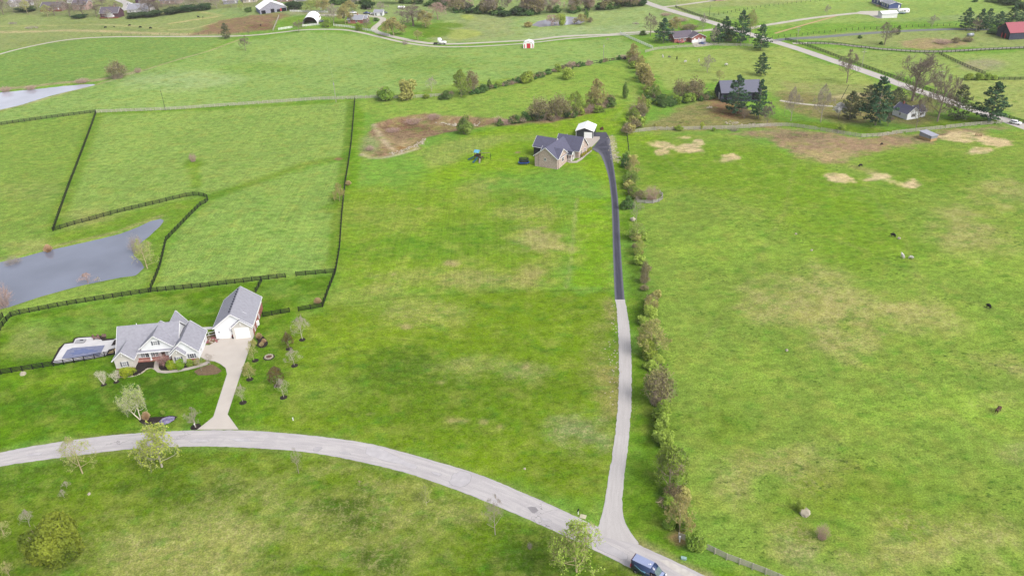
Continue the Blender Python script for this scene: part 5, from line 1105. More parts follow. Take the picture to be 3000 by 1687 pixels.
TIM = mat('deck_timber', C(150, 92, 72), .9, .1, .15, 1)
sub(122, 33, -6, 18, 10, 3.4, 6.2, HB, ROOFB, 'brick suburban house with grey roof and red deck at the top left', 4, None, TIM)
sub(296, 54, -6, 15, 9, 4.0, 7.6, mat('siding_wine', C(104, 70, 82), .8), ROOFB, 'suburban house with brown roof, white gable and red brick end', 2, (6, 10.5, 1.5, HD), TIM)
sub(374, 40, -8, 18, 11, 3.2, 6.6, HD, ROOFG, 'light grey-roofed suburban house nearest the cattle pasture', 4, (10, 15, 2, HD))
sub(28, 20, -4, 17, 9, 3.4, 6.4, HD, ROOFG, 'pale suburban house at the top left corner', 3, (2, 7, 2, HD))
sub(214, 30, -8, 13, 9, 4.5, 7.2, HB, ROOFB, 'tan suburban house partly behind two bare trees', 3)
sub(470, 14, -6, 17, 9, 3.2, 6.2, HB, ROOFB, 'pinkish brick suburban house above the dark hedge', 3)
sub(398, 10, -6, 14, 8, 3.0, 5.6, mat('siding_plum', C(96, 58, 92), .8), mat('roof_plum', C(104, 62, 98), .9, .1, .1), 'plum-coloured suburban house at the end of the street', 2)
sub(655, 14, 4, 14, 8, 3.0, 5.4, OLDW, ROOFG, 'grey suburban house behind a board fence left of the barn', 2)
sub(712, 10, 4, 11, 8, 3.0, 5.6, mat('siding_cream', C(214, 204, 186), .8), ROOFS, 'cream suburban house with slate roof just left of the barn', 3)
sub(812, 8, 4, 22, 9, 3.0, 5.4, mat('siding_rose', C(190, 158, 146), .8), ROOFB, 'long rose-coloured house behind the barn roof', 4)
sub(862, 6, 4, 13, 8, 3.2, 5.6, HD, ROOFB, 'white suburban house behind the dark green hedge', 3)
sub(1000, 4, 4, 14, 8, 3.0, 5.6, HD, ROOFG, 'white house glimpsed through the trees behind the farm', 3)
sub(196, 10, -8, 13, 9, 3.4, 6.2, HD, ROOFG, 'white suburban house deeper in the top left estate', 3)
sub(2096, 4, 10, 14, 9, 3.0, 5.4, HB, ROOFB, 'brick house at the top edge by the white lane', 3)
# ================================================================== VEHICLES
TYR = mat('tyre', C(38, 38, 42), .9, .2, 0); CHR = mat('rim', C(150, 150, 156), .4, .5, 0, metal=.4)
VGL = mat('vehicle_glass', C(48, 60, 70), .08, .7, .3, .8)
def wheel(t, x, y, r=.36, w_=.24):
    m_ = MB(); m_.tube([(x, y-w_/2, r), (x, y+w_/2, r)], r, 14); o = m_.build('wheel', TYR, t); m_ = MB(); m_.tube([(x, y-w_/2-.012, r), (x, y+w_/2+.012, r)], r*.58, 10); m_.build('rim', CHR, o)
def body(t, prof, wid, m, name='body', inset=.0, z_in=1.0, bev=.06):
    """side profile (x,z) extruded across the width; points above z_in lean in by inset"""
    bm = bmesh.new(); n = len(prof); half = wid/2
    L_ = [bm.verts.new((x, half-(inset*max(0, z-z_in)), z)) for x, z in prof]; R_ = [bm.verts.new((x, -half+(inset*max(0, z-z_in)), z)) for x, z in prof]
    bm.faces.new(L_); bm.faces.new(R_[::-1])
    for i in range(n): bm.faces.new((R_[i], L_[i], L_[(i+1) % n], R_[(i+1) % n]))
    bmesh.ops.recalc_face_normals(bm, faces=bm.faces[:])
    if bev: bmesh.ops.bevel(bm, geom=bm.edges[:], offset=bev, segments=2, affect='EDGES', clamp_overlap=True)
    me = bpy.data.meshes.new(name); bm.to_mesh(me); bm.free(); me.materials.append(m); me.polygons.foreach_set('use_smooth', [True]*len(me.polygons)); return put(name, me, t)
def paint(n_, r, g, b): return mat(n_, CV(r, g, b), .3, .5, .03, 1, clear=.5)
def car(px, py, ang, label, m, kind='suv', name='parked_car', cat='car', group=None):
    t = thing(name, at(px, py)+Vector((0, 0, .06)), R(ang), label, cat, group)
    if kind == 'suv': pr = [(-2.3, .35), (2.25, .35), (2.35, .75), (2.1, 1.0), (1.1, 1.1), (.5, 1.62), (-1.7, 1.68), (-2.25, 1.15), (-2.35, .7)]; gl = [(.98, 1.1), (.48, 1.53), (-1.62, 1.58), (-1.95, 1.12)]
    elif kind == 'car': pr = [(-2.25, .3), (2.2, .3), (2.3, .6), (2.0, .85), (1.0, .95), (.3, 1.4), (-1.1, 1.42), (-1.8, 1.0), (-2.3, .92)]; gl = [(.9, .95), (.28, 1.34), (-1.05, 1.36), (-1.6, 1.0)]
    else: pr = [(-2.8, .45), (2.7, .45), (2.8, .85), (2.55, 1.15), (1.3, 1.25), (.8, 1.85), (-.6, 1.88), (-.85, 1.2), (-2.8, 1.18)]; gl = [(1.2, 1.25), (.78, 1.76), (-.55, 1.78), (-.72, 1.25)]
    body(t, pr, 1.85, m, inset=.22, z_in=1.0)
    for s in (1, -1):
        q = MB(); q.prism([(x, s*(.94-.22*max(0, z-1.0))-s*.01, z) for x, z in gl], (0, s*.012, 0)); q.build('side_window', VGL, t)
    q = MB(); (x0, z0), (x1, z1) = gl[0], gl[1]; q.prism([(x0+.06, -.75, z0+.03), (x0+.06, .75, z0+.03), (x1+.05, .68, z1), (x1+.05, -.68, z1)], (.03, 0, .03)); q.build('windscreen', VGL, t)
    L_ = 1.45 if kind != 'truck' else 1.8
    for x in (-L_, L_):
        for y in (-.85, .85): wheel(t, x, y)
    for y in (-.65, .65):
        q = MB(); q.box(pr[2][0]-.1, pr[2][0]+.01, y-.18, y+.18, .68, .84); q.build('headlight', TRIM, t)
    return t
def van():
    rear = at(1846, 1671); t = thing('delivery_van', rear, R(-36), 'dark blue delivery van with pale blue arrow on the road', 'van')
    a = R(-36); e = Vector((math.cos(a), math.sin(a), 0)); nrm = Vector((-e.y, e.x, 0))
    t.location = rear+e*3.05+nrm*.98+Vector((0, 0, .06))
    VB = paint('van_blue', 26, 50, 92); VR = mat('van_roof', C(172, 184, 224), .35, .4, .05, .6, clear=.3)
    W_ = 2.05
    body(t, [(-3.0, .42), (2.95, .42), (3.05, .95), (2.78, 1.22), (2.2, 1.38), (1.42, 2.28), (1.05, 2.62), (.7, 2.7), (-2.9, 2.7), (-3.0, 2.3)], W_, VB, inset=.07, z_in=1.3, bev=.1)
    q = MB(); q.prism([(-2.86, -.84, 2.705), (.72, -.84, 2.705), (.72, .84, 2.705), (-2.86, .84, 2.705)], (0, 0, .035)); o = q.build('roof', VR, t)
    for i in range(5): q = MB(); q.box(-2.6+i*.65, -2.2+i*.65, -.7, .7, 2.742, 2.765); q.build('roof_rib', VR, o)
    q = MB(); q.box(.2, .42, -.1, .1, 2.742, 2.80); q.box(.0, .14, -.22, -.08, 2.742, 2.79); q.build('antenna', TRIM, o)
    q = MB(); q.prism([(2.16, -.88, 1.42), (2.16, .88, 1.42), (1.46, .82, 2.24), (1.46, -.82, 2.24)], (.045, 0, .035)); q.build('windscreen', mat('van_glass', C(96, 122, 122), .08, .7, .5, 1.6), t)
    q = MB(); q.prism([(2.24, -.8, 1.385), (2.74, -.84, 1.265), (2.74, .84, 1.265), (2.24, .8, 1.385)], (.01, 0, .02)); q.build('bonnet', VR, t)
    y = -W_/2
    q = MB(); q.box(.75, 1.75, y-.012, y+.05, .6, 2.05); dr = q.build('door_opening', DARK, t)
    q = MB(); q.prism([(1.80, y-.016+.02, 1.4), (2.05, y+.004, 1.4), (1.66, y+.05, 1.95), (1.80, y+.05, 1.95)], (0, .01, 0)); q.build('side_window', VGL, t)
    q = MB(); q.box(.85, 1.3, y-.03, y+.0, .62, 1.0); q.build('seat', mat('van_interior', C(150, 150, 150), .8), dr); q = MB(); q.box(1.0, 1.12, y-.04, y-.01, 1.25, 1.7); q.box(1.3, 1.42, y-.04, y-.01, 1.2, 1.55); q.build('harness', mat('harness_pink', C(206, 180, 180), .8), dr)
    for x in (-2.05, 2.0):
        for yy in (-.9, .9): wheel(t, x, yy, .38, .26)
    for yy in (-.95, .95): q = MB(); q.box(-3.06, -2.97, yy-.1, yy+.1, 1.0, 1.75); q.build('tail_light', mat('light_red', C(190, 44, 44), .4), t)
    for yy in (-.78, .78): q = MB(); q.box(2.9, 3.06, yy-.2, yy+.2, .95, 1.15); q.build('headlight', TRIM, t)
    q = MB(); q.box(-3.05, -2.95, -.9, .9, 2.45, 2.68); q.build('rear_header', mat('rear_brown', C(104, 76, 88), .5), t)
    q = MB(); q.box(.48, .62, y-.03, y, .45, .62); q.build('marker_light', MATS['light_red'], t)
    # pale arrow sweeping along the side, with lettering
    LB = mat('arrow_blue', CV(150, 206, 250), .5, .2, 0); q = MB()
    def yy(z): return y+.07*max(0, z-1.3)-.022
    N_ = 14; pts = []
    for i in range(N_+1):
        u = i/N_; x = -2.3+2.15*u; z = 2.02-.62*math.sin(u*1.9)/math.sin(1.9)*1.0-.03*u; pts.append((x, z, .03+.045*math.sin(u*2.6)))
    for (x0, z0, w0), (x1, z1, w1) in zip(pts, pts[1:]): q.prism([(x0, yy(z0), z0-w0), (x1, yy(z1), z1-w1), (x1, yy(z1), z1+w1), (x0, yy(z0), z0+w0)], (0, -.008, 0))
    x, z, _ = pts[-1]
    q.prism([(x-.34, yy(z+.1), z+.16), (x+.10, yy(z+.1), z+.13), (x+.10, yy(z), z+.05), (x-.30, yy(z), z+.08)], (0, -.008, 0)); q.prism([(x+.02, yy(z), z+.12), (x+.10, yy(z), z+.12), (x-.06, yy(z), z-.24), (x-.13, yy(z), z-.2)], (0, -.008, 0))
    q.build('arrow_mark', LB, t)
    f = bpy.data.curves.new('lettering', 'FONT'); f.body = 'prime'; f.size = .36; f.extrude = .004; f.materials.append(mat('letter_white', C(226, 220, 232), .6, .2, 0))
    tmp = bpy.data.objects.new('lettering', f); me_ = bpy.data.meshes.new_from_object(tmp); bpy.data.objects.remove(tmp); o = put('lettering', me_, t); o.location = (-.02, y-.028, 1.34); o.rotation_euler = (R(90), 0, 0)
van()
def semi():
    t = thing('semi_tractor', at(1290, 131)+Vector((0, 0, .05)), R(-3), 'white semi tractor parked on the gravel lane', 'truck'); W_ = paint('truck_white', 246, 246, 248)
    body(t, [(-1.4, .9), (1.6, .9), (1.6, 2.1), (1.2, 2.9), (.4, 3.9), (-1.4, 4.0)], 2.4, W_, 'cab'); body(t, [(1.5, .7), (3.9, .7), (4.0, 1.5), (3.6, 1.9), (1.5, 2.1)], 2.1, W_, 'hood')
    q = MB(); q.box(-4.2, -1.3, -.5, .5, .75, 1.05); q.build('chassis', DARK, t); q = MB(); q.tube([(-3.2, 0, 1.05), (-3.2, 0, 1.2)], .6, 12); q.build('fifth_wheel', DARK, t)
    q = MB(); q.prism([(1.62, -1.0, 2.12), (1.62, 1.0, 2.12), (1.24, .95, 2.85), (1.24, -.95, 2.85)], (.03, 0, .02)); q.build('windscreen', VGL, t)
    for yy in (-1.21, 1.2): q = MB(); q.box(.5, 1.25, yy-.01, yy+.02, 2.1, 2.7); q.build('side_window', VGL, t)
    q = MB(); q.box(-.6, -.2, -1.22, -1.19, 2.9, 3.3); q.build('sleeper_window', VGL, t)
    for x in (-3.7, -2.5, 2.9):
        for y in (-.95, .95): wheel(t, x, y, .5, .4)
    for y in (-1.05, 1.05): q = MB(); q.tube([(-.6, y, .85), (1.0, y, .85)], .32, 10); q.build('fuel_tank', CHR, t)
semi()
car(2974, 364, -44, 'white car driving on the county road at the right edge', paint('car_white', 244, 244, 248), 'suv')
car(2058, 131, -38, 'blue car parked beside the white bungalow garage', paint('car_blue', 60, 84, 150), 'car')
car(1034, 41, 8, 'silver pickup truck parked on the farm lane', paint('car_silver', 206, 206, 212), 'truck', 'pickup_truck', 'truck')
car(1075, 42, 172, 'dark blue pickup truck near the farm shed', paint('car_navy', 52, 66, 110), 'truck', 'pickup_truck', 'truck')
car(1094, 44, 6, 'white car parked beside the small white outbuilding', paint('car_pale', 226, 226, 228), 'car')
car(1125, 41, 4, 'dark utility truck right of the white outbuilding', paint('car_black', 60, 66, 80), 'truck', 'pickup_truck', 'truck')
car(944, 66, 62, 'dark car parked beside the white arched shelter', paint('car_slate', 84, 92, 110), 'suv')
car(1003, 54, -30, 'black car parked under trees beside the farmhouse', paint('car_ink', 42, 42, 52), 'car')
car(996, 50, -20, 'grey car parked under the farm trees', paint('car_grey', 170, 170, 174), 'car')
car(381, 14, 0, 'white car parked on the suburban street', paint('car_snow', 248, 248, 250), 'suv')
car(1994, 127, 10, 'small red car beside the brick bungalow wall', paint('car_red', 170, 70, 70), 'car')
def camper():
    t = thing('travel_trailer', at(2645, 41)+Vector((0, 0, .05)), R(6), 'white travel trailer parked beside the white outbuilding', 'trailer'); W_ = mat('trailer_white', CV(246, 246, 248), .4, .4, .03)
    body(t, [(-4.0, .6), (3.6, .6), (4.0, 1.2), (3.7, 3.0), (3.2, 3.3), (-3.8, 3.3), (-4.1, 2.8)], 2.5, W_)
    for x, w_ in ((-2.6, .5), (-1.6, .8), (.2, 1.8), (2.8, .7)): q = MB(); q.box(x-w_/2, x+w_/2, -1.275, -1.24, 1.7, 2.4); q.build('window', VGL, t)
    q = MB(); q.box(-3.9, 1.5, -1.27, -1.245, .62, .95); q.build('stripe', mat('stripe_blue', C(60, 120, 180), .5), t)
    for x in (-.4, .5):
        for y in (-1.1, 1.1): wheel(t, x, y, .36)
    q = MB(); q.bar((3.6, 0, .6), (5.2, 0, .55), .15); q.build('hitch', DARK, t)
camper()
# ================================================================== ANIMALS
def quadruped(name, m, L=1.6, h=1.0, body_r=.36, neck=(.5, .25), head=(.4, -.1), leg_r=.08, tail=.6):
    """one skinned surface: trunk, neck, head, four jointed legs, tail"""
    V = [(0, 0, h)]; E_ = []; Rr = [body_r]
    def add(p, r, par): V.append(p); Rr.append(r); E_.append((par, len(V)-1)); return len(V)-1
    ch = add((L*.32, 0, h*1.02), body_r*1.02, 0); ru = add((-L*.33, 0, h*1.03), body_r*.95, 0)
    nk = add((L*.32+neck[0], 0, h*1.05+neck[1]), body_r*.5, ch); hd = add((L*.32+neck[0]+head[0]*.5, 0, h*1.05+neck[1]+head[1]*.5), body_r*.48, nk); add((L*.32+neck[0]+head[0], 0, h*1.05+neck[1]+head[1]), body_r*.3, hd)
    for s in (-1, 1): add((L*.32+neck[0]*.95, s*body_r*.5, h*1.05+neck[1]+body_r*.45), body_r*.12, nk)
    for s in (-1, 1):
        a = add((L*.36, s*body_r*.55, h*.62), leg_r*1.7, ch); b = add((L*.36, s*body_r*.55, h*.32), leg_r, a); add((L*.34, s*body_r*.55, .04), leg_r*.95, b)
        a = add((-L*.30, s*body_r*.6, h*.62), leg_r*2.1, ru); b = add((-L*.42, s*body_r*.6, h*.34), leg_r, a); add((-L*.38, s*body_r*.6, .04), leg_r*.95, b)
    tl = add((-L*.5, 0, h*.95), leg_r*.5, ru); add((-L*.54, 0, h*.95-tail), leg_r*.4, tl)
    me = bpy.data.meshes.new(name); me.from_pydata(V, E_, []); o = bpy.data.objects.new(name, me); COL.objects.link(o)
    sk = o.modifiers.new('s', 'SKIN'); 
    for i, r in enumerate(Rr): me.skin_vertices[0].data[i].radius = (r, r)
    me.skin_vertices[0].data[0].use_root = True
    o.modifiers.new('u', 'SUBSURF').levels = 1; o.modifiers['u'].render_levels = 1
    dg = bpy.context.evaluated_depsgraph_get(); out = bpy.data.meshes.new_from_object(o.evaluated_get(dg)); bpy.data.objects.remove(o); out.materials.clear(); out.materials.append(m); out.polygons.foreach_set('use_smooth', [True]*len(out.polygons)); out.name = name; return out
CBL = mat('coat_black', C(34, 32, 34), .8, .2, .2, 3); CBR = mat('coat_brown', C(104, 78, 66), .8, .2, .2, 3); CWH = mat('coat_white', C(240, 236, 228), .9, .1, .06, 3); CPI = mat('coat_grey', C(150, 146, 140), .9, .1, .5, 1.5)
GRAZE = dict(neck=(.42, -.32), head=(.22, -.38))
cow_b = quadruped('body', CBL, 1.9, 1.05, .42, **GRAZE); cow_u = quadruped('body', CBL, 1.9, 1.05, .42, (.45, .2), (.4, -.12))
goat_b = quadruped('body', CBL, 1.0, .62, .24, (.26, -.15), (.16, -.22), .05, .2); goat_w = quadruped('body', CWH, 1.05, .66, .26, (.22, .3), (.22, -.06), .055, .2); goat_wg = quadruped('body', CWH, 1.05, .62, .26, (.26, -.15), (.16, -.22), .05, .2)
alp_w = quadruped('body', CWH, 1.2, 1.0, .34, (.18, .75), (.28, -.02), .09, .25); alp_b = quadruped('body', CBL, 1.2, 1.0, .34, (.18, .75), (.28, -.02), .09, .25); horse = quadruped('body', CBR, 1.8, 1.25, .34, (.62, -.35), (.28, -.5), .08, .7); piebald = quadruped('body', CPI, 1.5, .85, .34, (.4, -.2), (.2, -.35), .08, .4)
def animal(name, me, px, py, ang, label, cat, group=None, s=1.):
    t = thing(name, at(px, py), R(ang), label, cat, group); t.scale = (s, s, s); put('body', me, t); return t
cg = 'black cattle in the far pasture'
animal('cow', cow_u, 309, 84, 0, 'black cow farthest left in the far pasture', 'cow', cg); animal('calf', cow_b, 335, 81, 170, 'small black calf second from left in the far pasture', 'calf', cg, .6); animal('cow', cow_u, 379, 78, 0, 'black cow standing highest in the row on the far pasture', 'cow', cg)
animal('cow', cow_b, 411, 83, 0, 'black grazing cow second from the right of the pasture row', 'cow', cg); animal('cow', cow_b, 442, 85.5, 180, 'black cow at the right end of the pasture row', 'cow', cg); animal('cow', cow_u, 582, 53, 160, 'black cow on the straw patch left of the barn', 'cow', cg); animal('calf', cow_b, 594, 53, 20, 'small dark calf on the straw patch left of the barn', 'calf', cg, .6)
animal('cow', cow_b, 764, 77, 90, 'dark cow at the hay in the manure lot', 'cow', None, .8)
ag = 'animals in the pasture below the brick bungalow'
animal('alpaca', alp_w, 1942, 170, 100, 'white animal standing at the left of the bungalow pasture', 'alpaca', ag); animal('goat', piebald, 1960, 170, -30, 'black and white animal grazing in the bungalow pasture', 'goat', ag); animal('alpaca', alp_b, 1983, 175, 80, 'black animal standing in the middle of the bungalow pasture', 'alpaca', ag); animal('goat', goat_wg, 2007, 184, 20, 'small white animal grazing in the bungalow pasture', 'goat', ag, 1.5); animal('alpaca', alp_w, 2047, 183, 260, 'white animal standing tallest right of the grazing ones', 'alpaca', ag, 1.1); animal('sheep', goat_wg, 2128, 193, 180, 'white animal lying low at the right of the bungalow pasture', 'sheep', ag, 1.6)
animal('goat', goat_b, 2521, 489, 190, 'black goat beside the straw patches', 'goat', None, 1.4); animal('goat', goat_b, 2617, 694, 130, 'black goat in the middle of the right pasture', 'goat', None, 1.5); animal('goat', goat_w, 2644, 756, 100, 'white goat with raised head in the right pasture', 'goat', None, 1.4); animal('goat', goat_wg, 2667, 758, -20, 'white goat grazing beside the other white goat', 'goat', None, 1.2); animal('goat', goat_b, 2896, 902, 110, 'black goat near the right edge of the pasture', 'goat', None, 1.4)
animal('pony', horse, 2922, 1208, 35, 'brown pony grazing at the right edge of the pasture', 'pony')
animal('goat', goat_b, 2583, 425, 200, 'dark goat on the bare earth below the pale fence', 'goat', None, 1.1)
# ================================================================== POOL AND GARDEN
P_ = lambda x, y: (130+x*.10695, 960+y*.10697)
MUL = mat('mulch', C(58, 50, 48), .95, .1, .35, 2.5); MULB = mat('mulch_brown', C(132, 112, 88), .95, .1, .3, 2.5); STC = mat('stamped_concrete', C(236, 234, 236), .7, .2, .10, .5); GRV = mat('pea_gravel', C(222, 194, 144), .95, .1, .15, 3)
pad('pool_mulch', [P_(*q) for q in ((170, 985), (230, 860), (390, 560), (530, 430), (780, 380), (800, 290), (900, 255), (1330, 235), (1500, 215), (1690, 235), (1680, 300), (2010, 290), (2010, 345), (1880, 360), (1560, 380), (1000, 420), (640, 470), (420, 700), (260, 985))], MUL, .05)
pad('pool_deck', [P_(*q) for q in ((225, 970), (430, 620), (560, 450), (800, 425), (850, 315), (930, 285), (1330, 260), (1560, 330), (1590, 365), (1890, 335), (1990, 285), (2010, 360), (1960, 480), (2010, 500), (2000, 560), (1790, 600), (1680, 770), (1450, 815), (950, 895), (420, 968))], STC, .09)
pad('side_mulch', [P_(*q) for q in ((1690, 775), (1760, 605), (1990, 545), (2030, 690), (1980, 720))], MUL, .10); pad('side_gravel', [P_(*q) for q in ((1735, 735), (1790, 650), (1960, 575), (1975, 620), (1860, 715))], GRV, .12)
pad('upper_mulch', [P_(*q) for q in ((1830, 495), (1920, 340), (1990, 320), (2000, 470))], MUL, .11)
p0, p1, p2, p3 = [at(*P_(*q)) for q in ((655, 565), (1665, 488), (1520, 772), (475, 860))]
ctr = (p0+p1+p2+p3)/4; t = thing('pool_cover', ctr, 0, 'blue-grey safety cover stretched over the rectangular pool', 'pool cover')
zc_ = ctr.z+.11
m_ = MB(); nx, ny = 16, 8; rs_ = random.Random(3)
def cp(u, v): q = p0.lerp(p1, u).lerp(p3.lerp(p2, u), v)-ctr; return (q.x, q.y, .15-.03*math.sin(math.pi*u)*math.sin(math.pi*v))
for i in range(nx):
    for j in range(ny): m_.poly(cp(i/nx, (j+1)/ny), cp((i+1)/nx, (j+1)/ny), cp((i+1)/nx, j/ny), cp(i/nx, j/ny))
m_.build('sheet', mat('cover_mesh', C(142, 148, 178), .8, .2, .07, .6), t)
for i in range(1, 8):
    m_ = MB()
    for j in range(ny):
        a, b = Vector(cp(i/8, j/ny)), Vector(cp(i/8, (j+1)/ny)); m_.bar(a+Vector((0, 0, .012)), b+Vector((0, 0, .012)), .05, .012)
    m_.build('strap', mat('cover_strap', C(124, 130, 160), .8), t)
q = MB(); ring = []
for k in range(40):
    a = 2*math.pi*k/40; rr = .26*(1+.20*math.sin(3*a+1)+.14*math.sin(7*a)+.10*math.sin(11*a+2)); u = .48+rr*1.25*math.cos(a); v = .47+rr*.95*math.sin(a); ring.append((u, v))
c0 = cp(.48, .47)
for k in range(40):
    a_, b_ = cp(*ring[k]), cp(*ring[(k+1) % 40]); q.poly((c0[0], c0[1], c0[2]+.02), (b_[0], b_[1], b_[2]+.012), (a_[0], a_[1], a_[2]+.012))
q.build('puddle', mat('puddle', C(116, 128, 176), .2, .5, .05), t)
t = thing('hot_tub', at(*P_(970, 440)), R(4), 'low grey spa with dark lid on the pool deck', 'spa'); m_ = MB(); m_.box(-1.2, 1.2, 0, 1.5, .05, .5); m_.build('shell', mat('spa_grey', C(186, 186, 190), .6, .2, .08, 2), t); m_ = MB(); m_.box(-.2, .7, .8, 1.2, .5, .56); m_.build('lid', DARK, t)
t = thing('patio_set', at(*P_(1440, 325)), R(4), 'brown patio furniture clustered at the back of the pool deck', 'furniture'); PB = mat('patio_brown', C(150, 118, 112), .8, .2, .2, 4)
m_ = MB(); m_.box(-.8, .8, -.4, .4, .7, .76); m_.build('table_top', PB, t)
for x in (-.7, .7): m_ = MB(); m_.box(x-.04, x+.04, -.3, .3, .05, .7); m_.build('table_leg', PB, t)
for x in (-1.3, 0., 1.3, 1.9): m_ = MB(); m_.box(x-.25, x+.25, .7, 1.15, .4, .46); m_.box(x-.25, x+.25, 1.1, 1.16, .46, 1.0); m_.box(x-.24, x-.2, .72, 1.1, .08, .4); m_.box(x+.2, x+.24, .72, 1.1, .08, .4); m_.build('chair', PB, t)
n = lambda x, y: (310+x*.1518, 900+y*.1518)
pad('front_bed', [n(*q) for q in ((580, 1180), (600, 1060), (940, 1050), (920, 1180), (860, 1172), (790, 1190), (690, 1270), (560, 1320), (300, 1350), (210, 1340), (210, 1230), (400, 1220))], MUL, .06)
pad('entry_bed', [n(*q) for q in ((1030, 1060), (1200, 1000), (1260, 1110), (1540, 1080), (1580, 1170), (1400, 1195), (1200, 1215), (1060, 1215), (1020, 1150))], MUL, .06)
pad('front_walk', [n(*q) for q in ((965, 1030), (1040, 1030), (1020, 1120), (1025, 1190), (1070, 1222), (1200, 1225), (1400, 1200), (1600, 1160), (1800, 1110), (1960, 1040), (2010, 1050), (1960, 1110), (1800, 1160), (1600, 1210), (1400, 1250), (1150, 1278), (1000, 1260), (930, 1200), (930, 1130), (945, 1060))], CM, .085)
pad('bare_bed', [n(*q) for q in ((1700, 1240), (1800, 1180), (1960, 1120), (2060, 1100), (2160, 1160), (2240, 1230), (2150, 1290), (1950, 1315), (1780, 1310))], MULB, .06)
g_ = lambda x, y: (590+x*.1518, 820+y*.1518)
pad('garage_bed', [g_(*q) for q in ((1040, 1100), (1060, 1065), (1130, 1055), (1200, 1090), (1250, 1150), (1290, 1210), (1270, 1270), (1200, 1310), (1120, 1310), (1060, 1270), (1090, 1200))], MUL, .06)
pad('courtyard_bed', [g_(*q) for q in ((20, 1110), (270, 1000), (290, 1090), (390, 1090), (390, 1130), (320, 1190), (180, 1250), (60, 1220), (10, 1180))], MULB, .06)
pad('courtyard_wall_walk', [g_(*q) for q in ((-60, 930), (60, 915), (180, 905), (250, 920), (260, 950), (100, 960), (-40, 975))], STC, .08)
BRP = mat('brick_paver', C(172, 106, 110), .9, .1, .12, 4); pad('brick_walk', [g_(*q) for q in ((60, 1222), (120, 1170), (230, 1095), (270, 1110), (325, 1195), (295, 1215), (240, 1140), (160, 1195), (100, 1235))], BRP, .09)
t = thing('courtyard_railing', at(*g_(150, 1075)), R(22), 'white railing in the courtyard between house and garage', 'railing')
for a, b in (((-2.0, 0, .95), (2.0, 0, .95)), ((-2.0, 0, .15), (2.0, 0, .15))): m_ = MB(); m_.bar(a, b, .09, .1); m_.build('rail', TRIM, t)
for x in (-2, 0, 2): m_ = MB(); m_.box(x-.06, x+.06, -.06, .06, 0, 1.05); m_.build('post', TRIM, t)
m_ = MB()
for i in range(26): x = -1.9+i*.152; m_.box(x-.012, x+.012, -.012, .012, .2, .92)
m_.build('balusters', DARK, t)
STN = mat('edging_stone', C(206, 196, 176), .9, .1, .15, 3); rs_ = random.Random(5)
ROCK = []
for k in range(4):
    m_ = MB(); m_.ell((0, 0, .25), (.5, .42, .34), 8, 5, .5, k); ROCK.append(m_.mesh('stone', STN))
def rockline(label, pts, step, size, name='stone_edging'):
    c, L = resample(np.array(poly_at(pts)), step); t = thing(name, (*c[0], hz(*c[0])), 0, label, 'edging')
    for i, (x, y) in enumerate(c): o = put('stone', ROCK[i % 4], t, (x-c[0, 0], y-c[0, 1], hz(x, y)-t.location.z), rs_.random()*6); s = size*(.7+.6*rs_.random()); o.scale = (s, s, s*.6)
rockline('pale stone edging curving along the front flower bed', [n(210, 1345), n(300, 1352), n(450, 1345), n(570, 1325), n(690, 1275), n(790, 1195), n(860, 1175), n(925, 1188)], .42, .45)
rockline('pale rocks scattered in the courtyard bed', [g_(40, 1130), g_(110, 1110), g_(180, 1130), g_(160, 1190), g_(220, 1215), g_(90, 1160), g_(280, 1150)], .75, .5, 'rock_border')
def mulch_ring(px, py, r_m, label, m=MUL):
    p = at(px, py); q = MB(); N_ = 18; rr = random.Random(int(px))
    ring = [(r_m*(1+.12*rr.random())*math.cos(2*math.pi*i/N_), r_m*(1+.12*rr.random())*math.sin(2*math.pi*i/N_)) for i in range(N_)]
    for i in range(N_): a, b = ring[i], ring[(i+1) % N_]; q.poly((0, 0, .16), (a[0], a[1], .02), (b[0], b[1], .02))
    return tag(q.build('mulch_ring', m, None, True, p), label, 'mulch', 'mulch rings under the young trees')
# --- front island bed with purple flowers
pad('island_bed', [(405, 1225), (420, 1222), (440, 1222), (470, 1221), (500, 1217), (522, 1220), (505, 1236), (470, 1243), (420, 1243), (408, 1236)], MUL, .07)
rs0 = np.random.RandomState(8); fp = poly_at([(466, 1237), (478, 1226), (495, 1221), (512, 1222), (510, 1231), (495, 1240), (475, 1246)]); xs = np.array(fp)
pts = rs0.rand(9000, 2)*(xs.max(0)-xs.min(0))+xs.min(0); pts = pts[seg_dist(pts[:, 0], pts[:, 1], fp) < 0][:2600]; c0 = np.array([xs[:, 0].mean(), xs[:, 1].mean()]); zz = H(pts[:, 0], pts[:, 1])
V, F = cards(np.stack([pts[:, 0]-c0[0], pts[:, 1]-c0[1], zz-zz.mean()+.08+.12*rs0.rand(len(pts))], 1), unit(rs0.randn(len(pts), 3)*.5+np.array([0, 0, 1.])), .16, rs0)
o = put('phlox_patch', join('phlox_patch', [(V, F, leafmat('phlox', C(168, 152, 204), C(222, 210, 244)))]), None, (c0[0], c0[1], float(zz.mean()))); tag(o, 'mat of pale purple flowers at the end of the island bed', 'flowers')
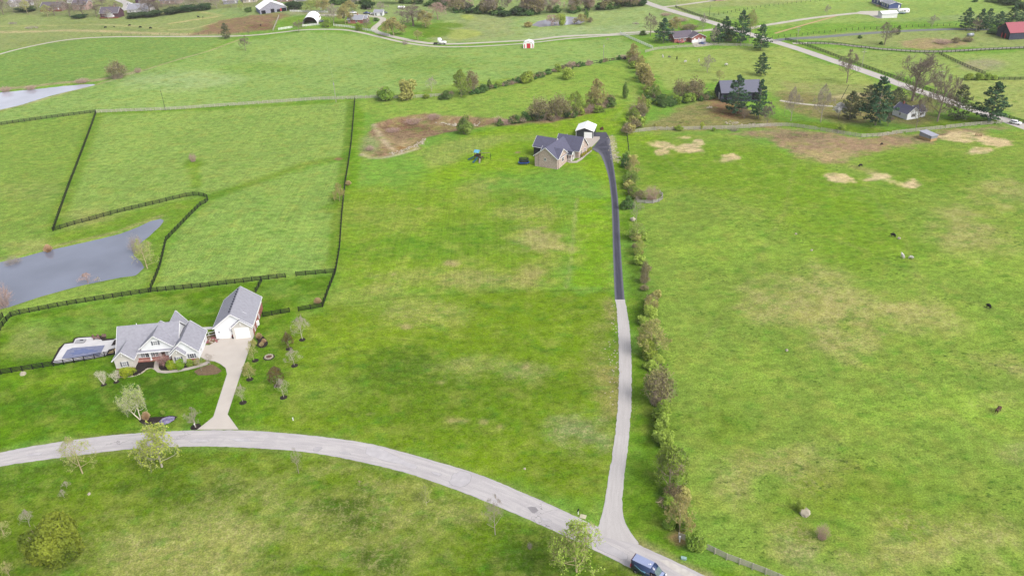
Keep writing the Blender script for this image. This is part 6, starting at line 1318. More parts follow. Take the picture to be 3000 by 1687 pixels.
# ================================================================== SMALL THINGS
def pole(px, py, hpx, label, m, arms=1, lamp=False, r=.14, name='utility_pole', cat='pole', tilt=0.):
    p = at(px, py); h = vert_m(p, hpx); t = thing(name, p, 0, label, cat); t.rotation_euler = (0, tilt, 0)
    q = MB(); q.tube([(0, 0, -.4), (0, 0, h)], [r, r*.7], 7); q.build('pole', m, t)
    for k in range(arms): q = MB(); q.bar((-1.2, .12, h-.5-k*1.3), (1.2, .12, h-.5-k*1.3), .12, .14); q.build('crossarm', m, t)
    for k in range(arms):
        for x in (-1.1, -.4, .4, 1.1): q = MB(); q.tube([(x, .12, h-.43-k*1.3), (x, .12, h-.25-k*1.3)], .05, 6); q.build('insulator', TRIM, t)
    if lamp: q = MB(); q.tube([(0, -.3, h-1.6), (0, -.3, h-.7)], .25, 8); q.build('transformer', mat('transformer', C(206, 206, 206), .5), t)
    return p, h
PW = mat('pole_wood', C(196, 190, 178), .9, .1, .1, 2); PD = mat('pole_dark', C(76, 80, 74), .9, .1, .1, 2)
pole(485, 324, 60, 'thin dark pole standing on the grey fence line', PD, 0, r=.11)
pa, ha = pole(985, 300, 60, 'pale utility pole near the top of the long fence', PW, 0, True, r=.16)
pb, hb = pole(944, 52, 31, 'utility pole with crossarm behind the white arched shelter', PW, 1, True)
pole(1768, 176, 46, 'pale utility pole beside the overgrown fence', PW, 0, True, r=.16); pole(2334, 132, 52, 'utility pole with crossarm at the county road junction', PW, 2); pole(2524, 200, 57, 'double-armed utility pole beside the county road', PW, 2)
pole(2753, 250, 42, 'utility pole among the big bare trees on the county road', PW, 2); pole(2078, 49, 34, 'dark pole in the far pasture right of the road bend', PD, 0); pole(1096, 68, 17, 'thin pole beside the curving farm driveway', PW, 0); pole(2465, 290, 44, 'dark leaning pole with lamp above the white blossom tree', PD, 0, tilt=.35); pole(2812, 82, 28, 'pole with white lamp left of the far pines', PW, 0, True); pole(1982, 22, 24, 'thin pole at the white lane junction', PW, 0); pole(2082, 131, 60, 'pale pole in front of the pines by the bungalow drive', PW, 0); pole(1991, 136, 12, 'short white post on the bungalow lawn', PW, 0, r=.1)
def wire(label, a, b, sag, r=.025):
    q = MB(); a = Vector(a); b = Vector(b); N_ = 16
    q.tube([a.lerp(b, i/N_)-a-Vector((0, 0, sag*4*(i/N_)*(1-i/N_))) for i in range(N_+1)], r, 4); o = q.build('power_line', mat('wire', C(200, 204, 190), .6), None, True, a); tag(o, label, 'wire')
wire('thin power line crossing the hill field between two poles', (pa.x, pa.y, pa.z+ha-.3), (pb.x, pb.y, pb.z+hb-.6), 3.)
def trampoline():
    p = at(1535, 481); t = thing('trampoline', p, R(-6), 'blue-edged trampoline with black net beside the brick house', 'trampoline'); BL = mat('pad_blue', C(60, 110, 206), .6); q = MB(); A, B = 2.2, 1.5
    oct_ = lambda a, b: [(a, -b*.5), (a, b*.5), (a*.6, b), (-a*.6, b), (-a, b*.5), (-a, -b*.5), (-a*.6, -b), (a*.6, -b)]
    o1, o2 = oct_(A, B), oct_(A-.4, B-.4); 
    for i in range(8): a, b, c, d = o1[i], o1[(i+1) % 8], o2[(i+1) % 8], o2[i]; q.hexa([(*a, .82), (*b, .82), (*c, .82), (*d, .82)], [(*a, .9), (*b, .9), (*c, .9), (*d, .9)])
    q.build('edge_pad', BL, t); q = MB(); q.poly(*[(x, y, .84) for x, y in o2]); q.build('mat', DARK, t)
    NT = bpy.data.materials.new('net'); NT.use_nodes = True; nn = NT.node_tree; pr = nn.nodes['Principled BSDF']; pr.inputs['Base Color'].default_value = (*C(40, 52, 56), 1); pr.inputs['Alpha'].default_value = .72
    q = MB()
    for i in range(8): a, b = o2[i], o2[(i+1) % 8]; q.poly((*a, .9), (*b, .9), (b[0], b[1], 2.6), (a[0], a[1], 2.6))
    q.build('net', NT, t)
    for i in range(8):
        a = o2[i]; q = MB(); q.tube([(a[0]*1.06, a[1]*1.06, 0), (a[0]*1.06, a[1]*1.06, 1.6), (a[0], a[1], 2.75)], .04, 6); q.build('pole', DARK, t)
trampoline()
def playset():
    p = at(1400, 468); t = thing('play_set', p, R(-28), 'wooden play set with blue roof, green slides and swing beam', 'play set'); W_ = mat('play_wood', C(92, 70, 66), .85, .2, .15, 3); S = mat('slide_green', C(50, 110, 124), .4); BR = mat('play_roof', C(120, 200, 236), .6); GP = mat('play_grey', C(166, 156, 146), .8)
    for x in (-.9, .9):
        for y in (-.9, .9): q = MB(); q.box(x-.07, x+.07, y-.07, y+.07, 0, 3.3); q.build('post', W_, t)
    q = MB(); q.box(-1, 1, -1, 1, 1.5, 1.62); q.build('deck', W_, t); q = MB(); q.box(-1, 1, -1.02, -.96, 1.62, 2.3); q.box(-1, 1, .96, 1.02, 1.62, 2.3); q.box(-1.02, -.96, -1, 1, 1.62, 2.2); q.build('guard_wall', W_, t)
    q = MB(); q.prism([(-1.2, -1.2, 3.3), (1.2, -1.2, 3.3), (1.2, 0, 4.2), (-1.2, 0, 4.2)], (0, 0, .06)); q.build('roof', BR, t); q = MB(); q.prism([(-1.2, 1.2, 3.3), (1.2, 1.2, 3.3), (1.2, 0, 4.2), (-1.2, 0, 4.2)], (0, 0, .06)); q.build('roof', BR, t)
    def slide(a, b): q = MB(); a = Vector(a); b = Vector(b); m1 = a.lerp(b, .55)+Vector((0, 0, -.15)); [q.bar(u, v, .62, .1) for u, v in ((a, m1), (m1, b))]; d = (b-a); sd = Vector((-d.y, d.x, 0)).normalized()*.33; [q.bar(u+sd*s+Vector((0, 0, .1)), v+sd*s+Vector((0, 0, .1)), .07, .22) for s in (-1, 1) for u, v in ((a, m1), (m1, b))]; q.build('slide', S, t)
    slide((-1, -.4, 1.6), (-3.6, -1.9, .15)); slide((.6, -1, 1.6), (.1, -4.2, .15))
    q = MB(); q.box(1.0, 2.3, -1.2, .6, 1.2, 1.3); q.box(1.0, 2.3, -1.25, -1.2, 1.3, 1.9); q.box(2.25, 2.3, -1.2, .6, 1.3, 1.9); q.build('lower_deck', W_, t)
    for x, y in ((2.2, -1.1), (2.2, .5)): q = MB(); q.box(x-.07, x+.07, y-.07, y+.07, 0, 1.9); q.build('post', W_, t)
    q = MB(); q.bar((1.7, -1.2, 1.25), (2.6, -3.4, .05), .6, .08); q.build('climbing_ramp', GP, t)
    q = MB(); q.bar((.9, .6, 2.8), (4.6, 2.4, 2.8), .12); q.build('swing_beam', GP, t)
    for s in (-1, 1): q = MB(); q.bar((4.6, 2.4, 2.85), (4.6-s*.6, 2.4+s*1.3, 0), .1); q.build('swing_leg', DARK, t)
    for k in (.35, .65): 
        b = Vector((.9, .6, 2.8)).lerp(Vector((4.6, 2.4, 2.8)), k); q = MB(); q.tube([b+Vector((-.2, -.1, 0)), b+Vector((-.2, -.1, -2.2))], .02, 4); q.tube([b+Vector((.2, .1, 0)), b+Vector((.2, .1, -2.2))], .02, 4); q.box(b.x-.25, b.x+.25, b.y-.12, b.y+.12, .55, .6); q.build('swing', DARK, t)
playset()
def mailbox(px, py, ang, label, m):
    t = thing('mailbox', at(px, py), R(ang), label, 'mailbox'); q = MB(); q.box(-.06, .06, -.06, .06, -.2, 1.05); q.build('post', TRIM, t); q = MB(); pr = [(-.12, 1.05), (.12, 1.05), (.12, 1.22), (.07, 1.3), (-.07, 1.3), (-.12, 1.22)]; q.prism([(x, -.35, z) for x, z in pr], (0, .6, 0)); q.build('box', m, t)
mailbox(1694, 1506, -28, 'white post mailbox with black box at the gravel drive mouth', DARK); mailbox(573, 1252, 10, 'white mailbox under the round bare tree by the concrete drive', TRIM)
t = thing('cable_pedestal', at(2003, 1637), R(-20), 'pale teal utility box lying low on the road verge', 'utility box'); m_ = MB(); m_.box(-.45, .45, -.25, .25, 0, .35); m_.build('case', mat('teal_box', C(170, 206, 202), .6), t); m_ = MB(); m_.box(-.5, .5, -.3, .3, .35, .42); m_.build('lid', MATS['teal_box'], t)
t = thing('concrete_cover', at(1708, 1513), R(-20), 'cream square utility cover beside the mailbox', 'cover'); m_ = MB(); m_.box(-.6, .6, -.5, .5, 0, .12); m_.build('slab', mat('cream_slab', C(222, 214, 186), .9), t); m_ = MB(); m_.box(-.4, .4, -.3, .3, .12, .15); m_.build('lid', MATS['cream_slab'], t)
t = thing('gate_post', at(1991, 1586), 0, 'short white post at the start of the lower right fence', 'post'); m_ = MB(); m_.tube([(0, 0, -.2), (0, 0, 1.3)], .12, 8); m_.build('shaft', TRIM, t); m_ = MB(); m_.box(-.16, .16, -.16, .16, 1.3, 1.36); m_.build('cap', TRIM, t)
t = thing('marker_pipe', at(859, 1231), 0, 'white marker pipe standing in the lower central lot', 'pipe'); m_ = MB(); m_.tube([(0, 0, -.2), (0, 0, .7)], .09, 8); m_.build('shaft', TRIM, t); m_ = MB(); m_.tube([(0, 0, .7), (0, 0, .78)], .13, 8); m_.build('cap', TRIM, t)
def firepit(px, py, label):
    t = thing('fire_pit', at(px, py), 0, label, 'fire pit')
    for k in range(14): a = 2*math.pi*k/14; o = put('stone', ROCK[k % 4], t, (.95*math.cos(a), .95*math.sin(a), 0), a); o.scale = (.45, .45, .7)
    q = MB(); q.poly(*[(.8*math.cos(a*math.pi/8), .8*math.sin(a*math.pi/8), .05) for a in range(16)]); q.build('ash', mat('ash', C(120, 84, 76), .95, .1, .4, 3), t); q = MB(); q.poly(*[(1.5*math.cos(a*math.pi/8), 1.5*math.sin(a*math.pi/8), .03) for a in range(16)]); q.build('surround', MUL, t)
firepit(788, 1046, 'round stone fire pit on the lawn right of the garage'); 
def planter():
    t = thing('planter', at(*g_(625, 1125)), 0, 'dark planter with red plant between the garage doors', 'planter'); q = MB(); q.tube([(0, 0, 0), (0, 0, .6)], [.32, .45], 10); q.build('pot', DARK, t); st, fo = make_bush(77, 'wine', n=260, lobes=5, size=.2); o = put('plant', fo, t, (0, 0, .5)); o.scale = (.9, .9, .8)
planter()
for i, px in enumerate((1169, 1176, 1183)):
    t = thing('propane_tank', at(px, 26), R(80), ['leftmost of the three white tanks on the far lawn', 'middle of the three white tanks on the far lawn', 'rightmost of the three white tanks on the far lawn'][i], 'tank', 'white tanks in a row'); q = MB(); q.ell((0, 0, 1.1), (2.2, .95, .95), 12, 10); q.build('shell', mat('tank_white', C(248, 248, 250), .4), t, True); q = MB(); q.box(-1.2, -1.0, -.5, .5, 0, .4); q.box(1.0, 1.2, -.5, .5, 0, .4); q.build('saddle', MATS['tank_white'], t)
t = thing('metal_tank', at(2842, 108), R(10), 'silver cylindrical tank under the bare tree near the red-roofed barn', 'tank'); m_ = MB(); m_.tube([(-1.8, 0, 1.1), (1.8, 0, 1.1)], 1.0, 16); m_.build('shell', mat('tank_silver', C(190, 196, 208), .35, .5, .05, metal=.3), t, True); m_ = MB(); m_.box(-1.3, -1.1, -.7, .7, 0, .5); m_.box(1.1, 1.3, -.7, .7, 0, .5); m_.build('saddle', DARK, t)
t = thing('hay_feeder', at(2866, 399), 0, 'round rusty hay ring on the straw by the pale fence', 'hay feeder'); RU = mat('rust', C(160, 124, 84), .8)
for z in (.35, .75, 1.15): m_ = MB(); m_.tube([(1.2*math.cos(k*math.pi/8), 1.2*math.sin(k*math.pi/8), z) for k in range(17)], .05, 5); m_.build('hoop', RU, t)
for k in range(10): a = k*math.pi/5; m_ = MB(); m_.tube([(1.2*math.cos(a), 1.2*math.sin(a), 0), (1.2*math.cos(a), 1.2*math.sin(a), 1.2)], .04, 5); m_.build('bar', RU, t)
for i, px in enumerate((1816, 1831)):
    t = thing('round_bale', at(px, 175), R(70), ['dark wrapped round bale at the foot of the overgrown fence', 'dark wrapped round bale nearest the hedgerow top'][i], 'bale', 'dark bales by the hedgerow'); m_ = MB(); m_.tube([(-.8, 0, .8), (.8, 0, .8)], .8, 14); m_.build('roll', mat('bale_dark', C(66, 60, 66), .8, .2, .3, 2), t, True); m_ = MB(); m_.tube([(-.82, 0, .8), (-.78, 0, .8)], .45, 12); m_.build('core', mat('bale_core', C(120, 110, 100), .9), t)
t = thing('fire_ring', at(1763, 380), 0, 'rusty metal fire ring behind the steel garage', 'fire pit'); m_ = MB(); m_.tube([(0, 0, 0), (0, 0, .7)], .8, 14, False); m_.build('ring', mat('rust_dark', C(120, 64, 52), .8), t); m_ = MB(); m_.bar((-.6, 0, .7), (.5, .2, 1.3), .2); m_.bar((-.3, .4, .6), (.4, -.4, 1.1), .2); m_.build('logs', mat('log', C(110, 70, 60), .9), t)
t = thing('brush_pile', at(1950, 1474), 0, 'tan heap of cut branches beside the hedgerow', 'brush pile')
a_, b_ = make_brush(61, 'tan', n=160, spread=.5); o = put('branches', b_, t); o.scale = (3.6, 3.4, 1.2); rs_ = random.Random(2); m_ = MB()
for k in range(26): a = rs_.random()*6.28; r0 = rs_.random()*1.3; c = Vector((r0*math.cos(a), r0*math.sin(a), .1+.5*rs_.random())); d = Vector((rs_.random()-.5, rs_.random()-.5, .1)).normalized()*.8; m_.tube([c-d, c+d], .06, 5)
m_.build('logs', BK['tan'], t)
for px, py, wpx, lab in ((38, 71, 32, 'dark brush heap at the upper left of the far pasture'), (93, 84, 48, 'long grey brush heap beside the tan track'), (1862, 72, 28, 'grey brush heap in the pale field left of the county road'), (1080, 29, 18, 'tan heap of debris behind the farm trucks'), (1780, 117, 10, 'small grey heap below the gravel lane'), (2078, 318, 22, 'pile of white poles on the barnyard')):
    p = at(px, py); t = thing('brush_pile', p, 0, lab, 'brush pile'); o = put('branches', make_brush(int(px), 'grey' if 'pole' not in lab else 'white', n=110)[1], t); w_ = wpx/pix_per_m(p); o.scale = (w_*.8, w_*.5, min(2.2, w_*.22)); m_ = MB(); rs_ = random.Random(int(px))
    for k in range(18): c = Vector(((rs_.random()-.5)*w_*.7, (rs_.random()-.5)*w_*.3, .2+.6*rs_.random())); d = Vector((rs_.random()-.5, (rs_.random()-.5)*.6, .15)).normalized()*w_*.09; m_.tube([c-d, c+d], .12, 5)
    m_.build('logs', BK['white'] if 'pole' in lab else BK['grey'], t)
# loose rocks
def rock(px, py, s, label, m=None):
    p = at(px, py); t = put('field_rock', ROCK[int(px) % 4], None, p-Vector((0, 0, .1*s)), px); t.scale = (s, s, s); tag(t, label, 'rock'); return t
rock(2358, 1506, 2.4, 'large pale boulder in the lower right pasture beside the sapling'); rock(1855, 645, 2.2, 'pale flat rock at the foot of the leaning hedgerow tree'); rock(1862, 656, 1.2, 'small pale rock below the leaning hedgerow tree'); rock(1822, 383, 1.4, 'grey rock beside the wire fence at the top of the drive'); rock(2634, 700, 1.2, 'small pale rock beside the black goat'); rock(68, 1096, 1.6, 'pale rock below the black fence in front of the pool'); rock(262, 1447, .7, 'small pale rock on the near lawn left of the road'); rock(1537, 1373, .6, 'small white stone in the central lot by the road'); rock(2332, 686, .8, 'small pale stone left of the black goat'); rock(2378, 734, .8, 'small pale stone in the upper right pasture middle'); rock(1949, 1244, 1.0, 'pinkish stone at the foot of the yellow-green hedgerow bush'); rock(2305, 1027, .9, 'small pale stone in the right pasture near dry grass')
rr = np.random.RandomState(12); parts = []
def gravel(label, pts, n_, size, name='gravel'):
    """loose stones too small to pick apart"""
    m_ = MB(); line = resample(np.array(poly_at(pts)), .5)[0]; o0 = line[0]; z0 = hz(*o0)
    for k in range(n_):
        q = line[rr.randint(len(line))]+rr.randn(2)*.9; s = size*(.4+rr.rand()); m_.ell((q[0]-o0[0], q[1]-o0[1], hz(*q)-z0+s*.2), (s, s*.8, s*.6), 5, 4, .4, k)
    o = m_.build(name, STN, None, False, (o0[0], o0[1], z0)); stuff(o, label)
gravel('pale stones strewn along the asphalt drive edge', [(1793, 402), (1796, 430), (1801, 455), (1806, 478)], 130, .28); gravel('pale stones along the left edge of the gravel drive', [(1795, 890), (1800, 960), (1800, 1050), (1795, 1130), (1795, 1190)], 60, .2); gravel('broken rock at the near end of the dry basin', [(1150, 452), (1190, 438), (1225, 425), (1240, 412)], 120, .35); gravel('rocks on the far bank of the dry basin', [(1290, 350), (1330, 356), (1400, 358)], 50, .5); gravel('stones strewn in the barnyard', [(2120, 360), (2200, 366), (2260, 366)], 80, .4)
# ================================================================== TREES AND SHRUBS  (kind, x, y of the foot, height px, width px, label)
for a in [
 ('bud', 241, 1387, 112, 100, 'pale budding tree on the near side of the road at the left'),
 ('budgreen', 473, 1368, 124, 125, 'green budding tree overlapping the road below the concrete drive'),
 ('pale', 88, 1542, 50, 44, 'small silvery bare tree behind the big round bush'),
 ('pale', 196, 1430, 22, 26, 'upper of two small pale shrubs on the near lawn'), ('pale', 189, 1457, 24, 26, 'lower of two small pale shrubs on the near lawn'),
 ('bigbush', 166, 1636, 104, 146, 'large round green bush at the lower left'),
 ('bud', 28, 1686, 42, 44, 'pale sapling cut by the bottom left corner'), ('bud', 12, 1566, 34, 56, 'pale low bush at the left edge of the near lawn'),
 ('bare', 875, 1386, 76, 38, 'thin reddish bare tree on the near verge left of centre'), ('red', 1054, 1421, 16, 12, 'tiny bare sapling on the near slope'),
 ('budgreen', 1249, 1479, 62, 38, 'slim yellowish sapling on the near slope'), ('bare', 1451, 1565, 118, 66, 'upright reddish-grey bare tree beside the road bend'),
 ('yellow', 1688, 1675, 145, 155, 'bright yellow-green tree beside the road near the van'), ('bud', 1712, 1612, 88, 92, 'pale budding tree overlapping the road behind the yellow-green one'), ('greybrush', 1552, 1606, 20, 18, 'tiny pale shrub left of the yellow-green roadside tree'),
 ('ygbush', 2343, 1494, 28, 32, 'yellow-green sapling beside the pale boulder'), ('brush', 2407, 1577, 44, 46, 'bare pinkish shrub below the pale boulder'),
 ('stems', 304, 1126, 42, 34, 'white-barked multi-stem tree left of the house corner'), ('stems', 341, 1118, 32, 34, 'white-barked multi-stem tree touching the house corner'),
 ('clump', 431, 1230, 26, 27, 'tan ornamental grass clump in the island bed'), ('bush', 478, 1214, 12, 16, 'small green shrub behind the purple flowers'),
 ('bare', 574, 1252, 58, 52, 'round bare tree beside the mouth of the concrete drive'), ('maple', 481, 1070, 30, 42, 'small red-leaved maple at the porch steps'),
 ('boxbush', 378, 1100, 26, 42, 'clipped yellow-green hedge under the left wing window'), ('boxbush', 505, 1082, 24, 30, 'left half of the clipped hedge under the right wing window'), ('boxbush', 530, 1080, 24, 30, 'right half of the clipped hedge under the right wing window'), ('bush', 560, 1070, 16, 22, 'round green shrub at the right corner of the house'), ('tanbush', 576, 1068, 16, 22, 'brownish shrub at the right corner of the house'),
 ('bare', 590, 1086, 44, 28, 'small bare tree beside the curving front walk'), ('bare', 616, 1068, 34, 40, 'low bare tree between front walk and driveway'),
 ('pale', 886, 994, 72, 66, 'largest bare young tree right of the garage'), ('mag', 847, 1020, 50, 32, 'upper brown-green magnolia right of the garage'), ('pale', 863, 1070, 50, 52, 'bare young tree just below the upper magnolia'), ('mag', 812, 1128, 54, 46, 'lower brown-green magnolia on the lawn'), ('pale', 831, 1163, 58, 46, 'bare young tree in front of the lower magnolia'),
 ('budtan', 733, 1110, 50, 38, 'tan round-headed young tree on the drive edge'), ('pale', 712, 1178, 54, 40, 'bare young tree lowest along the concrete drive'), ('bud', 744, 1056, 58, 38, 'thin budding tree beside the mulch bed at the drive'),
 ('clump', 760, 992, 18, 22, 'tan grass clump at the back of the garage mulch bed'), ('clump', 774, 1004, 13, 16, 'tan grass clump in the middle of the garage mulch bed'), ('clump', 767, 1014, 13, 16, 'tan grass clump at the front of the garage mulch bed'), ('tanbush', 745, 1012, 20, 16, 'brownish shrub at the garage corner'),
 ('clump', 932, 889, 18, 26, 'tan grass clump inside the end of the long fence'), ('clump', 1021, 543, 15, 20, 'tan grass clump on the long fence line'),
 ('budtan', 996, 590, 54, 36, 'tan budding tree left of the long fence'), ('brush', 566, 473, 26, 26, 'lone bare shrub in the middle of the upper paddock'),
 ('bud', 432, 787, 92, 78, 'pale budding tree at the narrow end of the pond'), ('greybrush', 404, 740, 56, 52, 'pale bare bush on the pond bank'), ('red', 258, 829, 32, 60, 'low bare tree on the near pond bank'), ('pale', 290, 826, 16, 18, 'small bare sapling on the near pond bank'), ('brush', 2, 897, 80, 86, 'pinkish bare tree at the left edge of the pond'), ('greybrush', 38, 768, 24, 52, 'bare shrub on the far pond bank at the left'), ('clump', 142, 735, 26, 28, 'pale grass clump on the far pond bank'),
 ('mixbrush', 346, 229, 52, 62, 'large brownish bush at the end of the upper pond'), ('brush', 405, 213, 16, 24, 'small brown bush right of the upper pond bush'), ('brush', 90, 262, 12, 40, 'low dry reeds on the far bank of the upper pond'), ('brush', 18, 268, 16, 40, 'low brown brush at the left end of the upper pond'), ('brush', 240, 243, 14, 50, 'dry reeds along the narrow end of the upper pond'),
 ('bare', 720, 149, 44, 36, 'lone bare tree on the hill below the farm lane'), ('wornpine', 664, 114, 46, 30, 'ragged dark tree beside the manure lot'), ('bare', 728, 103, 14, 10, 'small pale sapling beside the farm lane'),
 ('bare', 877, 96, 36, 40, 'bare tree in front of the arched shelter'), ('bush', 961, 80, 26, 30, 'green bush right of the arched shelter'), ('bush', 1050, 91, 25, 22, 'green bush below the red farmhouse'), ('bare', 1076, 88, 34, 34, 'bare tree right of the farmhouse'), ('darkbush', 1101, 63, 11, 17, 'round dark bush inside the driveway curve'),
 ('budtan', 1153, 105, 54, 72, 'tan budding tree nearest the lane bend'), ('bigbare', 1212, 77, 66, 100, 'widest bare tree right of the farm driveway'), ('budtan', 1246, 80, 50, 58, 'tan tree between the wide bare tree and the field'), ('red', 1283, 58, 50, 66, 'reddish tree at the corner of the pale field'), ('bud', 1225, 120, 32, 36, 'small budding tree above the gravel lane'), ('greybrush', 1187, 131, 16, 24, 'small bare shrub between the two lanes'),
 ('bare', 979, 71, 60, 62, 'grey bare tree left of the farmhouse'), ('budtan', 1012, 71, 56, 48, 'yellowish tree beside the farmhouse'), ('bare', 1118, 39, 34, 44, 'bare tree behind the small white outbuilding'), ('deepbush', 1076, 26, 20, 48, 'dark green hedge behind the farm trucks'), ('deepbush', 866, 28, 22, 54, 'dark green hedge right of the barn'), ('yellow', 912, 36, 38, 50, 'yellow-green tree behind the arched shelter'), ('budtan', 950, 36, 42, 52, 'tan tree behind the utility pole on the farm'), ('budtan', 1025, 34, 32, 46, 'tan tree behind the silver pickup'),
 ('bush', 1131, 295, 38, 46, 'dark green bush on the grey fence right of the long fence'), ('mixbrush', 1124, 288, 34, 40, 'bare twigs behind the dark green fence bush'), ('tanbush', 1194, 293, 58, 52, 'round tan budding bush on the grey fence'), ('pale', 1265, 269, 45, 42, 'faint bare tree above the grey fence'), ('bush', 1249, 289, 14, 20, 'small green bush on the grey fence'), ('darkbush', 1306, 289, 20, 42, 'low dark bush left of the twin fence trees'), ('leafy', 1351, 283, 78, 62, 'yellow-green tree of the twin fence trees'), ('mixbrush', 1384, 272, 70, 44, 'brown bare tree of the twin fence trees'), ('darkbush', 1417, 267, 20, 44, 'low dark bush right of the twin fence trees'), ('cedar', 1434, 257, 25, 15, 'small light green cedar on the overgrown fence'), ('bush', 1456, 255, 14, 22, 'small bush beside the small cedar on the fence'),
 ('brush', 1495, 247, 12, 44, 'low brown brush on the overgrown fence'), ('bush', 1548, 241, 31, 46, 'green bush at the middle of the overgrown fence'), ('darkbush', 1582, 226, 15, 28, 'low dark bush right of the green fence bush'), ('bush', 1637, 210, 20, 27, 'small round bush on the overgrown fence'), ('ygbush', 1662, 232, 34, 38, 'yellow-green bush just below the overgrown fence'), ('red', 1674, 204, 24, 38, 'bare tree behind the yellow-green fence bush'), ('brush', 1724, 192, 10, 28, 'low brown thicket on the fence left of the pale pole'), ('brush', 1822, 172, 12, 40, 'brown thicket behind the dark bales'),
 ('cedar', 1362, 391, 52, 46, 'bright green cedar at the end of the dry basin'), ('cedar', 1832, 289, 48, 18, 'slim cedar left of the upper hedgerow'),
 ('mixbrush', 1585, 350, 66, 80, 'grey thicket left of the dark tree behind the brick house'), ('mixbrush', 1640, 346, 70, 70, 'grey-green thicket beside the dark tree behind the brick house'), ('leafy', 1686, 335, 68, 46, 'dark green tree in the thicket behind the brick house', 1), ('budtan', 1747, 320, 88, 62, 'tall tan tree in the thicket behind the brick house'), ('mixbrush', 1786, 307, 32, 34, 'tan brush at the right end of the thicket'), ('darkbush', 1508, 360, 22, 40, 'dark bush at the left end of the thicket'), ('darkbush', 1540, 354, 24, 40, 'second dark bush from the left end of the thicket'), ('deepbush', 1580, 352, 26, 44, 'deep green bush below the grey thicket'), ('deepbush', 1655, 344, 24, 40, 'deep green bush below the dark thicket tree'), ('bush', 1752, 326, 20, 40, 'green bush at the foot of the tall tan tree'), ('brush', 1625, 352, 18, 44, 'brown dead brush in front of the thicket'), ('brush', 1720, 330, 14, 44, 'low brown brush below the tall tan tree'), ('brush', 1480, 364, 14, 50, 'low dry brush between basin and thicket'), ('brush', 1210, 352, 16, 60, 'dry weeds on the far edge of the basin'), ('brush', 1270, 344, 14, 50, 'grey weeds at the top of the basin'), ('brush', 1085, 440, 14, 34, 'dry weeds at the left end of the basin'), ('brush', 1150, 375, 10, 50, 'reddish weeds inside the basin'),
 ('bud', 2107, 238, 32, 30, 'thin bare tree behind the black barn ridge'), ('bare', 2072, 214, 54, 46, 'leaning bare tree in the bungalow pasture'), ('pine', 2229, 222, 66, 44, 'small lone pine in the bungalow pasture'),
 ('pine', 1944, 126, 72, 56, 'large pine left of the brick bungalow'), ('bare', 1905, 106, 68, 48, 'bare tree where the lane meets the bungalow lawn'), ('budtan', 1976, 96, 46, 48, 'budding tree behind the large pine by the bungalow'), ('bare', 2058, 97, 58, 34, 'bare tree behind the brick bungalow'), ('darkbush', 1883, 104, 14, 20, 'round dark bush at the end of the farm lane'),
 ('pine', 2100, 129, 58, 42, 'pine nearest the bungalow drive'), ('pine', 2123, 122, 72, 46, 'dark pine second from the bungalow drive'), ('bare', 2092, 132, 54, 34, 'pale bare tree in front of the bungalow pines'), ('pine', 2170, 129, 97, 60, 'tallest pine right of the bungalow'), ('bud', 2196, 123, 94, 48, 'pale budding tree right of the tallest pine'), ('pine', 2228, 148, 76, 54, 'pine at the right end of the bungalow row'), ('mixbrush', 2135, 120, 40, 40, 'grey twigs between the bungalow pines'),
 ('pine', 2156, 334, 112, 84, 'big pine in front of the black barn'), ('pine', 2221, 348, 114, 60, 'second pine at the right of the black barn'), ('bare', 2180, 350, 38, 38, 'small bare tree below the black barn pines'), ('bare', 2247, 369, 70, 46, 'tall pale bare tree right of the black barn pines'), ('bare', 2317, 355, 102, 54, 'bare tree with pale trunk in the earth yard'), ('bare', 2404, 359, 114, 64, 'bare tree left of the white blossom tree'), ('blossom', 2456, 348, 48, 44, 'white blossoming tree in the cottage yard'),
 ('wornpine', 2488, 351, 82, 58, 'olive-green cedar left of the huge pine'), ('pine', 2564, 368, 142, 96, 'huge dark pine beside the white cottage'), ('wornpine', 2540, 322, 72, 60, 'brownish cedar behind the huge pine'), ('wornpine', 2622, 324, 66, 62, 'olive cedar between the huge pine and the cottage'), ('bare', 2600, 370, 40, 32, 'small bare orchard tree right of the huge pine'),
 ('bare', 2480, 243, 98, 66, 'lone bare tree in front of the county road'), ('bigbare', 2672, 296, 140, 128, 'giant bare tree behind the white cottage'), ('bare', 2682, 380, 120, 46, 'tall thin bare tree in front of the cottage'), ('bigbare', 2745, 357, 160, 84, 'giant spreading bare tree right of the cottage'), ('wornpine', 2802, 350, 100, 76, 'brown-green cedar right of the giant bare trees'), ('pine', 2899, 356, 114, 98, 'large pine near the white car on the county road'), ('bush', 2464, 388, 21, 30, 'round green bush inside the pale fence'),
 ('bare', 2591, 132, 68, 62, 'lone bare tree beside the paddock lane'), ('wornpine', 2630, 103, 28, 15, 'small ivy-clad stump tree by the side road'), ('darkbush', 2518, 113, 10, 16, 'small dark bush in the field beyond the paddock lane'), ('darkbush', 2581, 131, 10, 12, 'dark shrub at the foot of the lone paddock tree'), ('bare', 2422, 44, 30, 24, 'small bare tree above the gravel lane to the blue house'), ('bare', 2730, 82, 38, 34, 'faint bare tree in the far right pasture'),
 ('bush', 2840, 234, 18, 28, 'left bush of the low green hedge at the right'), ('bush', 2866, 234, 20, 28, 'second bush of the low green hedge at the right'), ('bush', 2892, 234, 18, 28, 'third bush of the low green hedge at the right'), ('ygbush', 2912, 234, 14, 20, 'right end bush of the low green hedge'),
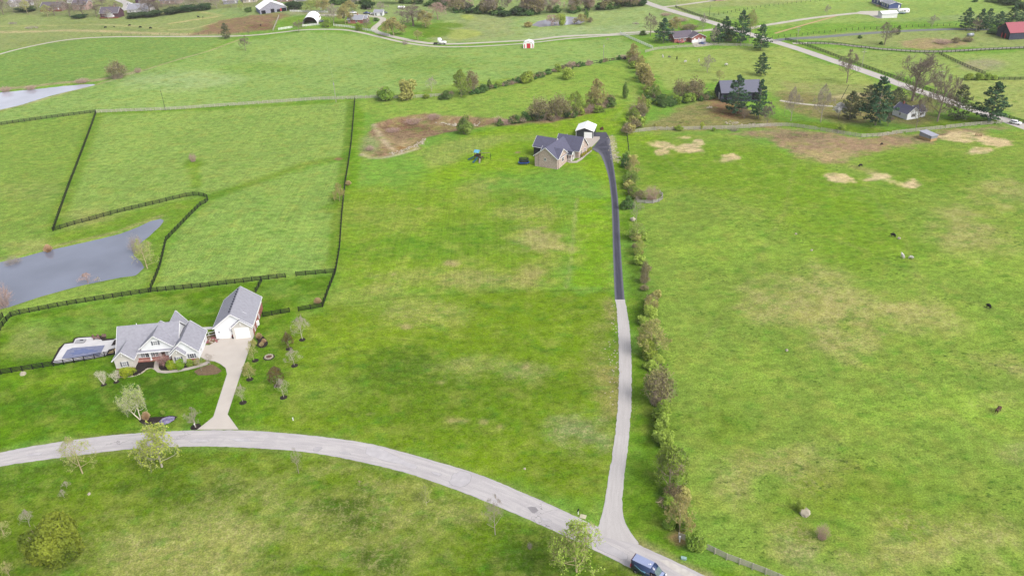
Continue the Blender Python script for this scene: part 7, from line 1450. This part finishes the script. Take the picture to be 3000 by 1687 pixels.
 ('pine', 2827, 88, 64, 44, 'far pine left of the red-roofed barn'), ('pine', 2868, 91, 64, 42, 'second far pine left of the red-roofed barn'), ('pine', 2890, 88, 62, 38, 'third far pine left of the red-roofed barn'), ('bare', 2858, 96, 44, 34, 'bare tree beside the silver tank'), ('pine', 2924, 84, 50, 46, 'far pine directly behind the red-roofed barn end'), ('pine', 2962, 82, 66, 54, 'tall far pine behind the red roof'), ('pine', 2995, 76, 58, 50, 'far pine at the right edge behind the red roof'), ('darkbush', 2908, 100, 22, 34, 'dark bush at the corner of the red-roofed barn'), ('mixbrush', 2800, 126, 18, 30, 'brown brush on the bank near the silver tank'), ('brush', 2760, 128, 14, 60, 'brown brush along the eroded bank'), ('mixbrush', 2835, 122, 14, 34, 'grey brush at the foot of the bare tank tree'), ('darkbush', 2856, 7, 10, 16, 'small dark bush at the top of the far pasture'),
 ('deepbush', 2960, 14, 18, 60, 'dark hedge at the top right corner'), ('deepbush', 2994, 26, 20, 50, 'dark hedge at the right edge above the pines'), ('darkbush', 2915, 6, 12, 50, 'dark hedge at the top edge near the right corner'),
 ('bud', 1632, 77, 34, 22, 'slim budding tree at the left of the far pond'), ('red', 1616, 76, 34, 44, 'reddish tree in front of the far pond'), ('ygbush', 1645, 73, 36, 28, 'yellow-green willow in the middle of the far pond bank'), ('budtan', 1702, 72, 30, 46, 'tan tree at the right of the far pond'), ('cedar', 1718, 56, 30, 14, 'light green cedar behind the far pond'), ('tanbush', 1548, 80, 16, 28, 'brown bush at the left end of the far pond'), ('mixbrush', 1728, 66, 16, 20, 'small brush at the right end of the far pond'),
 ('mixbrush', 2020, 86, 16, 50, 'grey bank brush behind the brick bungalow'), ('brush', 1990, 62, 10, 60, 'brown brush along the county road bank'), ('brush', 1950, 46, 9, 40, 'brown brush higher on the county road bank'),
 ('greybrush', 2149, 384, 14, 32, 'low brown shrub on the pale fence'), ('bush', 1988, 382, 14, 26, 'green shrub on the left part of the pale fence'), ('ygbush', 2056, 378, 20, 16, 'upright yellow-green shrub behind the pale fence'), ('bush', 2091, 385, 12, 11, 'tiny dark shrub on the pale fence'), ('tanbush', 1918, 378, 16, 11, 'slim tan sapling behind the pale fence'), ('bud', 2000, 362, 14, 20, 'pale weed shrub in the barnyard'),
]:
    plant(a[0], a[1], a[2], a[3], a[4], a[5])
plant('birch', 412, 1229, 94, 86, 'leaning pale birch in the island bed', rz=0.)
for i, (px, py) in enumerate(((1705, 461), (1710, 457), (1715, 453), (1720, 449), (1725, 445), (1730, 441))):
    plant('goldball', px, py, 11, 10, ['round golden shrub lowest', 'second golden shrub', 'third golden shrub', 'fourth golden shrub', 'fifth golden shrub', 'topmost golden shrub'][i]+' in the row beside the brick house walk', 'golden shrubs along the walk')
plant('darkbush', 1684, 458, 9, 9, 'small dark shrub in the brick house porch corner')
for px, py, lab in ((886, 995, 'under the largest bare young tree'), (847, 1022, 'under the upper magnolia'), (863, 1071, 'under the tree below the upper magnolia'), (812, 1129, 'under the lower magnolia'), (831, 1164, 'under the tree in front of the lower magnolia'), (732, 1111, 'under the tan tree on the drive edge'), (712, 1179, 'under the lowest young tree by the drive'), (748, 1056, 'under the thin budding tree at the drive'), (304, 1127, 'under the left multi-stem tree'), (341, 1119, 'under the multi-stem tree at the house corner'), (573, 1250, 'round the mailbox at the concrete drive')):
    mulch_ring(px, py, (.85 if 'multi' not in lab else .7) if 'mailbox' not in lab else 1.1, 'dark mulch ring '+lab)
# hedgerow beside the drive: numbered from the road upwards
ORD = 'first second third fourth fifth sixth seventh eighth ninth tenth eleventh twelfth thirteenth fourteenth fifteenth sixteenth seventeenth eighteenth nineteenth twentieth'.split()
low = [('bush', 2036, 1608, 48, 60), ('budtan', 1990, 1558, 112, 88), ('bush', 1963, 1547, 36, 40), ('mixbrush', 1972, 1462, 50, 56), ('leafy', 1961, 1430, 128, 108), ('ygbush', 1948, 1310, 46, 50), ('ygbush', 1940, 1262, 50, 52), ('bush', 1944, 1228, 50, 62), ('mixbrush', 1928, 1182, 112, 94), ('ygbush', 1926, 1064, 22, 36), ('bush', 1906, 1048, 52, 50), ('budtan', 1909, 1040, 108, 98), ('ygbush', 1900, 940, 44, 44), ('budtan', 1904, 922, 56, 50), ('mixbrush', 1888, 828, 70, 24), ('yellow', 1874, 748, 48, 40), ('yellow', 1864, 704, 54, 60), ('bare', 1864, 655, 82, 44), ('darkbush', 1840, 612, 38, 40)]
hi = [('leafy', 1856, 574, 34, 42), ('mixbrush', 1872, 584, 30, 38), ('brush', 1908, 586, 44, 58), ('leafy', 1849, 542, 44, 50), ('budtan', 1850, 512, 56, 46), ('darkbush', 1832, 490, 36, 30), ('bush', 1836, 470, 26, 26)]
top = [('greybrush', 1838, 388, 32, 26), ('leafy', 1856, 367, 52, 40), ('mixbrush', 1882, 340, 38, 36), ('budtan', 1880, 320, 44, 32), ('leafy', 1918, 300, 54, 42), ('darkbush', 1940, 310, 34, 50), ('darkbush', 1962, 308, 26, 40), ('bush', 1982, 304, 26, 32), ('mixbrush', 1992, 288, 58, 48), ('mixbrush', 2034, 290, 66, 66), ('darkbush', 2072, 290, 18, 40), ('budtan', 1903, 278, 42, 40), ('budtan', 1900, 262, 56, 42), ('tanbush', 1888, 242, 58, 46), ('budtan', 1876, 216, 54, 36), ('mixbrush', 1860, 198, 40, 36), ('budtan', 1854, 182, 54, 40)]
for nm, ls, where in (('lower', low, 'up the gravel drive hedgerow'), ('middle', hi, 'up the asphalt drive hedgerow from the ring fence'), ('upper', top, 'up the hedgerow above the pale fence')):
    for i, (k, px, py, h_, w_) in enumerate(ls):
        noun = {'bush': 'green bush', 'budtan': 'tan budding tree', 'mixbrush': 'bare brown thicket', 'leafy': 'green leafy tree', 'ygbush': 'yellow-green bush', 'yellow': 'yellow-green tree', 'bare': 'tall bare tree', 'darkbush': 'dark bush', 'brush': 'pinkish bare thicket', 'greybrush': 'grey bare thicket', 'tanbush': 'tan budding bush'}[k]
        plant(k, px, py, h_, w_, '%s, %s plant %s' % (noun, ORD[i], where), nm+' hedgerow plants')
# bare trees among the suburban houses
for i, (k, px, py, h_, w_) in enumerate([('bare', 10, 44, 48, 44), ('bare', 62, 30, 40, 40), ('bare', 160, 46, 40, 44), ('bare', 206, 50, 50, 50), ('bare', 244, 50, 52, 54), ('bare', 110, 26, 34, 40), ('bare', 284, 50, 44, 40), ('bare', 318, 56, 30, 30), ('bigbare', 440, 44, 52, 60), ('bare', 500, 34, 40, 50), ('bare', 548, 30, 40, 46), ('bare', 596, 28, 36, 46), ('bare', 636, 26, 34, 40), ('bud', 80, 40, 40, 36), ('bare', 262, 24, 30, 40), ('bare', 678, 22, 30, 36), ('bare', 790, 8, 20, 30), ('bare', 1040, 20, 30, 40)]):
    side = ['at the top left corner', 'behind the pale corner house', 'right of the red-decked brick house', 'in front of the tan suburban house', 'right of the tan suburban house', 'left of the red-decked brick house', 'left of the brown-roofed suburban house', 'in front of the brown-roofed suburban house', 'right of the light grey-roofed house', 'below the pinkish brick house', 'right of the pinkish brick house', 'above the dark hedge left of the barn', 'left of the grey suburban house', 'between the two left suburban houses', 'beside the suburban street', 'between grey and cream suburban houses', 'behind the barn roof', 'behind the farm lane at the top'][i]
    plant(k, px, py, h_, w_, 'bare tree '+side, 'trees in the suburb')
for i, (px, py, h_, w_) in enumerate([(395, 52, 14, 60), (450, 48, 16, 60), (505, 41, 18, 60), (555, 34, 18, 56), (600, 30, 18, 50), (80, 34, 12, 60), (235, 54, 10, 46)]):
    plant('deepbush', px, py, h_, w_, 'dark hedge section '+['below the light grey-roofed house', 'right of the light grey-roofed house', 'below the pinkish brick house', 'second from the pasture top', 'nearest the grey suburban house', 'at the left edge of the suburb', 'under the tan suburban house'][i], 'hedge along the pasture')
plant('yellow', 706, 30, 30, 18, 'upright yellow-green tree left of the barn'); plant('darkbush', 728, 36, 14, 24, 'dark bush against the blue side of the barn')
for i, (k, px, py, h_, w_) in enumerate([('bare', 40, 36, 36, 44), ('bare', 184, 34, 36, 40), ('bud', 140, 50, 36, 36), ('bare', 228, 22, 26, 40), ('bare', 340, 34, 26, 34), ('bare', 466, 40, 40, 46), ('bare', 528, 22, 30, 44), ('bare', 570, 22, 30, 40), ('bare', 620, 16, 26, 36), ('bare', 422, 26, 26, 40), ('bare', 90, 18, 26, 40), ('bare', 300, 18, 24, 36)]):
    plant(k, px, py, h_, w_, 'bare tree '+['between the two corner houses of the suburb', 'behind the red-decked brick house gable', 'in front of the red deck', 'behind the tan suburban house', 'between brown-roofed and light grey-roofed houses', 'over the hedge right of the light grey house', 'above the pinkish brick house hedge', 'second above the far end of the hedge', 'behind the grey suburban house', 'behind the light grey-roofed house ridge', 'behind the red-decked house roof', 'left of the suburban street'][i], 'trees in the suburb')
# far wood reading as one mass behind the farm and the pale field
def wood(name, label, pts, n_, hm, seed, kinds, wide=None):
    rs = np.random.RandomState(seed); line = resample(np.array(poly_at(pts)), 1.)[0]; Vs, Fs, Ms, off = [], [], [], 0
    o0 = line[0]; slots = []; mi = []
    for k in range(n_):
        q = line[rs.randint(len(line))]+(np.array([rs.randn()*2., abs(rs.randn())*5]) if wide is None else rs.randn(2)*wide); kk = kinds[k % len(kinds)]; vv = FAR.get(kk) or LIB[kk][2]; me = vv[rs.randint(len(vv))][1]
        nv = len(me.vertices); co = np.empty(nv*3, np.float32); me.vertices.foreach_get('co', co); co = co.reshape(-1, 3); nf = len(me.polygons); lv = np.empty(nf*4, np.int32); me.loops.foreach_get('vertex_index', lv); idm = np.empty(nf, np.int32); me.polygons.foreach_get('material_index', idm)
        F = lv.reshape(-1, 4); keep = rs.rand(nf) < .42; F = F[keep]; idm = idm[keep]; P = co[F].copy(); c = P.mean(1, keepdims=True); P = c+(P-c)*np.where(P.shape[0] > 0, 1.7, 1)
        a = rs.rand()*6.28; s = hm*(.6+.7*rs.rand())*(.35 if 'bush' in kinds[k % len(kinds)] and wide is None else .8 if wide else 1); wd = s*(.75 if 'bush' not in kinds[k % len(kinds)] else 2.0) if wide is None else s*1.2
        X = P[..., 0]*math.cos(a)-P[..., 1]*math.sin(a); Y = P[..., 0]*math.sin(a)+P[..., 1]*math.cos(a)
        V = np.stack([X*wd+q[0]-o0[0], Y*wd+q[1]-o0[1], P[..., 2]*s+hz(*q)], -1).reshape(-1, 3)
        for j, m in enumerate(me.materials):
            if m not in slots: slots.append(m)
        lut = np.array([slots.index(m) for m in me.materials]); mi.append(lut[idm]); Fs.append(np.arange(len(V)).reshape(-1, 4)+off); off += len(V); Vs.append(V)
    me = quadmesh(name, np.concatenate(Vs), np.concatenate(Fs), slots[0]); [me.materials.append(m) for m in slots[1:]]; me.polygons.foreach_set('material_index', np.concatenate(mi).astype(np.int32)); stuff(put(name, me, None, (o0[0], o0[1], 0)), label)
wood('treeline', 'far bare wood edge behind the pale field', [(1312, 30), (1380, 38), (1450, 44), (1520, 47), (1600, 42), (1700, 36), (1780, 28), (1850, 22)], 60, 14., 1, ['bare', 'deepbush', 'red', 'darkbush', 'bare', 'mixbrush'])
wood('treeline', 'far trees behind the farm at the top edge', [(850, 14), (940, 16), (1050, 14), (1150, 16), (1240, 14), (1310, 24)], 56, 13., 2, ['bare', 'darkbush', 'bud', 'bare'])
wood('treeline', 'trees among the houses beyond the top left estate', [(-60, 2), (100, -2), (260, -4), (420, -6), (600, 0), (780, -4)], 80, 12., 3, ['bare', 'bud', 'darkbush', 'red'])
wood('treeline', 'dark hedge masses along the wood edge', [(1310, 36), (1400, 42), (1500, 50), (1600, 45), (1700, 39), (1790, 30), (1870, 20), (1890, 16)], 36, 9., 4, ['deepbush', 'darkbush', 'deepbush', 'mixbrush'])

wood('undergrowth', 'tangled brush along the foot of the gravel drive hedgerow', [(2000, 1560), (1975, 1490), (1958, 1400), (1948, 1300), (1938, 1220), (1924, 1120), (1912, 1040), (1902, 940), (1892, 860), (1880, 780), (1868, 700)], 46, 3.0, 5, ['mixbrush', 'ygbush', 'tanbush', 'ygbush', 'bush'], 1.0)
wood('undergrowth', 'tangled brush along the foot of the asphalt drive hedgerow', [(1860, 600), (1852, 560), (1848, 520), (1842, 480), (1838, 460)], 16, 3.4, 6, ['mixbrush', 'bush', 'tanbush'], 1.1)
wood('undergrowth', 'tangled brush along the upper hedgerow', [(1842, 392), (1870, 345), (1900, 310), (1910, 285), (1898, 255), (1880, 222), (1864, 196), (1850, 176)], 40, 5., 7, ['mixbrush', 'tanbush', 'mixbrush', 'bush'], 1.5)
wood('undergrowth', 'brush overgrowing the old fence above the dry basin', [(1290, 286), (1400, 272), (1470, 254), (1560, 232), (1640, 208), (1720, 190), (1800, 178), (1840, 172)], 70, 3., 8, ['brush', 'mixbrush', 'darkbush'], .7)
wood('undergrowth', 'low brush filling the thicket behind the brick house', [(1480, 362), (1560, 354), (1640, 346), (1720, 330), (1790, 310)], 60, 4.2, 9, ['mixbrush', 'darkbush', 'brush', 'bush'], 1.4)
wood('undergrowth', 'bushes along the barnyard hedge', [(1915, 305), (1960, 306), (2000, 300), (2050, 292), (2090, 290)], 34, 4.5, 10, ['mixbrush', 'darkbush', 'bush'], 1.2)
# ================================================================== HAZE (thin even air over the whole place)
hm = bpy.data.materials.new('haze'); hm.use_nodes = True; hn = hm.node_tree; hn.nodes.clear()
pv = hn.nodes.new('ShaderNodeVolumePrincipled'); pv.inputs['Color'].default_value = (.97, .98, 1., 1); pv.inputs['Density'].default_value = HAZE
ho = hn.nodes.new('ShaderNodeOutputMaterial'); hn.links.new(pv.outputs[0], ho.inputs['Volume'])
stuff(MB().box(-4050, 4050, -3050, 3650, -8, 128).build('haze', hm), 'thin pale haze over the far fields')
